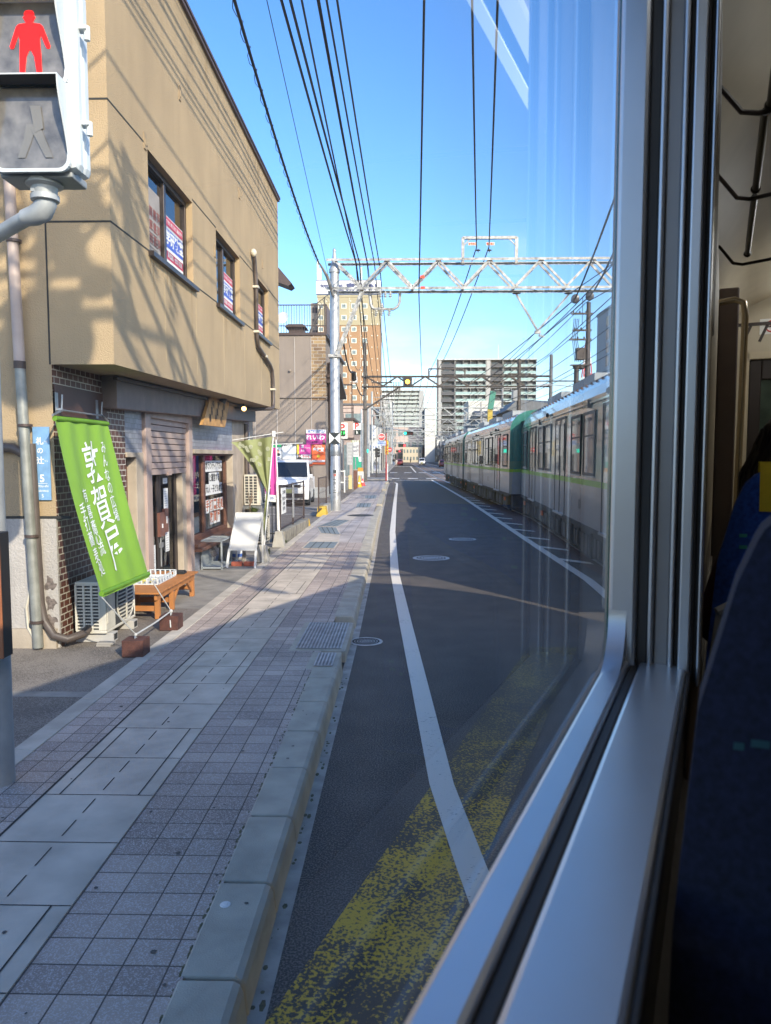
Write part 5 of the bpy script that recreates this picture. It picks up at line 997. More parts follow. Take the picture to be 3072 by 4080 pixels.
# middle and right wires
for (x0, x1, y1, e, lb) in ((1690, 1669, 1168, (1.4, 56, 8.0), 'single black wire over the middle of the lane'), (1881, 1899, 985, (2.05, 56, 8.55), 'left of the pair of black wires under the portal top frame'), (1983, 1948, 985, (4.2 - 1.6, 56, 8.55), 'right of the pair of black wires under the portal top frame')):
    q = back(x1, y1, x0); wire(lb, q + [e, (e[0] - .1, 112, 8.0)], .019, sag=.35, group='feeder wires over the lane')
TW = [(2292, 1190, 2450, 787), (2350, 1180, 2444, 1010)]
for k, (x1, y1, x0, y0) in enumerate(TW):
    a = atY(x1, y1, YP1); n_ = a + (ray(x0, y0) * (14 / ray(x0, y0).y) + CAM - a); e = (4.6 + .9 * k, 56, 7.4); wire(('left of' if k == 0 else 'right of') + ' the two heavy wires dead ended at the portal insulators', [n_, a, e], .022, sag=.2, group='heavy wires over the track')
    for j in range(4): insulator(po, a + (n_ - a).normalized() * (.1 * j - .2), (n_ - a), M('dark porcelain', (.10, .10, .11), .3), r=.14, n=1)
cat = [(3.0, 5.2, 0)]
tx = lambda y: pl(RAIL, y) + .72
ct = [(tx(y), y, z) for y, z in ((8, 5.6), (16, 5.5), (25.6, 5.45), (40, 5.4), (56, 5.4), (86, 5.4), (140, 5.4), (300, 5.4))]; wire('contact wire of the near tram track', ct, .012, group='contact wires')
ms = [(tx(y), y, z) for y, z in ((8, 6.35), (25.6, 6.25), (56, 6.2), (86, 6.2), (140, 6.2))]; wire('messenger wire above the contact wire of the near track', ms, .014, sag=.3, group='contact wires')
wire('contact wire of the far tram track', [(tx(y) + 3.3, y, 5.45) for y in (12, 25.6, 40, 56, 86, 140, 300)], .012, group='contact wires')
wire('messenger wire of the far tram track', [(tx(y) + 3.3, y, 6.2) for y in (12, 25.6, 56, 86, 140)], .014, sag=.3, group='contact wires')
for k in range(5): wire('thin wire sloping down behind the train roof', [(6.2 + .7 * k, 12, 7.4 - .35 * k), (5.6 + .55 * k, 25.6, 7.5 - .3 * k), (5.3 + .5 * k, 56, 7.1 - .25 * k), (5.2 + .5 * k, 112, 6.8)], .014, sag=.3, group='wires behind the train')
for k in range(4): wire('thin far wire high over the street crossing', [(-2.4 + 1.1 * k, 56, 7.9), (-2.8 + 1.0 * k, 86, 7.5), (-2.8 + k, 140, 7.2), (-2.6 + k, 300, 7.0)], .018, sag=.3, group='far wires')
b = B()
for y in (12, 20, 29, 37, 46): p = Vector((tx(y), y, 5.48)); b.bar(p, p + Z3 * .72, .012, .012)
b.build('wire_dropper', WIRE, tag=('short upright droppers holding the contact wire of the near track', 'wire'))
# ================================================================ far buildings
HTAN = M('tan hotel tile', (.34, .20, .105), .8, var=.05, vs=.3); HCREAM = M('cream hotel tile', (.37, .32, .205), .8, var=.05, vs=.3); HWIN = M('hotel window', (.16, .20, .20), .15, var=.3, vs=2); HFR = M('cream window frame', (.72, .70, .60), .7)
YH = 190; XH = lambda px: (px - 1606) / FPX * YH; ZH_ = lambda py: 2 + (1822 - py) / FPX * YH
t = thing('hotel_tower', 'tall tan and cream hotel tower with rows of small square windows', 'building', (-11, 200, 0))
x0, x1 = XH(1268), XH(1514); zt = ZH_(1192); zs = ZH_(1303)
b = B(); b.box(x0, x1, YH, YH + 16, 0, zs); b.build('lower_wall', HTAN, t)
b = B(); b.box(x0, x1, YH, YH + 16, zs, zt); b.box(x0 - .15, x1 + .1, YH - .12, YH + 16, zs - .12, zs + .12); b.box(x0 - .1, x1 + .1, YH - .1, YH + 16, zt - .3, zt + .25); b.build('upper_wall', HCREAM, t)
b = B(); sx0 = XH(1238)
b.box(sx0, x0 - .01, YH + 2, YH + 14, 0, ZH_(1212)); b.build('stair_tower', M('stair tower', (.28, .25, .22), .8), t)
b = B()
for k in range(9): z = ZH_(1230 + 44.6 * k); b.box(sx0 + .35, x0 - .012, YH + 1.9, YH + 2.05, z - 1.3, z - .0)
b.build('stair_opening', M('stair shade', (.05, .05, .06), .9), t)
wm = None; dz = 44.6 * YH / FPX
for i in range(14):
    for cx in (1282, 1325, 1373, 1412, 1455):
        z = ZH_(1231) - dz * i; x = XH(cx)
        if wm is None:
            f = B(); f.box(x - .65, x + .65, YH - .1, YH + .02, z - .62, z + .62); wm = f.build('window', HFR, t); q = B(); q.box(x - .45, x + .45, YH - .13, YH - .09, z - .45, z + .45); q.box(x - .06, x + .0, YH - .14, YH - .12, z - .45, z + .45, 1); wp = q.build('pane', [HWIN, M('curtain', (.4, .4, .38), .9)], wm); w0, p0 = wm.location.copy(), wp.location.copy(); wm0 = Vector((x, 0, z))
        else:
            d = Vector((x, 0, z)) - wm0; o = wm.copy(); COL.objects.link(o); o.location = w0 + d; KIDS[t.name].append(o)
            q = wp.copy(); COL.objects.link(q); q.parent = o; q.matrix_parent_inverse = Matrix.Translation(-o.location); q.location = p0 + d
b = B()
for i in range(14):
    for cx in (1268, 1302, 1322, 1345, 1395, 1437, 1478, 1500):
        z = ZH_(1212) - dz * i; x = XH(cx) + .3; b.box(x - .12, x + .12, YH - .16, YH, z - .12, z + .12)
for cx in (1302, 1395, 1437): x = XH(cx); b.box(x, x + .05, YH - .02, YH, 0, zt)
b.build('wall_stud', HFR, t)
b = B(); b.box(x0 - .2, x1 + .2, YH - .3, YH + .2, zt + .5, ZH_(1134)); b.box(x0 - .3, x1 + .3, YH - .25, YH + .3, zt + .35, zt + .55, 1); b.box(x0 - .3, x1 + .3, YH - .25, YH + .3, ZH_(1134), ZH_(1134) + .2, 1)
yq = YH - .34
b.text('toyoko-inn', 1.25, (XH(1325), yq, ZH_(1153)), X3, Z3, 2, .05); b.text('.com', 1.25, (XH(1354), yq, ZH_(1172)), X3, Z3, 2, .05)
b.text('東横INN', 2.0, (XH(1442), yq, ZH_(1161)), X3, Z3, 2, .05); b.build('roof_sign', [M('white sign', (.6, .6, .6), .5, var=.02), M('sign rim', (.12, .15, .26), .5), M('navy lettering', (.06, .07, .16), .5)], t)
b = B()
for px, h in ((1271, 5), (1440, 3.2), (1280, 3)): x = XH(px); b.box(x - .25, x + .1, YH + .5, YH + .8, zt + 4, zt + 4 + h); b.cyl((x + .2, YH + .6, zt), (x + .2, YH + .6, zt + 4 + h), .07, n=6)
b.build('roof_antenna', HFR, t)
def flats(name, label, px0, px1, ptop, Y, nfl, floor, spec, depth=16, wallm=None, roof=True):
    X = lambda px: (px - 1606) / FPX * Y; t = thing(name, label, 'building', (X((px0 + px1) / 2), Y + depth / 2, 0)); H = 2 + (1822 - ptop) / FPX * Y
    b = B(); b.box(X(px0), X(px1), Y + 1.6, Y + depth, 0, H); b.build('wall', wallm, t)
    for s in spec:
        a, c, kind = X(s[0]), X(s[1]), s[2]
        if kind == 'col': b = B(); b.box(a, c, Y - .1, Y + 1.7, 0, H + .4); b.build('pier', s[3], t); continue
        for i in range(nfl):
            z = H - floor * (i + 1)
            if z < -1: break
            b = B(); b.box(a, c, Y, Y + 1.6, z - .16, z + .06, 1)
            b.box(a + .02, c - .02, Y + .01, Y + .09, z + .061, z + 1.16, 0); b.build('balcony', [s[3], s[4]], t)
            b = B(); n = max(1, int((c - a) / 3.0))
            for k in range(n): u = lerp(a, c, (k + .15) / n); b.box(u, lerp(a, c, (k + .62) / n), Y + 1.5, Y + 1.61, z + .1, z + 2.2, k % 2)
            for k in range(n + 1): u = lerp(a, c, k / n); b.box(u - .08, u + .08, Y + .1, Y + 1.6, z + .07, z + floor - .17, 2)
            b.build('window', [M('flat window', (.05, .06, .07), .15, var=.4, vs=1.5), M('curtained window', (.28, .29, .29), .5, var=.3, vs=1), M('divider', (.33, .33, .32), .7)], t)
    b = B()
    if roof: b.box(X(px0) - .3, X(px1) + .4, Y - .4, Y + depth, H, H + .45); b.build('roof', M('pale roof edge', (.50, .50, .48), .7), t)
    return t, X, H
CHAR = M('charcoal balcony', (.075, .075, .08), .6, var=.1, vs=.4); GLR = M('green glass rail', (.30, .42, .40), .15, var=.15, vs=1); PALE = M('pale slab edge', (.52, .52, .50), .7); GREYW2 = M('grey flats wall', (.13, .13, .135), .8, var=.1, vs=.3); PIER = M('pale pier', (.40, .39, .37), .8)
t, X, H = flats('apartment_block', 'dark grey apartment block with green glass balconies right of the street', 1745, 2128, 1441, 315, 14, 2.88, [(1738, 1745, 'col', M('dark pier', (.10, .10, .11), .7)), (1745, 1755, 'col', PIER), (1757, 1808, 'bal', CHAR, GREYW2), (1812, 1930, 'bal', GLR, PALE), (1932, 1948, 'col', PIER), (1950, 1996, 'bal', CHAR, GREYW2), (2000, 2128, 'bal', GLR, PALE)], wallm=GREYW2)
b = B(); b.cyl((X(1984), 320, H), (X(1984), 320, H + 7), .1, n=6); b.build('lightning_rod', WHITE, t)
PALEW = M('pale flats wall', (.42, .42, .39), .8, var=.08, vs=.2)
t, X, H = flats('apartment_block', 'pale many storeyed apartment block standing behind the far end of the street', 1513, 1668, 1560, 548, 16, 2.9, [(1513, 1570, 'bal', PALE, PALE), (1571, 1668, 'bal', M('grey green rail', (.38, .42, .38), .6), PALE), (1668, 1688, 'col', M('grey end pier', (.34, .34, .33), .8))], wallm=PALEW)  # end pier a slightly darker grey than the wall
b = B(); b.box(X(1568), X(1600), 552, 560, H, H + 4); b.build('roof_plant', PALEW, t)
def block(name, label, px0, px1, ptop, Y, depth, m, floors=4, ncol=4, wfrac=.55, base=0, wallz=None, winm=None, bandm=None, cat='building'):
    X = lambda px: (px - 1606) / FPX * Y; H = 2 + (1822 - ptop) / FPX * Y; t = thing(name, label, cat, (X((px0 + px1) / 2), Y + depth / 2, base))
    b = B(); b.box(X(px0), X(px1), Y, Y + depth, base, H); b.build('wall', m, t)
    b = B(); b.box(X(px0) - .1, X(px1) + .1, Y - .08, Y + depth, H, H + .3); b.build('roof', bandm or m, t)
    if floors:
        fh = (H - base) / floors; cw = (X(px1) - X(px0)) / ncol
        for i in range(floors):
            for k in range(ncol):
                a = X(px0) + cw * (k + (1 - wfrac) / 2); b = B(); b.box(a, a + cw * wfrac, Y - .06, Y + .02, base + fh * i + fh * .32, base + fh * i + fh * .78); b.build('window', winm or HWIN, t)
    return t
OFFW = M('off white wall', (.62, .60, .54), .8, var=.06, vs=.2, stain=.08)
block('white_building', 'plain white block between the two apartment blocks', 1692, 1733, 1632, 290, 14, OFFW, 0)
block('grey_wall_building', 'narrow grey building beside the white block', 1684, 1692, 1640, 300, 14, GREYW2, 0)
block('bluish_building', 'bluish grey building beyond the tan hotel', 1513, 1562, 1602, 205, 20, M('bluish wall', (.40, .43, .46), .7, var=.1, vs=.3), 5, 2, .3)
block('pink_building', 'pinkish building with wide dark windows closing the far end of the street', 1555, 1690, 1706, 300, 12, M('pinkish wall', (.55, .42, .36), .8, var=.08, vs=.2), 3, 5, .7)
block('cream_building', 'low cream building across the far end of the street', 1605, 1680, 1785, 294, 5, M('cream wall', (.55, .47, .34), .8, var=.1), 2, 6, .5)
block('white_block', 'white building with external stairs behind the tram wires', 1864, 1992, 1606, 150, 12, OFFW, 0)
t = block('grey_office', 'tall grey office block at the window edge, right of the street', 2442, 2620, 1222, 75, 8, M('grey panel', (.36, .37, .38), .7, var=.06, vs=.4), 0)
b = B()
for py in (1275, 1328, 1382, 1436): p = atY(2400, py, 78); gx = (2442 - 1606) / FPX * 75; b.box(gx - .04, gx + .05, 78, 79.2, p.z - .5, p.z + .5)
b.build('window', HWIN, t)
# low shop houses down both sides
R.seed(40); HOUSEM = [M('house ' + n, c, .85, var=.12, vs=.5, stain=.15) for n, c in (('cream', (.50, .44, .34)), ('grey', (.30, .30, .30)), ('brown', (.20, .14, .10)), ('white', (.58, .57, .54)), ('pinkish', (.48, .36, .30)), ('tan', (.42, .31, .20)))]; RTILE = M('grey roof tile', (.11, .115, .12), .6, var=.2)
HN = ['cream', 'grey', 'brown', 'white', 'pinkish', 'tan']
def house(x0, x1, y0, y1, h, m, side, label, gable=False):
    t = thing('shop_house', label, 'building', ((x0 + x1) / 2, (y0 + y1) / 2, 0)); xs = x1 if side < 0 else x0; o = .05 if side < 0 else -.05
    b = B(); b.box(x0, x1, y0, y1, 0, h); b.build('wall', m, t)
    b = B()
    if gable: ym = (y0 + y1) / 2; b.prism([(y0 - .4, h), (ym, h + 1.6), (y1 + .4, h), (y1 + .4, h - .1), (y0 - .4, h - .1)], 0, x0 - .5, x1 + .5)
    else: b.box(x0 - .15, x1 + .15, y0 - .1, y1 + .1, h, h + .3)
    b.build('roof', RTILE, t)
    for fl_ in range(1, int(h / 3)):
        b = B(); n = 3
        for k in range(n): a = lerp(y0, y1, (k + .2) / n); b.box(min(xs, xs + o), max(xs, xs + o), a, lerp(y0, y1, (k + .8) / n), 3 * fl_ + .9, 3 * fl_ + 2.1)
        for k in range(2): a = lerp(x0, x1, (k + .2) / 2); b.box(a, lerp(x0, x1, (k + .7) / 2), y0 - .05, y0 + .02, 3 * fl_ + .9, 3 * fl_ + 2.1)
        b.build('window', HWIN, t)
    b = B(); b.box(min(xs, xs + o), max(xs, xs + o), y0 + .6, y1 - .6, .15, 2.5, 0); b.prism([(y0 + .3, 2.6), (y1 - .3, 2.6), (y1 - .3, 2.75), (y0 + .3, 2.75)], 0, *( (xs, xs + 1.0) if side < 0 else (xs - 1.0, xs))); b.build('shopfront', [M('dark shopfront', (.04, .04, .042), .25), RTILE], t)
ORD = ['second', 'third', 'fourth', 'fifth', 'sixth', 'seventh', 'eighth', 'ninth', 'tenth', 'eleventh', 'twelfth', 'thirteenth', 'fourteenth', 'fifteenth', 'sixteenth', 'seventeenth', 'eighteenth', 'nineteenth', 'twentieth', 'last', 'farthest']
y = 104; i = 0
while y < 330:
    d = R.uniform(14, 22); m = R.randrange(6); house(-4.4 - 9, -4.2 + R.uniform(-.3, .2), y, y + d - .3, R.choice((6.2, 7, 9.2, 10)), HOUSEM[m], -1, '%s shop house with an awning, %s house down the left side of the street' % (HN[m], ORD[i]), R.random() < .4); y += d; i += 1
y = 118; i = 0
while y < 330:
    d = R.uniform(14, 22); m = R.choice((1, 2, 1, 0, 3)); house(13.6 + R.uniform(-.5, .3), 24, y, y + d - .3, R.choice((6.2, 6.8, 7.5, 9.2)), HOUSEM[m], 1, '%s shop house with an awning, %s house down the right side of the street' % (HN[m], ORD[i]), R.random() < .5); y += d; i += 1
# corner house with the balcony, left before the crossing; wall with slanting shadows past it
t = thing('balcony_house', 'brown corner house with a roof balcony behind the parking signs', 'building', (-9, 76, 0))
b = B(); b.box(-14, -4.85, 72, 84, 0, 5.6); b.build('wall', M('pinkish brown wall', (.40, .30, .25), .85, var=.08, vs=.5), t); b = B(); b.box(-14, -4.7, 71.8, 84.1, 5.6, 5.8); b.box(-14, -4.75, 71.9, 72.1, 3.7, 3.9); b.build('roof', BROWN_MET, t)
b = B()
for z in (6.3, 6.7, 7.0): b.box(-14, -4.8, 72, 72.05, z, z + .06)
for k in range(8): x = -12 + 1.02 * k; b.box(x, x + .07, 72, 72.06, 5.8, 7.05)
for x in (-9.5, -6.5, -5.0): b.box(x, x + .1, 72, 72.1, 5.8, 9.4)
b.box(-14, -4.9, 72, 72.1, 8.9, 9.05); b.bar((-9.5, 72, 6), (-6.5, 72, 8.9), .04, .04); b.bar((-6.5, 72, 6), (-9.5, 72, 8.9), .04, .04); b.bar((-6.5, 72, 9.2), (-5.0, 72, 8.9), .04, .04); b.build('balcony', BROWN_MET, t)
b = B(); b.box(-7.9, -6.6, 71.95, 72.02, 3.9, 5.2); b.box(-6.3, -5.2, 71.95, 72.02, .2, 3.2); b.build('window', HWIN, t)
t = thing('corner_shop', 'pale corner building with signs beyond the pedestrian crossing', 'building', (-7, 110, 0))
b = B(); b.box(-13, -3.0, 99, 103.5, 0, 6.1); b.build('wall', M('pale corner wall', (.52, .51, .48), .8, var=.08, vs=.6, stain=.15), t); b = B(); b.box(-13.1, -2.9, 98.9, 103.6, 6.1, 6.35); b.build('roof', RTILE, t); b = B(); b.box(-3.02, -2.95, 99.5, 103, .2, 2.6); b.box(-5.3, -4.4, 98.93, 99.02, .2, 2.2); b.box(-9, -6, 98.93, 99.02, .2, 2.4); b.build('shopfront', M('dark shopfront', (.04, .04, .042), .25), t)
b = B(); b.box(-4.3, -2.95, 98.6, 98.95, 3.1, 3.7); b.text('アミューズ', .36, (-3.62, 98.55, 3.4), X3, Z3, 1, .02); b.build('fascia_sign', [PAPER, LETTER_BLUE], t)
def sign_on_pole(name, label, px, py0, py1, px0, px1, Y, mats, fn, poler=.045, polem=STEEL, zb=.1, polx=None, cat='sign'):
    a, c = atY(px0, py0, Y), atY(px1, py1, Y); t = thing(name, label, cat, (c.x, Y, zb)); x = atY(polx or px, py1, Y).x
    b = B(); b.cyl((x, Y + .08, zb), (x, Y + .08, a.z), poler, n=10); b.build('post', polem, t); b = B(); fn(b, a.x, c.x, c.z, a.z, Y); b.build('panel', mats, t); return t
def f1(b, x0, x1, z0, z1, y): b.box(x0, x1, y - .08, y + .08, z0, z1); b.text('P', .62, (lerp(x0, x1, .38), y - .085, z1 - .33), X3, Z3, 1, .03); b.box(x0 - .02, lerp(x0, x1, .75), y - .1, y - .06, z0 + .15, z0 + .5, 2); b.text('空 P', .22, (lerp(x0, x1, .36), y - .105, z0 + .32), X3, Z3, 3, .02)
PMATS = [PAPER, LETTER_RED, M('led board', (.01, .02, .012), .4), M('green led', (.05, .8, .15), .4, emit=.8), INK]
sign_on_pole('parking_sign', 'white parking sign with a red P over a green lit board, by the steel pole', 1360, 1684, 1748, 1350, 1385, 44, PMATS, f1, .06)
def f2(b, x0, x1, z0, z1, y): b.box(x0, x1, y - .08, y + .08, lerp(z0, z1, .42), z1); b.text('P', .58, (lerp(x0, x1, .45), y - .085, lerp(z0, z1, .72)), X3, Z3, 1, .03); b.box(x0 + .1, x1 - .04, y - .07, y + .07, z0, lerp(z0, z1, .40), 2); b.text('h', .3, (lerp(x0, x1, .5), y - .075, lerp(z0, z1, .2)), X3, Z3, 0, .03)
sign_on_pole('parking_sign', 'farther white parking sign with a red P over a black panel', 1441, 1686, 1732, 1407, 1439, 52, PMATS, f2, .07, polx=1444)
def f3(b, x0, x1, z0, z1, y):
    b.box(x0, x1, y - .04, y + .04, z0, z1); b.text('200円', .2, (lerp(x0, x1, .5), y - .045, lerp(z0, z1, .58)), X3, Z3, 1, .02); b.text('100円', .2, (lerp(x0, x1, .5), y - .045, lerp(z0, z1, .33)), X3, Z3, 1, .02); b.text('カウテク', .15, (lerp(x0, x1, .5), y - .045, lerp(z0, z1, .92)), X3, Z3, 2, .02); b.text('夕株式会社', .075, (lerp(x0, x1, .5), y - .045, lerp(z0, z1, .12)), X3, Z3, 1, .01)
    for v in (.21, .46, .71): b.box(x0, x1, y - .046, y - .041, lerp(z0, z1, v) - .008, lerp(z0, z1, v) + .008, 1)
sign_on_pole('price_board', 'white parking price board reading 200 and 100 yen', 1416, 1754, 1820, 1403, 1430, 47, [PAPER, M('navy print', (.05, .06, .14), .6), M('olive print', (.25, .3, .05), .6)], f3)
t = thing('green_hoarding', 'green and white hoarding with a curved white flash behind the cones', 'hoarding', (-3.2, 50, .1)); a, c = atY(1408, 1820, 50), atY(1440, 1869, 50); b = B(); b.box(a.x, c.x, 50, 50.06, .9, a.z); b.build('panel', M('bright green panel', (.03, .36, .22), .5), t); b = B(); b.prism([(a.x + .33, a.z), (c.x, a.z), (c.x, 1.7), (a.x + .38, 1.7)], 1, 49.985, 49.997); b.build('flash', PAPER, t); b = B(); b.box(a.x, a.x + .06, 50.0, 50.06, .1, .9); b.box(c.x - .06, c.x, 50.0, 50.06, .1, .9); b.build('post', STEEL, t)
t = thing('notice_board', 'tall grey notice board on two posts by the car park', 'notice board', (-3.05, 43, .1)); b = B(); a, c = atY(1384, 1763, 43), atY(1404, 1852, 43)
b.box(a.x, c.x, 43, 43.06, c.z, a.z); [b.box(lerp(a.x, c.x, .2 + .42 * j), lerp(a.x, c.x, .45 + .42 * j), 42.995, 42.999, lerp(c.z, a.z, .1 + .15 * i), lerp(c.z, a.z, .19 + .15 * i), 1) for i in range(6) for j in range(2)]; b.build('board', [M('grey board', (.45, .46, .47), .5), M('grey print', (.35, .35, .36), .8)], t); b = B(); b.box(a.x - .05, a.x, 43, 43.06, .1, a.z); b.build('post', STEEL, t); b = B(); b.box(c.x, c.x + .05, 43, 43.06, .1, a.z); b.build('post', STEEL, t)
b = B(); b.box(a.x + .06, c.x - .02, 43.01, 43.05, .15, c.z - .6); b.build('yellow_panel', M('pale yellow panel', (.6, .5, .25), .6), t)
t = thing('brown_gate_pillar', 'short rusty brown gate pillar with a dark ornate gate edge', 'gate pillar', (-2.86, 44.4, .1)); b = B(); b.box(-2.98, -2.74, 44.2, 44.6, .1, 1.22); b.box(-3.0, -2.72, 44.18, 44.62, 1.22, 1.28, 1); b.build('pillar', [M('rust brown', (.16, .07, .05), .7, var=.2), CONC], t); b = B(); [b.tube([(-3.14 + .04 * math.sin(k), 44.4, .2 + .1 * k), (-3.06, 44.4, .25 + .1 * k), (-3.0, 44.4, .2 + .1 * k)], .015, 5) for k in range(8)]; b.build('gate', STEEL_D, t)
t = thing('white_gate', 'low white tube gate across the car park behind the steel pole', 'gate', (-3.5, 40, .1)); b = B()
for x in (-3.95, -3.2): b.box(x, x + .07, 40, 40.07, .1, 1.3)
b.box(-3.9, -3.2, 40, 40.05, .62, .68); b.box(-3.9, -3.2, 40, 40.05, 1.22, 1.28); b.box(-3.66, -3.62, 40, 40.05, .68, 1.22, 1); b.build('gate', [WHITE, YEL], t)
for px, py, h, c, lb in ((1432, 1941, .72, M('yellow cone', (.75, .42, .01), .5), 'yellow traffic cone at the end of the pavement'), (1445, 1935, .46, M('red cone', (.65, .05, .05), .5), 'short red traffic cone behind the yellow one')):
    p = gp(px, py); t = thing('traffic_cone', lb, 'traffic cone', p); b = B(); b.lathe(p, [(.155, .03), (.15, .05), (.035, h), (0, h)], 16); b.build('cone', c, t); b = B(); b.box(p.x - .19, p.x + .19, p.y - .19, p.y + .19, .152, .18); b.build('base', c, t)
    b = B(); r0 = lerp(.15, .035, .3); b.box(p.x - .07, p.x + .07, p.y - .19 + .05, p.y - .12, p.z + .2, p.z + .32); 
    b.build('sticker', PAPER, t)
t = thing('payment_machine', 'squat pale parking payment machine with an orange top', 'machine', (-2.75, 50, .15)); b = B(); b.box(-3.1, -2.66, 49.8, 50.3, .15, 1.05); b.box(-3.0, -2.76, 49.77, 49.81, .3, .8, 1); b.box(-3.05, -2.7, 49.9, 50.2, 1.05, 1.3, 2); b.build('cabinet', [M('pale cabinet', (.6, .6, .57), .5), M('grey print', (.35, .35, .36), .8), M('orange top', (.7, .3, .05), .5)], t)
# poles of the crossing
def pole(name, label, px, py0, py1, r, m, z=.12, group=None, arms=()):
    p = gp(px, py1, z); top = atY(px, py0, p.y).z; t = thing(name, label, 'pole', p, group=group); b = B(); b.tube([(p.x, p.y, z), (p.x, p.y, top)], [r, r * .8], 12); b.build('shaft', m, t)
    for za, w_ in arms:
        b = B(); b.box(p.x - w_, p.x + w_, p.y - .06, p.y + .06, top - za - .05, top - za + .05); b.build('crossarm', m, t)
    return t, p, top
pole('utility_pole', 'grey concrete utility pole behind the dark portal pole', 1468, 1624, 1900, .16, M('grey pole', (.36, .36, .36), .8, var=.1))
pole('utility_pole', 'pale thin pole left of the dark portal pole', 1441, 1630, 1905, .10, M('pale pole', (.5, .52, .53), .6), arms=())
pole('utility_pole', 'rust brown pole with boxes beyond the crossing', 1487, 1662, 1878, .2, M('rust pole', (.12, .07, .055), .8))
pole('utility_pole', 'tall dark utility pole right beside the yellow street sign', 1523, 1590, 1873, .2, M('grey brown pole', (.2, .18, .16), .8), arms=((.6, 1.1), (1.4, 1.1)))
t, p, top = pole('signal_post', 'black post with side facing traffic lights at the crossing', 1500, 1784, 1900, .06, STEEL_D); b = B(); b.box(p.x - .12, p.x + .14, p.y - .2, p.y + .2, top - .9, top); [b.tube([(p.x + .14, p.y, top - .2 - .28 * k), (p.x + .34, p.y, top - .24 - .28 * k)], .12, 8) for k in range(3)]; b.build('signal_head', BLACK, t)
t = thing('pedestrian_signal', 'small far pedestrian signal showing a green light', 'signal', (-3.5, 70, 2.8)); p = atY(1461, 1795, 70); b = B(); b.box(p.x - .2, p.x + .2, 70, 70.2, p.z - .25, p.z + .65); b.build('housing', M('grey housing', (.2, .22, .23), .5), t); b = B(); b.box(p.x - .15, p.x + .15, 69.98, 70, p.z - .2, p.z + .12); b.build('lamp', M('green walk lamp', (.03, .75, .5), .4, emit=.7), t)
# hydrant sign and plate
t = thing('hydrant_sign', 'round red fire hydrant sign over a blue and white plate on a red post', 'sign', (-1.38, 60.5, .1)); b = B(); b.cyl((-1.38, 60.5, .1), (-1.38, 60.5, 3.95), .045, n=10, mi=0); b.cyl((-1.38, 60.5, .1), (-1.38, 60.5, 1.6), .07, n=10); b.cyl((-1.28, 60.5, .1), (-1.28, 60.5, 1.5), .05, n=10, mi=1); b.build('post', [M('red post', (.38, .05, .05), .6), WHITE], t)
p = atY(1520.5, 1741, 60.4); b = B(); b.disc((p.x, 60.40, p.z), .26, 28, 0, Y3); b.disc((p.x, 60.42, p.z), .30, 28, 1, Y3); b.text('消火栓', .2, (p.x, 60.385, p.z), X3, Z3, 2, .02, .75); b.build('disc', [M('hydrant red', (.52, .06, .06), .5), WHITE, LETTER_WHITE], t); b = B(); b.tube([(p.x + .35 * math.cos(a), 60.42, p.z + .35 * math.sin(a)) for a in [k * math.pi / 16 for k in range(33)]], .014, 5); b.tube([(p.x + .3, 60.45, p.z + .1), (-1.38, 60.45, p.z + .1)], .02, 5); b.build('ring', STEEL_D, t)
a, c = atY(1504, 1757, 60.4), atY(1537, 1775, 60.4); b = B(); b.box(a.x, c.x, 60.4, 60.43, c.z, a.z); b.text('滋賀県医師会', .075, ((a.x + c.x) / 2, 60.39, a.z - .07), X3, Z3, 1, .01); b.text('医療福祉診療所', .09, ((a.x + c.x) / 2, 60.39, (a.z + c.z) / 2 - .02), X3, Z3, 1, .02); b.text('←', .12, ((a.x + c.x) / 2, 60.39, c.z + .05), X3, Z3, 2, .02); b.build('plate', [M('pale blue plate', (.42, .50, .66), .5), LETTER_BLUE, LETTER_RED], t)
def f4(b, x0, x1, z0, z1, y): b.box(x0, x1, y - .1, y + .1, z0, z1); [b.text(ch, .3, ((x0 + x1) / 2, y - .105, lerp(z1, z0, (k + .5) / 4)), X3, Z3, 1, .02) for k, ch in enumerate('ご宴会店')]
sign_on_pole('vertical_sign', 'yellow upright shop sign with black characters', 1541, 1754, 1810, 1534, 1547, 76, [M('yellow sign', (.72, .48, .02), .5), INK], f4, .06)
def f5(b, x0, x1, z0, z1, y): b.box(x0, x1, y - .05, y + .05, z0, z1); [b.text(ch, .36, ((x0 + x1) / 2, y - .06, lerp(z1, z0, (k + .5) / 3)), X3, Z3, 1, .02) for k, ch in enumerate('江戸屋')]
t = thing('vertical_sign', 'white upright sign with blue characters on the pale corner building', 'sign', (-4.2, 98.5, 3.5)); b = B(); a, c = atY(1478, 1696, 98.7), atY(1497, 1746, 98.7); f5(b, a.x, c.x, c.z, a.z, 98.7); b.build('panel', [PAPER, LETTER_BLUE], t)
t = thing('no_entry_sign', 'small round red no entry sign far down the left pavement', 'sign', (-2, 112, .1)); p = atY(1553, 1792, 112); b = B(); b.disc((p.x, 112, p.z), .36, 20, 0, Y3); b.box(p.x - .24, p.x + .24, 111.97, 111.99, p.z - .05, p.z + .05, 1); b.build('disc', [M('hydrant red', (.52, .06, .06), .5), WHITE], t); b = B(); b.cyl((p.x, 112.1, .1), (p.x, 112.1, p.z + .4), .05); b.build('post', STEEL, t)
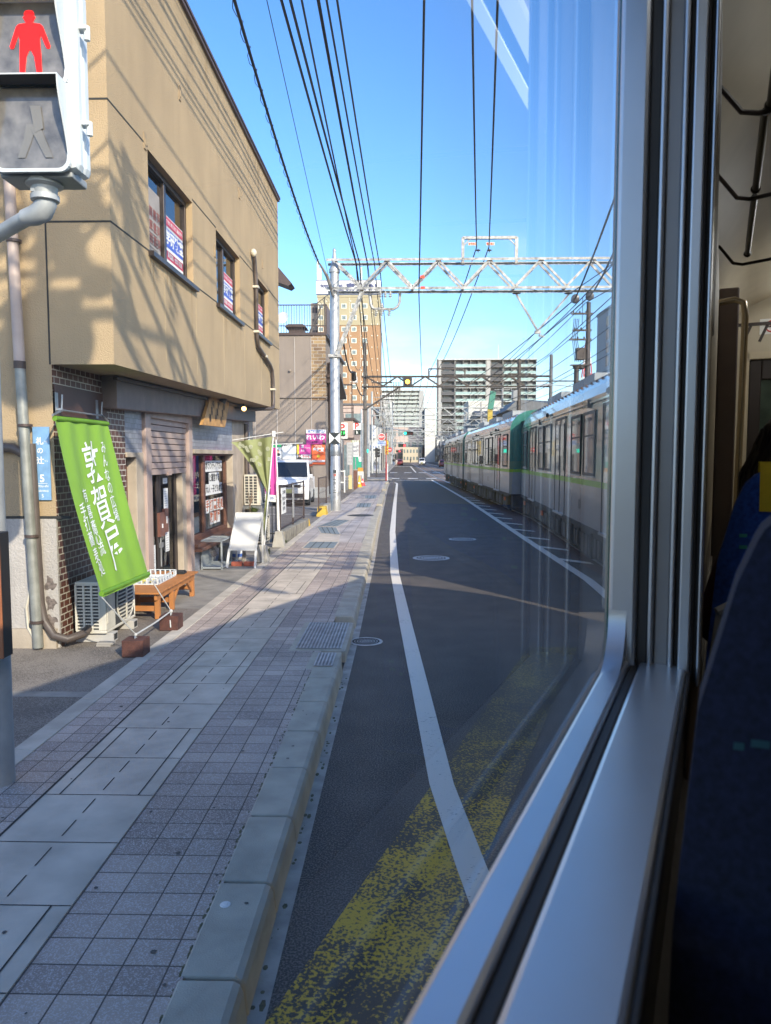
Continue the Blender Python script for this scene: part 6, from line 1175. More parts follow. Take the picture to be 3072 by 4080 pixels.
# traffic lights over the lane
def tlight(label, px0, px1, py0, py1, Y, lit, polx, visor=True):
    a, c = atY(px0, py0, Y), atY(px1, py1, Y); t = thing('traffic_light', label, 'traffic light', ((a.x + c.x) / 2, Y, c.z)); r = (a.z - c.z) * .36; zc = (a.z + c.z) / 2
    b = B(); b.box(a.x, c.x, Y, Y + .2, c.z, a.z); b.build('housing', M('signal black', (.02, .02, .022), .5), t, bevel=.04)
    for k, (nm, col) in enumerate((('green', (.02, .8, .55)), ('amber', (.5, .3, .02)), ('red', (.9, .04, .05)))):
        x = lerp(a.x, c.x, (k + .5) / 3); on = nm == lit; b = B(); b.disc((x, Y - .01, zc), r, 18, 0, Y3); b.build('lamp', M(nm + (' lit lamp' if on else ' dark lamp'), col if on else tuple(v * .08 for v in col), .3, emit=1.6 if on else 0), t)
        b = B(); b.add([Vector((x + rr * math.cos(q), Y - dd, zc + rr * math.sin(q))) for rr, dd in ((r * 1.08, 0), (r * 1.08, .22)) for q in [math.radians(10 + 16 * j) for j in range(11)]], [(j, j + 1, 12 + j, 11 + j) for j in range(10)]); b.build('visor', BLACK, t)
    b = B(); b.tube([(polx, Y + .3, 0), (polx, Y + .3, a.z + .5), (c.x, Y + .25, zc + .25)], .08, 8); b.build('arm', STEEL, t)
tlight('traffic light with the green lamp lit over the crossing', 1608, 1647, 1719, 1734, 92, 'green', -3.0); tlight('farther traffic light with the red lamp lit', 1588, 1617, 1769, 1781, 140, 'red', -3.2); tlight('small distant traffic light with the red lamp lit, lowest of three', 1577, 1595, 1794, 1802, 215, 'red', -3.2)
# pedestrians
def person(label, p, h, top, legs, hair, coat=False, rz=0, name='person'):
    k = h / 1.7; t = thing(name, label, 'person', p); G = lambda x, y, z: (p[0] + k * (x * math.cos(rz) - y * math.sin(rz)), p[1] + k * (x * math.sin(rz) + y * math.cos(rz)), p[2] + k * z)
    J = {'pel': (0, 0, .92, .14), 'chest': (0, 0, 1.28, .17), 'neck': (0, 0, 1.46, .06), 'head': (0, 0, 1.58, .10), 'sl': (-.19, 0, 1.40, .065), 'el': (-.25, .03, 1.13, .045), 'hl': (-.26, -.05, .88, .04), 'sr': (.19, 0, 1.40, .065), 'er': (.25, .03, 1.13, .045), 'hr': (.26, -.05, .88, .04), 'tl': (-.09, 0, .85, .09), 'kl': (-.10, -.06, .47, .06), 'al': (-.10, .02, .08, .045), 'fl': (-.11, -.13, .03, .04), 'tr': (.09, 0, .85, .09), 'kr': (.10, .05, .47, .06), 'ar': (.10, .14, .10, .045), 'fr': (.11, .0, .03, .04)}
    E_ = [('pel', 'chest'), ('chest', 'neck'), ('neck', 'head'), ('chest', 'sl'), ('sl', 'el'), ('el', 'hl'), ('chest', 'sr'), ('sr', 'er'), ('er', 'hr'), ('pel', 'tl'), ('tl', 'kl'), ('kl', 'al'), ('al', 'fl'), ('pel', 'tr'), ('tr', 'kr'), ('kr', 'ar'), ('ar', 'fr')]
    ks = list(J); me = bpy.data.meshes.new('body'); me.from_pydata([Vector(G(*J[q][:3])) for q in ks], [(ks.index(a), ks.index(c)) for a, c in E_], []); o = bpy.data.objects.new('body', me); COL.objects.link(o); o.parent = t; o.matrix_parent_inverse = WM[t.name].inverted()
    md = o.modifiers.new('skin', 'SKIN'); 
    for i, q in enumerate(ks): me.skin_vertices[0].data[i].radius = (J[q][3] * k, J[q][3] * k * .8); me.skin_vertices[0].data[i].use_root = q == 'pel'
    o.modifiers.new('sub', 'SUBSURF').render_levels = 1; me.materials.append(M('skin', (.50, .30, .21), .6))
    b = B(); b.lathe(G(0, 0, .86), [(.17 * k, -.25 * k if coat else 0), (.165 * k, .1 * k), (.20 * k, .45 * k), (.16 * k, .56 * k), (.07 * k, .60 * k)], 14)
    for s_ in ('l', 'r'): b.tube([G(*J['s' + s_][:3]), G(*J['e' + s_][:3]), G(*J['h' + s_][:3])], [.085 * k, .062 * k, .052 * k], 10)
    b.build('jacket', top, t); b = B()
    for s_ in ('l', 'r'): b.tube([G(*J['t' + s_][:3]), G(*J['k' + s_][:3]), G(*J['a' + s_][:3])], [.11 * k, .08 * k, .06 * k], 10)
    b.build('trousers', legs, t); b = B(); b.ball(G(0, .02, 1.62), .115 * k, 1, 1, 1.1, 12); b.build('hair', hair, t); return t
HAIRB = M('black hair', (.015, .012, .011), .5, var=.3, vs=30)
person('person in a dark jacket and blue trousers on the far left pavement', (-2.15, 170, .14), 1.68, M('dark jacket', (.03, .03, .04), .8), M('blue denim', (.13, .2, .32), .8), HAIRB)
person('person in a pale coat walking beside the dark jacketed one', (-1.55, 171, .0), 1.6, M('pale coat', (.55, .5, .46), .8), M('pale trousers', (.5, .42, .38), .8), HAIRB, True)
person('person in grey top and pale trousers by the rust brown pole', (-3.55, 97, .12), 1.6, M('grey top', (.2, .2, .2), .8), M('lavender trousers', (.42, .42, .55), .8), HAIRB)
person('tiny dark figure crossing far down the street', (2.6, 262, .0), 1.65, M('dark jacket', (.03, .03, .04), .8), M('dark trousers', (.03, .03, .035), .8), HAIRB)
car('far_car', 'dark red car seen from behind far down the lane', (-.85, 184, 0), math.pi, M('dark red paint', (.16, .012, .014), .3, coat=.6), 'car', detail=False)
car('far_van', 'white van coming up the far side of the street', (4.8, 190, 0), 0, CARW, 'van', detail=False)
car('far_car', 'red car half hidden behind the head of the train', (8.3, 155, 0), math.pi, M('red car paint', (.30, .015, .03), .3, coat=.6), 'car', detail=False)
car('far_car', 'grey car waiting in the far lane behind the white van', (5.6, 215, 0), 0, M('grey car paint', (.12, .12, .13), .3, coat=.6), 'car', detail=False)
# roadside utility poles further down
R.seed(44); up0 = None
UPM = M('street pole', (.30, .29, .28), .8, var=.2)
for i, (x, y) in enumerate(((-3.2, 108), (-3.3, 132), (-3.1, 158), (-3.2, 190), (-3.3, 226), (-3.2, 270), (12.7, 96), (12.9, 124), (12.6, 150), (12.8, 180), (12.9, 214), (12.7, 252), (12.8, 295))):
    if up0 is None:
        t = thing('utility_pole', '', 'pole', (x, y, .1), group='utility poles along the far street'); b = B(); b.tube([(x, y, .1), (x, y, 11)], [.17, .12], 10); b.build('shaft', UPM, t)
        for z in (9.2, 10, 10.6): b = B(); b.box(x - 1, x + 1, y - .05, y + .05, z, z + .1); b.build('crossarm', UPM, t)
        b = B(); b.cyl((x + .35, y, 7.6), (x + .35, y, 8.5), .25); b.build('transformer', M('grey transformer', (.28, .29, .3), .5), t); up0 = t; o = t
    else: o = copy_thing(up0, (x, y, .1))
    o['label'] = 'utility pole with three crossarms in the row down the %s side of the far street' % ('left' if x < 0 else 'right')
# ---------------------------------------------------------------- right of the train
t = thing('utility_pole', 'dark utility pole with crossarms and a transformer above the train roof', 'pole', (12, 48, 0)); a, c = atY(2346, 1205, 48), atY(2338, 1500, 48); x = a.x
b = B(); b.tube([(x, 48, 0), (x, 48, a.z)], [.22, .13], 12); b.build('shaft', DKP, t)
for py, w0, w1 in ((1250, -1.1, .25), (1316, -1.0, .2), (1353, -1.2, .2)): z = atY(2340, py, 48).z; b = B(); b.box(x + w0, x + w1, 47.9, 48.05, z - .05, z + .05); [b.lathe((x + w0 + .15 + .4 * k, 48, z + .05), [(.03, 0), (.06, .06), (.03, .14)], 8) for k in range(3)]; b.build('crossarm', DKP, t)
z = atY(2318, 1410, 48).z; b = B(); b.box(x - .75, x - .2, 47.7, 48.2, z - .38, z + .35); b.build('transformer', DKP, t); b = B(); b.box(x - 1.1, x + .1, 47.8, 48.1, z - .75, z - .68); b.lathe((x - .7, 48, z - .72), [(.1, -.25), (.22, -.2), (.25, 0)], 10); b.lathe((x - .4, 48, z - .72), [(.1, -.25), (.22, -.2), (.25, 0)], 10); b.build('switch_gear', DKP, t)
b = B(); [b.tube([(x - .9 + .1 * k, 48, z + 2.2), (x - 1.0 + .1 * k, 48, z + 1), (x - .8 + .12 * k, 48, z - .5)], .02, 5) for k in range(4)]; b.build('loop_cable', WIRE, t)
t = thing('utility_pole', 'utility pole with a transformer in front of the dark apartment block', 'pole', (9.4, 60, 0)); a = atY(2069, 1430, 60); b = B(); b.tube([(a.x, 60, 0), (a.x, 60, a.z)], [.2, .14], 12); b.build('shaft', DKP, t); z = atY(2055, 1575, 60).z; b = B(); b.box(a.x - .55, a.x - .15, 59.7, 60.2, z - .45, z + .4); b.build('transformer', M('grey transformer', (.28, .29, .3), .5), t)
for q in (1465, 1490): z = atY(2060, q, 60).z; b = B(); b.box(a.x - .9, a.x + .9, 59.92, 60.05, z - .05, z + .05); b.build('crossarm', DKP, t)
t = thing('gable_house', 'dark grey tiled gable roof house behind the train', 'building', (13, 80, 0)); a, c = atY(2025, 1592, 78), atY(2165, 1632, 78); b = B(); b.box(a.x + .4, c.x + 6, 78, 90, 0, c.z); b.build('wall', OFFW, t); b = B(); b.hexa([(a.x - .3, 77.4, c.z - .1), (c.x + 6.4, 77.4, c.z - .1), (c.x + 6.4, 90.5, c.z - .1), (a.x - .3, 90.5, c.z - .1), (a.x + .9, 77.6, a.z), (c.x + 5, 83, a.z), (c.x + 5, 85, a.z), (a.x + .9, 90, a.z)]); b.build('roof', RTILE, t)
t = thing('green_mast', 'green and yellow striped equipment mast behind the train roof', 'mast', (8, 70, 0)); a, c = atY(1956, 1560, 70), atY(1953, 1670, 70); b = B(); b.bar((a.x + .2, 70, a.z), (c.x, 70, c.z + .9), .5, .5); b.build('green_shaft', M('mast green', (.05, .22, .16), .6), t); b = B(); b.box(c.x - .25, c.x + .2, 69.8, 70.2, 0, c.z + .9); b.build('yellow_foot', M('mast yellow', (.45, .33, .05), .6), t)
t = thing('radio_tower', 'small red and white lattice tower beyond the utility pole', 'tower', (100, 400, 0)); p = atY(2338, 1500, 400); top = atY(2338, 1345, 400).z; xx = p.x
for k in range(8):
    z0, z1 = lerp(10, top, k / 8), lerp(10, top, (k + 1) / 8); w0, w1 = lerp(5, .5, k / 8), lerp(5, .5, (k + 1) / 8); b = B()
    for s1 in (-1, 1):
        for s2 in (-1, 1): b.bar((xx + s1 * w0, 400 + s2 * w0, z0), (xx + s1 * w1, 400 + s2 * w1, z1), .5, .5)
    b.bar((xx - w0, 400 - w0, z0), (xx + w1, 400 - w1, z1), .35, .35); b.bar((xx + w0, 400 - w0, z0), (xx - w1, 400 - w1, z1), .35, .35); b.box(xx - w0, xx + w0, 399.8 - w0, 400.2 - w0, z0, z0 + .6); b.build('section', M('tower red', (.55, .05, .04), .6) if k % 2 else WHITE, t)
t = thing('far_portal_post', 'dark leaning post at the right end of a portal above the train', 'pole', (9, 45, 0)); a = atY(2297, 1470, 45); b = B(); b.tube([(a.x, 45, 0), (a.x, 45, a.z)], .15, 10); b.box(a.x - 2.5, a.x + .3, 44.95, 45.05, a.z - .75, a.z - .68); b.build('shaft', DKP, t); b = B(); p = atY(2165, 1535, 45); b.hexa([(p.x - .45, 44.8, p.z - .1), (p.x + .45, 44.8, p.z - .03), (p.x + .45, 45.2, p.z - .03), (p.x - .45, 45.2, p.z - .1), (p.x - .4, 44.85, p.z + .02), (p.x + .4, 44.85, p.z + .1), (p.x + .4, 45.15, p.z + .1), (p.x - .4, 45.15, p.z + .02)]); b.bar((p.x + .4, 45, p.z + .03), (a.x, 45, p.z - .1), .05, .05); b.build('street_lamp_head', M('lamp grey', (.3, .31, .32), .5), t)
# ================================================================ the tram ahead
DGREEN = M('dark green gloss', (.018, .095, .070), .12, coat=.6, var=.03, bump=.02, bs=3); OFFWH = M('lavender white gloss', (.33, .31, .29), .3, coat=.35, var=.04, bump=.02, bs=3); LIME = M('lime stripe', (.25, .46, .02), .45, coat=.1, var=.04)
ROOFM = M('pale roof paint', (.40, .44, .47), .22, coat=.6, var=.08, vs=2); UNDER = M('underframe grime', (.045, .04, .035), .75, .2, var=.4, vs=5); UNDER2 = M('underframe box', (.10, .092, .085), .6, .3, var=.3, vs=4); CGLASS = M('dark carriage glass', (.010, .013, .014), .03, spec=.9); RUBB = M('window rubber', (.012, .012, .012), .5); MORANGE = M('orange marker', (.75, .16, .04), .4)
def carriage(name, label, rear, front, number, lead=False):
    """rear and front are the left lower corners; local y runs forward, x to the right"""
    rx, ry = rear; d = Vector((front[0] - rx, front[1] - ry, 0)); LN = d.length; rz = math.atan2(-d.x, d.y)
    t = thing(name, label, 'tram carriage', (rx, ry, 0), rz, 'carriages of the tram')
    W = 2.38; sec = [(0, .76), (0, 1.50), (0, 1.60), (.012, 2.88), (.03, 3.04), (.10, 3.22), (.26, 3.40), (.55, 3.54), (1.19, 3.62)]; prof = sec + [(W - x, z) for x, z in sec[-2::-1]]; n = len(prof); my = [0, 0, 2, 0, 0, 0]
    b = B(); ys = [0, LN]; mi_ = lambda i: 1 if i in (0, n - 2) else 2 if i in (1, n - 3) else 0 if i in (2, 3, n - 5, n - 4) else 3
    for i in range(n - 1): (x0, z0), (x1, z1) = prof[i], prof[i + 1]; b.add([(x0, 0, z0), (x0, LN, z0), (x1, LN, z1), (x1, 0, z1)], [(0, 1, 2, 3)], mi_(i), True)
    for y in ys:                                 # end walls carry the livery too
        b.add([(0, y, .76), (W, y, .76), (W, y, 1.5), (0, y, 1.5)], [(0, 1, 2, 3)], 1); b.add([(0, y, 1.5), (W, y, 1.5), (W, y, 1.6), (0, y, 1.6)], [(0, 1, 2, 3)], 2); b.add([(x, y, z) for x, z in prof[2:-2]], [tuple(range(n - 4))], 4)
    b.add([(0, 0, .76), (W, 0, .76), (W, LN, .76), (0, LN, .76)], [(0, 1, 2, 3)], 1)
    b.build('body', [DGREEN, OFFWH, LIME, ROOFM, M('end green', (.02, .17, .13), .35, coat=.4)], t, local=True)
    b = B()
    for x0, x1 in ((-.004, .02), (W - .02, W + .004)): b.box(x0, x1, .04, LN - .04, 1.50, 1.60)
    b.build('lime_stripe', LIME, t, local=True)
    b = B(); b.box(-.012, .01, 0, LN, .70, .79); b.box(-.015, .0, 0, LN, 2.93, 2.96, 1); b.build('side_rail', [UNDER, DGREEN], t, local=True)
    for y0 in (2.3, LN / 2 - .68, LN - 3.66):
        y1 = y0 + 1.36; f = B(); f.box(-.010, .004, y0 - .03, y0 + .012, .80, 2.86); f.box(-.010, .004, y1 - .012, y1 + .03, .80, 2.86); f.box(-.0102, .004, y0, y1, 2.82, 2.86); f.box(-.011, .004, (y0 + y1) / 2 - .014, (y0 + y1) / 2 + .014, .80, 2.82); f.box(-.05, .01, y0 - .02, y1 + .02, .76, .80, 1); dd = f.build('door', [RUBB, STEEL], t, local=True)
        for a, c in ((y0 + .14, (y0 + y1) / 2 - .09), ((y0 + y1) / 2 + .09, y1 - .14)): q = B(); q.box(-.008, .004, a, c, 1.72, 2.72); q.build('pane', CGLASS, dd, local=True)
    wins = [(.55, 1.5)] + [(LN / 2 + s_ * o - .47, LN / 2 + s_ * o + .47) for s_, o in ((-1, 3.25), (-1, 1.95), (1, 1.95), (1, 3.25))] + [(LN - 1.5, LN - .55)]
    for a, c in wins:
        q = B(); q.box(-.014, .004, a - .05, a, 1.68, 2.80); q.box(-.014, .004, c, c + .05, 1.68, 2.80); q.box(-.0142, .004, a, c, 1.68, 1.73); q.box(-.0142, .004, a, c, 2.75, 2.80); q.box(-.018, -.012, a - .06, c + .06, 1.655, 1.675, 1); w_ = q.build('window', [RUBB, STEEL], t, local=True)
        q = B(); q.box(-.004, .004, a, c, 1.73, 2.75); q.box(-.007, .0, a, c, 2.36, 2.39, 1); q.build('pane', [CGLASS, RUBB], w_, local=True)
    R.seed(hash(number) % 100); b = B(); b.box(.18, W - .18, .3, LN - .3, .30, .70); b.build('underframe', UNDER, t, local=True)
    y = .7
    while y < LN - 1.4:
        l_ = R.uniform(.5, 1.3); b = B(); zl = R.uniform(.20, .30); b.box(.06, .3, y, y + l_, zl, .68); b.box(.04, .062, y + .06, y + l_ - .06, zl + .05, .6, 1)
        for k in range(3): yy = y + l_ * (k + .5) / 3; b.box(.03, .045, yy - .02, yy + .02, zl + .04, .62, R.choice((0, 1)))
        b.build('equipment_box', [UNDER, UNDER2], t, local=True); y += l_ + R.uniform(.05, .35)
    for y in (2.6, 4.5, LN - 4.5, LN - 2.6): b = B(); b.lathe((.42, y, .40), [(0, -.06), (.30, -.06), (.36, -.03), (.38, .05), (.2, .06), (0, .06)], 20, 0, X3); b.build('wheel', UNDER2, t, local=True)
    for y in (1.0, LN - 1.0, LN * .68): b = B(); b.box(-.02, .03, y - .06, y + .06, .50, .62); b.build('marker', MORANGE, t, local=True)
    b = B(); b.text(number, .24, (-.004, LN * .42 - 1.2, 1.12), -Y3, Z3, 0, .02, .8); b.build('number', M('dark number', (.10, .10, .11), .5), t, local=True)
    b = B()
    for y in (LN * .2, LN * .62): b.ball((-.02, y, 3.02), .045, 1, 1, 1.3, 8); b.box(-.03, .02, y + 1.6, y + 1.63, 2.86, 3.0)
    b.build('side_lamp', BLACK, t, local=True)
    b = B()
    for k in range(3): y0 = LN * (.18 + .27 * k); b.box(.55, W - .55, y0, y0 + 2.6, 3.54, 3.74)
    b.box(.35, .40, .5, LN - .5, 3.44, 3.47); b.build('roof_unit', M('roof unit', (.33, .35, .36), .5), t, local=True)
    b = B(); [b.box(.22, .25, .4 + .5 * k, .46 + .5 * k, 3.37, 3.41) for k in range(int(LN / .5) - 1)]; b.build('rain_gutter_clips', M('rust clip', (.2, .11, .07), .8), t, local=True)
    if lead:
        b = B(); b.box(.5, W - .5, LN, LN + .05, 1.75, 2.8); b.build('front_window', CGLASS, t, local=True); b = B(); b.lathe((.1, LN - .1, 2.95), [(0, .12), (.1, .1), (.12, -.1)], 12, 0, Vector((-1, .6, 0))); b.build('mirror', WHITE, t, local=True)
    return t, rz, LN
carriage('tram_carriage', 'tram carriage nearest the window, with 851 on its side', (2.99, 8.3), (3.88, 24.4), '851')
carriage('tram_carriage', 'second tram carriage, between the nearest and the leading one', (3.56, 24.95), (3.39, 41.3), '852')
carriage('tram_carriage', 'leading tram carriage at the far end of the train', (3.33, 41.75), (3.20, 58.2), '801', True)
for y, rx, lb in ((24.72, 3.95, 'dark rubber gangway between the nearest and second carriage'), (41.52, 3.62, 'dark rubber gangway between the second and leading carriage')):
    b = B(); [b.box(rx + .02 * (k % 2), rx + 1.98 - .02 * (k % 2), y - .34 + .085 * k, y - .34 + .085 * (k + 1), .8, 3.2) for k in range(8)]; b.build('gangway_bellows', M('gangway rubber', (.012, .04, .034), .6), tag=(lb, 'gangway'))
# ================================================================ the carriage we sit in: local y forward, x right
TH = math.radians(23); CO = thing('passenger_carriage', 'dim inside of the tram carriage with its window frame, seats and ceiling', 'tram carriage', (0, 0, 0), -TH)
ALU = M('brushed aluminium', (.60, .60, .61), .33, .85, var=.06, vs=3); ALUD = M('dull aluminium', (.30, .29, .28), .42, .8, var=.1); GASK = M('window gasket', (.048, .038, .030), .55); CREAM = M('cream panel', (.50, .43, .31), .55, var=.04); CREAM2 = M('ceiling cream', (.52, .45, .33), .5, var=.05); FLOORM = M('carriage floor', (.12, .10, .085), .6)
XI, XGL, UJ, ZS, ZW = -.043, -.178, 1.35, 1.64, 3.02      # inner wall, glass, far jamb, sill, window head
UE, UB = 6.75, -8.5
def cb(b, nm, m, par=None, bev=0): return b.build(nm, m, par or CO, local=True, bevel=bev)
b = B()                                             # outer shell
b.box(-.205, -.185, UB, -.62, .76, 3.0); b.box(-.205, -.185, UJ + .17, UE + .1, .76, 3.0); b.box(-.205, -.185, -.62, UJ + .17, .76, ZS - .08)
b.box(2.12, 2.2, UB, UE + .1, .76, 3.1); b.box(-.2, 2.2, UE + .02, UE + .1, .77, 3.0); b.box(-.2, 2.2, UB - .1, UB, .77, 3.0)
RP = [(-.205, 3.0), (-.19, 3.07), (-.10, 3.20), (.1, 3.32), (.5, 3.42), (1.0, 3.46), (1.5, 3.42), (1.9, 3.32), (2.1, 3.2), (2.19, 3.07), (2.2, 3.0)]
for (xa, za), (xb, zb_) in zip(RP, RP[1:]): b.hexa([(xa, UB - .1, za - .025), (xb, UB - .1, zb_ - .025), (xb, UE + .1, zb_ - .025), (xa, UE + .1, za - .025), (xa, UB - .1, za), (xb, UB - .1, zb_), (xb, UE + .1, zb_), (xa, UE + .1, za)])
b.box(-.26, 2.2, UB, UE + .1, .70, .759, 1); b.build('shell', [DGREEN, UNDER], CO, local=True)
b = B(); b.box(-.16, 2.1, UB + .5, UE - .5, .25, .69); b.build('underframe', UNDER, CO, local=True)
b = B(); b.box(-.18, 2.12, UB, UE, .96, 1.0); b.build('floor', FLOORM, CO, local=True)
b = B(); b.box(2.06, 2.119, UB, UE, 1.0, 3.1); b.box(-.184, XI, UB, -.62, 1.0, 3.1); b.box(-.184, XI, UJ + .10, UE, ZS - .02, 3.1)
b.box(-.184, 2.119, UB, UB + .05, 1.0, 3.42)
b.build('inner_wall', CREAM, CO, local=True)
b = B(); b.grid(lambda u, v: (lerp(XI, 2.06, u), lerp(UB, UE, v), 2.99 + .40 * math.sin(math.pi * u) ** .55), 24, 1); b.build('ceiling', CREAM2, CO, local=True)
# window: glass, inner frame, gasket, broad sill and far jamb built as long extrusions
b = B(); b.quad((XGL, -.6, ZS - .02), (XGL, UJ, ZS - .02), (XGL, UJ, ZW + .05), (XGL, -.6, ZW + .05)); b.build('window_glass', MG('carriage glass', (.93, .95, .94), 1.36, rough=.012, dark=.035), CO, local=True)
def sill_band(nm, m, a0, a1, dz, par=None, bev=.004): b = B(); b.box(a0, a1, -.6, UJ + .02, ZS - .03, ZS + dz); return cb(b, nm, m, par, bev)
def jamb_band(nm, m, a0, a1, proud, par=None, bev=.004): b = B(); b.box(a0, a1, UJ - proud, UJ + .10, ZS - .03, ZW + .06); return cb(b, nm, m, par, bev)
fr = sill_band('window_frame', ALU, XGL + .002, -.1375, 0, bev=.006); jamb_band('frame_upright', ALU, XGL + .002, -.128, 0, fr, .007)
n = 22; cx, cz, r = UJ - .09, ZS + .09, .09; b = B()      # rounded inner corner of the frame
pts = [(UJ, ZS), (UJ, ZS + .09)] + [(cx + r * math.cos(-a), cz - r * math.sin(a)) for a in [math.pi / 2 * k / n for k in range(1, n)]] + [(UJ - .09, ZS)]
b.prism(pts, 0, XGL + .003, -.145); b.sm[2:] = [True] * (len(b.sm) - 2); b.build('frame_corner', ALU, fr, local=True)
sill_band('gasket', GASK, -.1372, -.1225, -.007, bev=.003); jamb_band('gasket', GASK, -.1277, -.1095, -.010, bev=.003)
MIDG = M('satin grey channel', (.33, .31, .30), .4, .6, var=.06); BRNC = M('brown channel', (.07, .055, .045), .5)
s2 = sill_band('sill', M('pale satin sill', (.66, .655, .65), .30, .7, var=.05, vs=5), -.1222, -.0445, -.002, bev=.006)
sill_band('sill_edge', GASK, -.0443, -.0375, -.008, bev=.002)
j2 = jamb_band('jamb', ALU, -.1093, -.1002, .002)
for a0, a1, pr, m in ((-.100, -.0752, -.012, MIDG), (-.075, -.0672, .002, ALU), (-.067, -.0592, -.010, GASK), (-.059, -.0402, .004, ALU), (-.040, -.0362, -.004, BRNC), (-.036, -.0292, -.014, GASK), (-.029, -.0242, .006, ALU)): jamb_band('jamb_rib', m, a0, a1, pr, j2, .003)
b = B(); b.box(XI, XI + .020, UJ + .101, UJ + .16, ZS - .3, ZW + .02, 0); b.build('pillar_trim', M('brown pillar', (.20, .145, .10), .45), CO, local=True, bevel=.004)
b = B(); b.box(XI - .03, XI + .014, UJ + .3, UJ + .9, 2.33, ZW); b.build('blind_box', M('grey brown panel', (.12, .10, .09), .6), CO, local=True, bevel=.006)
b = B(); b.box(-.184, XI - .005, UB, UE, 1.0, ZS - .05); b.box(XI - .005, XI + .01, -1, UE, 1.36, 1.40); b.box(XI - .005, XI + .006, -1, UE, 1.0, 1.12); b.build('lower_panel', M('dark lower panel', (.14, .12, .10), .6), CO, local=True)
b = B(); b.cyl((XI + .02, .2, 1.30), (XI + .02, 2.6, 1.30), .008, n=8); b.build('panel_strip', ALUD, CO, local=True)
# end wall, gangway door with a window, notices, handrails
EW = M('end wall cream', (.46, .40, .30), .55, var=.04)
b = B(); dx0, dx1 = .18, .98
b.box(XI, dx0, UE - .06, UE, 1.0, 3.42); b.box(dx1, 2.06, UE - .06, UE, 1.0, 3.42); b.box(dx0, dx1, UE - .06, UE, 2.78, 3.42); b.build('end_wall', EW, CO, local=True)
d = B(); d.box(dx0, dx0 + .09, UE - .05, UE - .01, 1.0, 2.78); d.box(dx1 - .09, dx1, UE - .05, UE - .01, 1.0, 2.78); d.box(dx0 + .09, dx1 - .09, UE - .05, UE - .01, 2.62, 2.78); d.box(dx0 + .09, dx1 - .09, UE - .05, UE - .01, 1.0, 1.5)
dr = d.build('gangway_door', M('dark door frame', (.03, .022, .02), .4), CO, local=True, bevel=.01)
b = B(); b.box(dx0 + .09, dx1 - .09, UE - .035, UE - .03, 1.5, 2.62); b.build('pane', M('dusky green glass', (.055, .075, .06), .1, var=.4, vs=6), dr, local=True)
b = B(); b.box(dx0 + .10, dx0 + .22, UE - .042, UE - .038, 1.92, 2.10); b.text('→', .12, (dx0 + .16, UE - .045, 2.04), X3, Z3, 1, .03); b.build('notice', [M('pale blue notice', (.45, .56, .58), .6), INK], dr, local=True)
b = B(); b.box(dx0 - .05, dx0, UE - .075, UE - .06, 1.0, 2.84); b.box(dx0 - .05, dx1 + .05, UE - .075, UE - .06, 2.785, 2.84); b.build('door_surround', CREAM, CO, local=True)
b = B(); p = (.33, UE - .066, 3.235 - .2); b.box(p[0] - .085, p[0] + .085, UE - .066, UE - .06, p[2] - .06, p[2] + .06)
b.tube([(p[0] + .042 * math.cos(a), UE - .068, p[2] + .042 * math.sin(a)) for a in [k * math.pi / 12 for k in range(25)]], .005, 5, 1); b.bar((p[0] - .03, UE - .068, p[2] + .03), (p[0] + .03, UE - .068, p[2] - .03), .008, .004, 1); b.box(p[0] - .028, p[0] + .02, UE - .0675, UE - .066, p[2] - .008, p[2] + .002, 2); b.tube([(p[0] + .022, UE - .067, p[2]), (p[0] + .03, UE - .067, p[2] + .015), (p[0] + .024, UE - .067, p[2] + .028)], .003, 4, 2)
b.build('no_smoking_sign', [PAPER, LETTER_RED, INK], CO, local=True)
b = B()
for k in range(9): x = .12 + .11 * k; b.bar((x, UE - .5, 2.86), (x + .05, UE - .5, 2.98), .02, .02)
b.box(.05, 1.2, UE - .52, UE - .48, 2.98, 3.0); b.build('rack_rods', M('dark rod', (.04, .03, .028), .35), CO, local=True)
BR = M('warm steel rail', (.55, .46, .33), .22, .9)
b = B(); b.tube([(-.04, 4.6, 2.86), (.04, 4.6, 2.87), (.085, 4.6, 2.85), (.095, 4.6, 2.78), (.09, 4.6, 2.2), (.08, 4.6, 1.4)], .018, 10); b.build('handrail', BR, CO, local=True)
b = B(); b.box(XI, XI + .11, 4.9, 4.96, 1.0, 3.0); b.build('draught_screen', M('brown screen', (.16, .115, .08), .45), CO, local=True, bevel=.01)
RODM = M('dark rail', (.03, .022, .02), .3)
for x, ya, yb, z in ((.088, 1.0, 2.2, 2.90), (.078, 2.26, 2.88, 2.91), (.155, 2.24, 2.85, 2.91), (.078, 3.0, 3.8, 2.92)):
    b = B(); b.tube([(x, ya, z), (x, yb, z)], .012, 10); b.ball((x, yb, z), .017, 1, 1.2, 1, 10); b.build('overhead_rail', RODM, CO, local=True)
for y in (2.2, 2.9, 3.85):                             # arched ceiling ribs that carry the rails
    b = B(); b.tube([(XI, y, 2.98), (-.02, y, 2.95), (.02, y, 2.895), (.06, y, 2.885), (.3, y, 2.91), (.9, y, 2.96), (1.6, y, 2.96)], .007, 6); b.build('ceiling_rib', RODM, CO, local=True)
FILLM = M('tube light', (.93, .97, 1.0), .4, var=0, emit=3.0)  # glow of the fill tubes added near the end wall
LZ = 3.185; LAMPD = M('dim tube light', (.93, .97, 1.0), .4, var=0, emit=.55)
for y0, y1 in ((-3.6, -1.2), (-.9, 2.78)):
    for x0, x1 in ((.15, .205), (.235, .268)): b = B(); b.box(x0, x1, y0, y1, LZ - .03, LZ + .02); b.build('ceiling_light', LAMPD, CO, local=True)
for x0 in (.52, .74): b = B(); b.box(x0, x0 + .06, 4.7, 6.5, 3.20, 3.24); b.build('ceiling_light', FILLM, CO, local=True)  # tubes added out of sight to brighten the end wall
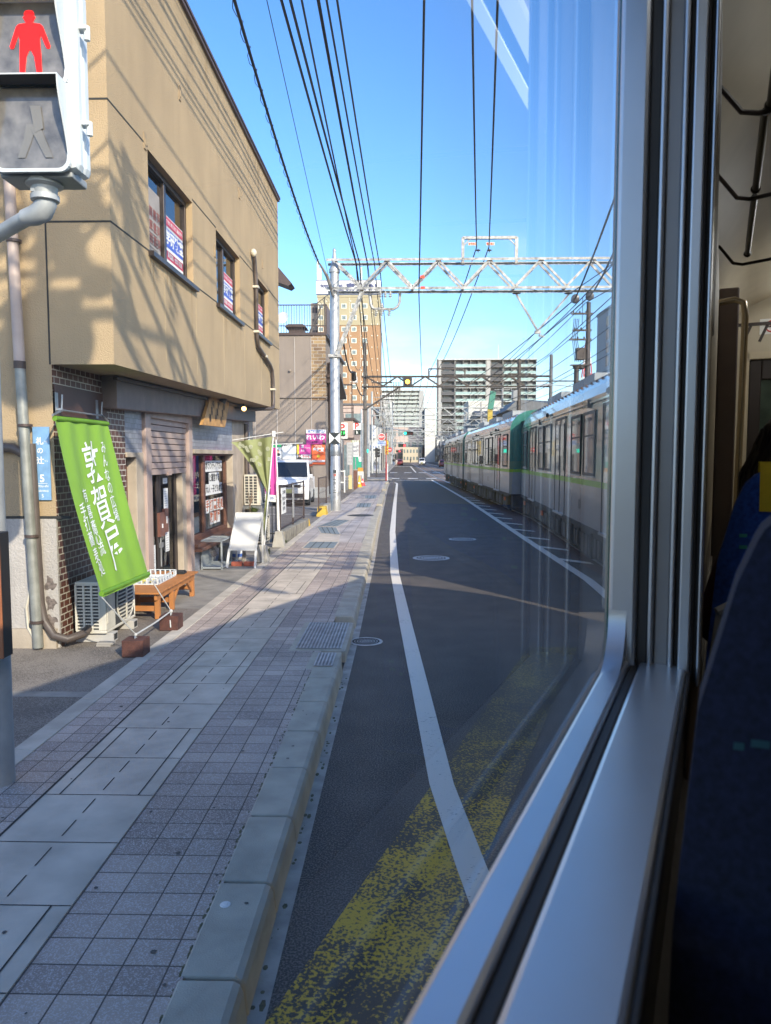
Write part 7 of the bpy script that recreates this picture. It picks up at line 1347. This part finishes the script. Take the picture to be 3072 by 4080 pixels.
# seats seen from behind
NAVY = M('navy moquette', (.008, .010, .026), .95, var=.5, vs=150); BLUE = M('blue moquette', (.012, .055, .27), .95, var=.35, vs=120)
GDOT = M('green woven dash', (.05, .30, .22), .9)
def seat(m, y, x0, x1, ztop, cover=None, seed=1):
    W = x1 - x0; H = ztop - 1.42
    TKN = .07; INS = [(0, 0), (.32, .002), (.65, .016), (.85, .044), (.93, .062), (.97, .085), (.99, .115), (1, .15)]
    def f(u, v, back):
        a = u * 2 - 1; z = 1.42 + H * v; e = pl(INS, v)
        return ((x0 + x1) / 2 + a * (W / 2 - e), y + (.0 if back else TKN) + .10 * v - (.03 * (1 - a * a)) * (1 if back else -1), z)
    b = B(); b.grid(lambda u, v: f(u, v, True), 16, 60); b.grid(lambda u, v: f(u, v, False), 16, 60)
    for u in (0, 1): b.grid(lambda q, v, u=u: tuple(lerp(Vector(f(u, v, True)), Vector(f(u, v, False)), q)), 3, 60)
    b.grid(lambda u, q: tuple(lerp(Vector(f(u, 1, True)), Vector(f(u, 1, False)), q)), 16, 3)
    R.seed(seed)
    for k in range(46): u, v = R.uniform(.06, .94), R.uniform(.1, .93); c = Vector(f(u, v, True)) + Vector((0, -.002, 0)); w_ = R.choice((.004, .007)); b.quad(c + Vector((-w_, 0, -.0035)), c + Vector((w_, 0, -.003)), c + Vector((w_, 0, .0035)), c + Vector((-w_, 0, .003)), mi=1)
    s = b.build('seat_back', [m, GDOT if m is BLUE else M('faint woven dash', (.03, .09, .10), .9)], CO, local=True)
    b = B(); b.box(x0 + .01, x1, y + .0, y + .5, 1.30, 1.43); b.build('seat_cushion', m, CO, local=True, bevel=.03)
    b = B(); b.box(x0 + .02, x1 - .02, y + .05, y + .45, 1.0, 1.30); b.build('seat_base', M('brown seat base', (.10, .075, .06), .6), CO, local=True, bevel=.015)
    if cover:
        b = B(); cx0, cx1 = cover
        for bk, o in ((True, -.006), (False, .006)):
            def g_(u, v):
                vv = lerp(.84, 1.0, v); x = lerp(cx0, cx1, u); e = pl(INS, vv); a = max(-1, min(1, (x - (x0 + x1) / 2) / (W / 2 - e))); p = f((a + 1) / 2, vv, bk); return (x, p[1] + o, p[2] + .006 * v)
            b.grid(g_, 10, 8)
        b.build('headrest_cover', M('yellow cloth', (.60, .40, .015), .85, var=.08, vs=60), s, local=True)
    return s
seat(NAVY, .62, -.028, .44, 1.975, seed=3); seat(BLUE, 1.55, -.018, .45, 1.985, (.070, .36), seed=5); seat(NAVY, 2.5, .02, .45, 1.95, seed=8); seat(NAVY, 3.4, .04, .45, 1.95, seed=8)
b = B(); b.lathe((.075, .60, 1.30), [(.022, 0), (.020, -.015), (0, -.016)], 18, 0, Y3); b.box(.055, .095, .582, .588, 1.296, 1.300, 1); b.build('seat_latch', [BLACK, ALU], CO, local=True)
b = B(); b.box(-.02, .06, .58, .66, 1.335, 1.37); b.box(.06, .2, .585, .64, 1.28, 1.36); b.build('seat_hinge', M('brown bracket', (.09, .07, .055), .5), CO, local=True, bevel=.01)
# grey bag on the back of the blue seat
def lw(p): return Matrix.Rotation(-TH, 4, 'Z') @ Vector(p)
t = thing('grey_bag', 'grey cloth bag with a stitched edge hanging behind the blue seat', 'bag', lw((.05, 1.40, 1.5)), -TH)
b = B(); G_ = lambda u, v: lw((lerp(.0, .26, u) - .03 * (1 - v), 1.46 + .02 * math.sin(u * 7) - .05 * math.sin(math.pi * u) * (1 - v), lerp(1.45, lerp(1.72, 1.86, u), v))); b.grid(G_, 14, 12); b.grid(lambda u, v: G_(u, v) + lw((0, .05, 0)), 14, 12); b.build('cloth', M('grey canvas', (.20, .185, .165), .9, var=.1, vs=40), t)
b = B(); b.tube([G_(k / 10, 1) for k in range(11)], .008, 6); b.tube([G_(.25, 1 - k / 10) + lw((0, -.008, 0)) for k in range(11)], .005, 6); b.build('hem', M('grey canvas edge', (.26, .24, .22), .9), t)
# passenger in front, from behind: head, shoulders and long dark hair as one figure with hair
P0 = Vector((.185, 2.05, 0)); t = thing('person', 'seated passenger with long dark hair seen from behind over the blue seat', 'person', lw((.185, 2.05, 1.4)), -TH)
J = [((0, 0, 1.42), .15), ((0, .02, 1.62), .15), ((0, .04, 1.80), .12), ((0, .05, 1.90), .055), ((0, .05, 2.0), .085), ((0, .05, 2.08), .07), ((-.13, .05, 1.78), .065), ((-.2, .08, 1.55), .05), ((-.12, .28, 1.46), .04), ((.17, .05, 1.78), .065), ((.22, .08, 1.55), .05), ((.12, .28, 1.46), .04)]
E_ = [(0, 1), (1, 2), (2, 3), (3, 4), (4, 5), (2, 6), (6, 7), (7, 8), (2, 9), (9, 10), (10, 11)]
me = bpy.data.meshes.new('body'); me.from_pydata([lw(P0 + Vector(j[0])) for j in J], E_, []); o = bpy.data.objects.new('body', me); COL.objects.link(o); o.parent = t; o.matrix_parent_inverse = WM[t.name].inverted(); o.modifiers.new('skin', 'SKIN')
for i, j in enumerate(J): me.skin_vertices[0].data[i].radius = (j[1], j[1] * .85); me.skin_vertices[0].data[i].use_root = i == 0
o.modifiers.new('sub', 'SUBSURF').render_levels = 2; me.materials.append(M('dark red jumper', (.06, .012, .014), .9, var=.2, vs=60))
R.seed(50); b = B()
for k in range(900):
    a = R.uniform(0, 2 * math.pi); r_ = R.uniform(.08, .118); ph = R.uniform(.0, 1.3); s_ = lw(P0 + Vector((math.cos(a) * r_ * math.sin(ph), .05 + math.sin(a) * r_ * math.sin(ph) - .01, 1.995 + .125 * math.cos(ph))))
    if math.sin(a) > .45 and ph > .8: continue
    e_ = lw(P0 + Vector((math.cos(a) * R.uniform(.10, .15), .03 + min(math.sin(a), .2) * R.uniform(.1, .15), R.uniform(1.62, 1.78)))); m_ = lw(P0 + Vector((math.cos(a) * R.uniform(.115, .14), .04 + min(math.sin(a), .3) * .13, R.uniform(1.88, 1.97)))); b.tube([s_, m_, e_], [.006, .007, .003], 4)
b.ball(lw(P0 + Vector((0, .05, 2.02))), .108, 1, 1.05, 1.0, 16); b.build('hair', M('dark brown hair', (.012, .008, .006), .45, var=.5, vs=60), t)
# ================================================================ pedestrian signal by the pavement
YF, CXS = 3.5, -1.718
t = thing('pedestrian_signal', 'white framed pedestrian signal showing a standing red man', 'signal', (-1.78, 3.6, 3.2))
HW = M('pale grey enamel', (.60, .63, .64), .4, var=.06, stain=.12)
b = B(); b.box(CXS - .21, CXS + .21, YF, YF + .10, 3.33, 4.23); b.build('housing_front', HW, t, bevel=.035); b = B(); b.box(CXS - .195, CXS + .195, YF + .101, YF + .22, 3.345, 4.215); b.build('housing', HW, t, bevel=.04)
b = B(); b.box(CXS - .17, CXS + .17, YF + .03, YF + .2, 3.305, 3.342); b.build('base_flange', M('grey metal', (.25, .26, .26), .5), t, bevel=.008)
def rrect(cx, cz, w_, h_, r, n=6): return [(cx + sx_ * (w_ - r) + r * math.cos(a), cz + sz_ * (h_ - r) + r * math.sin(a)) for sx_, sz_, a0 in ((1, 1, 0), (-1, 1, 90), (-1, -1, 180), (1, -1, 270)) for a in [math.radians(a0 + 90 * k / n) for k in range(n + 1)]]
for cz, lit in ((3.885, 1), (3.510, 0)):
    b = B(); o_, i_ = rrect(CXS, cz, .182, .195, .05), rrect(CXS, cz, .168, .18, .045); n = len(o_); b.add([(x, YF - .016, z) for x, z in o_] + [(x, YF - .016, z) for x, z in i_] + [(x, YF + .002, z) for x, z in o_] + [(x, YF - .002, z) for x, z in i_], [(k, (k + 1) % n, n + (k + 1) % n, n + k) for k in range(n)] + [(k, 2 * n + k, 2 * n + (k + 1) % n, (k + 1) % n) for k in range(n)] + [(n + k, n + (k + 1) % n, 3 * n + (k + 1) % n, 3 * n + k) for k in range(n)]); rim = b.build('lens_rim', HW, t)
    b = B(); b.add([(x, YF - .004, z) for x, z in i_], [tuple(range(n))]); b.build('lens', M('smoky lens', (.15, .14, .13), .12, var=.4, vs=12, coat=.6), rim)
    b = B()
    if lit:
        man = [(0, .158), (.017, .154), (.024, .142), (.022, .128), (.03, .126), (.026, .118), (.015, .098), (.05, .092), (.062, .08), (.094, -.012), (.09, -.024), (.076, -.022), (.052, .04), (.046, .02), (.05, -.05), (.052, -.148), (.068, -.158), (.03, -.160), (.018, -.06), (.004, -.03)]
        pts = man + [(-x, z) for x, z in man[:0:-1]]; b.add([(CXS + .01 + x * 1.0, YF - .008, cz + z * .93) for x, z in pts], [tuple(range(len(pts)))]); b.build('red_man', M('red lamp figure', (.9, .015, .018), .9, var=.04, emit=.6, spec=0), rim)
    else:
        for pts in ([(-.02, .02), (.03, .02), (.0, -.06), (-.03, -.13), (-.065, -.13), (-.035, -.05)], [(.0, .0), (.04, .02), (.10, -.13), (.065, -.13)], [(.0, .1), (.05, .1), (.06, .0), (.02, -.02)]): b.add([(CXS + .0 + x, YF - .008 - .0015 * len(b.f), cz + z) for x, z in pts], [tuple(range(len(pts)))])
        b.build('walking_figure', M('dull figure', (.175, .168, .158), .25), rim)
    # hood: deep along the top, sweeping back down the sides
    b = B(); tn = 14
    def hood(s, o):
        z0 = cz + .19; pr = []
        for k in range(tn + 1): u = k / tn; pr.append((u, .10 * (1 - (3 * u * u - 2 * u ** 3)) * (1 if u < .95 else (1 - u) / .05) + .012))
        return [(CXS + s * (.172 + o), YF - dd, z0 - .36 * u) for u, dd in pr]
    for s in (-1, 1):
        f1_, f2_ = hood(s, 0), hood(s, .006); bk1 = [(x, YF, z) for x, y, z in f1_]; bk2 = [(x, YF, z) for x, y, z in f2_]; m_ = tn + 1
        b.add(bk1 + f1_ + f2_ + bk2, [(r_ * m_ + k, r_ * m_ + k + 1, (r_ + 1) * m_ + k + 1, (r_ + 1) * m_ + k) for r_ in range(1, 3) for k in range(tn)], 0); b.add([Vector((x - s * .002, y, z)) for x, y, z in bk1 + f1_], [(k, k + 1, m_ + k + 1, m_ + k) for k in range(tn)], 1)
    b.box(CXS - .176, CXS + .176, YF - .112, YF, cz + .1905, cz + .196); b.quad((CXS - .17, YF - .11, cz + .1895), (CXS + .17, YF - .11, cz + .1895), (CXS + .17, YF, cz + .1895), (CXS - .17, YF, cz + .1895), mi=1); b.build('hood', [HW, M('dark hood inside', (.035, .03, .027), .8)], rim)  # inner faces of the hood coloured darker than its outside
for z in (3.99, 3.56): b = B(); b.box(CXS + .20, CXS + .245, YF + .05, YF + .10, z - .008, z + .008); b.cyl((CXS + .24, YF + .075, z - .05), (CXS + .24, YF + .075, z + .012), .014, n=10); b.build('hinge', HW, t)
PGREY = M('grey painted pipe', (.38, .39, .39), .5, .2, var=.15, vs=8, stain=.2)
b = B(); b.lathe((CXS, YF + .11, 3.315), [(.085, 0), (.085, -.02), (.06, -.03), (.055, -.06), (.065, -.065), (.065, -.09), (.05, -.095)], 18); b.tube([(CXS, YF + .11, 3.26), (CXS, YF + .115, 3.215), (CXS - .02, YF + .12, 3.18), (CXS - .06, YF + .13, 3.165), (CXS - .12, YF + .15, 3.16)], [.048, .050, .052, .048, .040], 14); b.tube([(CXS - .11, YF + .15, 3.161), (-2.30, 3.98, 3.10)], .037, 14); b.box(CXS - .045, CXS - .015, YF + .06, YF + .10, 3.255, 3.275); b.build('bracket_arm', PGREY, t)
t = thing('signal_pole', 'grey signal pole with blue sign and button box at the left picture edge', 'pole', (-2.30, 4.05, .15)); b = B(); b.tube([(-2.30, 4.05, .15), (-2.30, 4.05, 5.0)], .082, 18); b.build('shaft', PGREY, t)
b = B(); b.box(-2.36, -2.185, 3.92, 3.95, 1.63, 2.40); b.build('blue_plate', M('pale blue enamel', (.19, .35, .56), .35), t, bevel=.004); b = B(); b.box(-2.36, -2.145, 3.86, 3.96, .92, 1.60); b.box(-2.165, -2.14, 3.852, 3.862, .92, 1.60, 1); b.build('button_box', [M('brown box', (.022, .018, .016), .5), M('orange edge', (.28, .10, .04), .5)], t, bevel=.004); b = B(); b.lathe((-2.30, 4.05, 1.2), [(.083, 0), (.088, .005), (.088, .03), (.083, .035)], 18); b.build('band', STEEL, t)
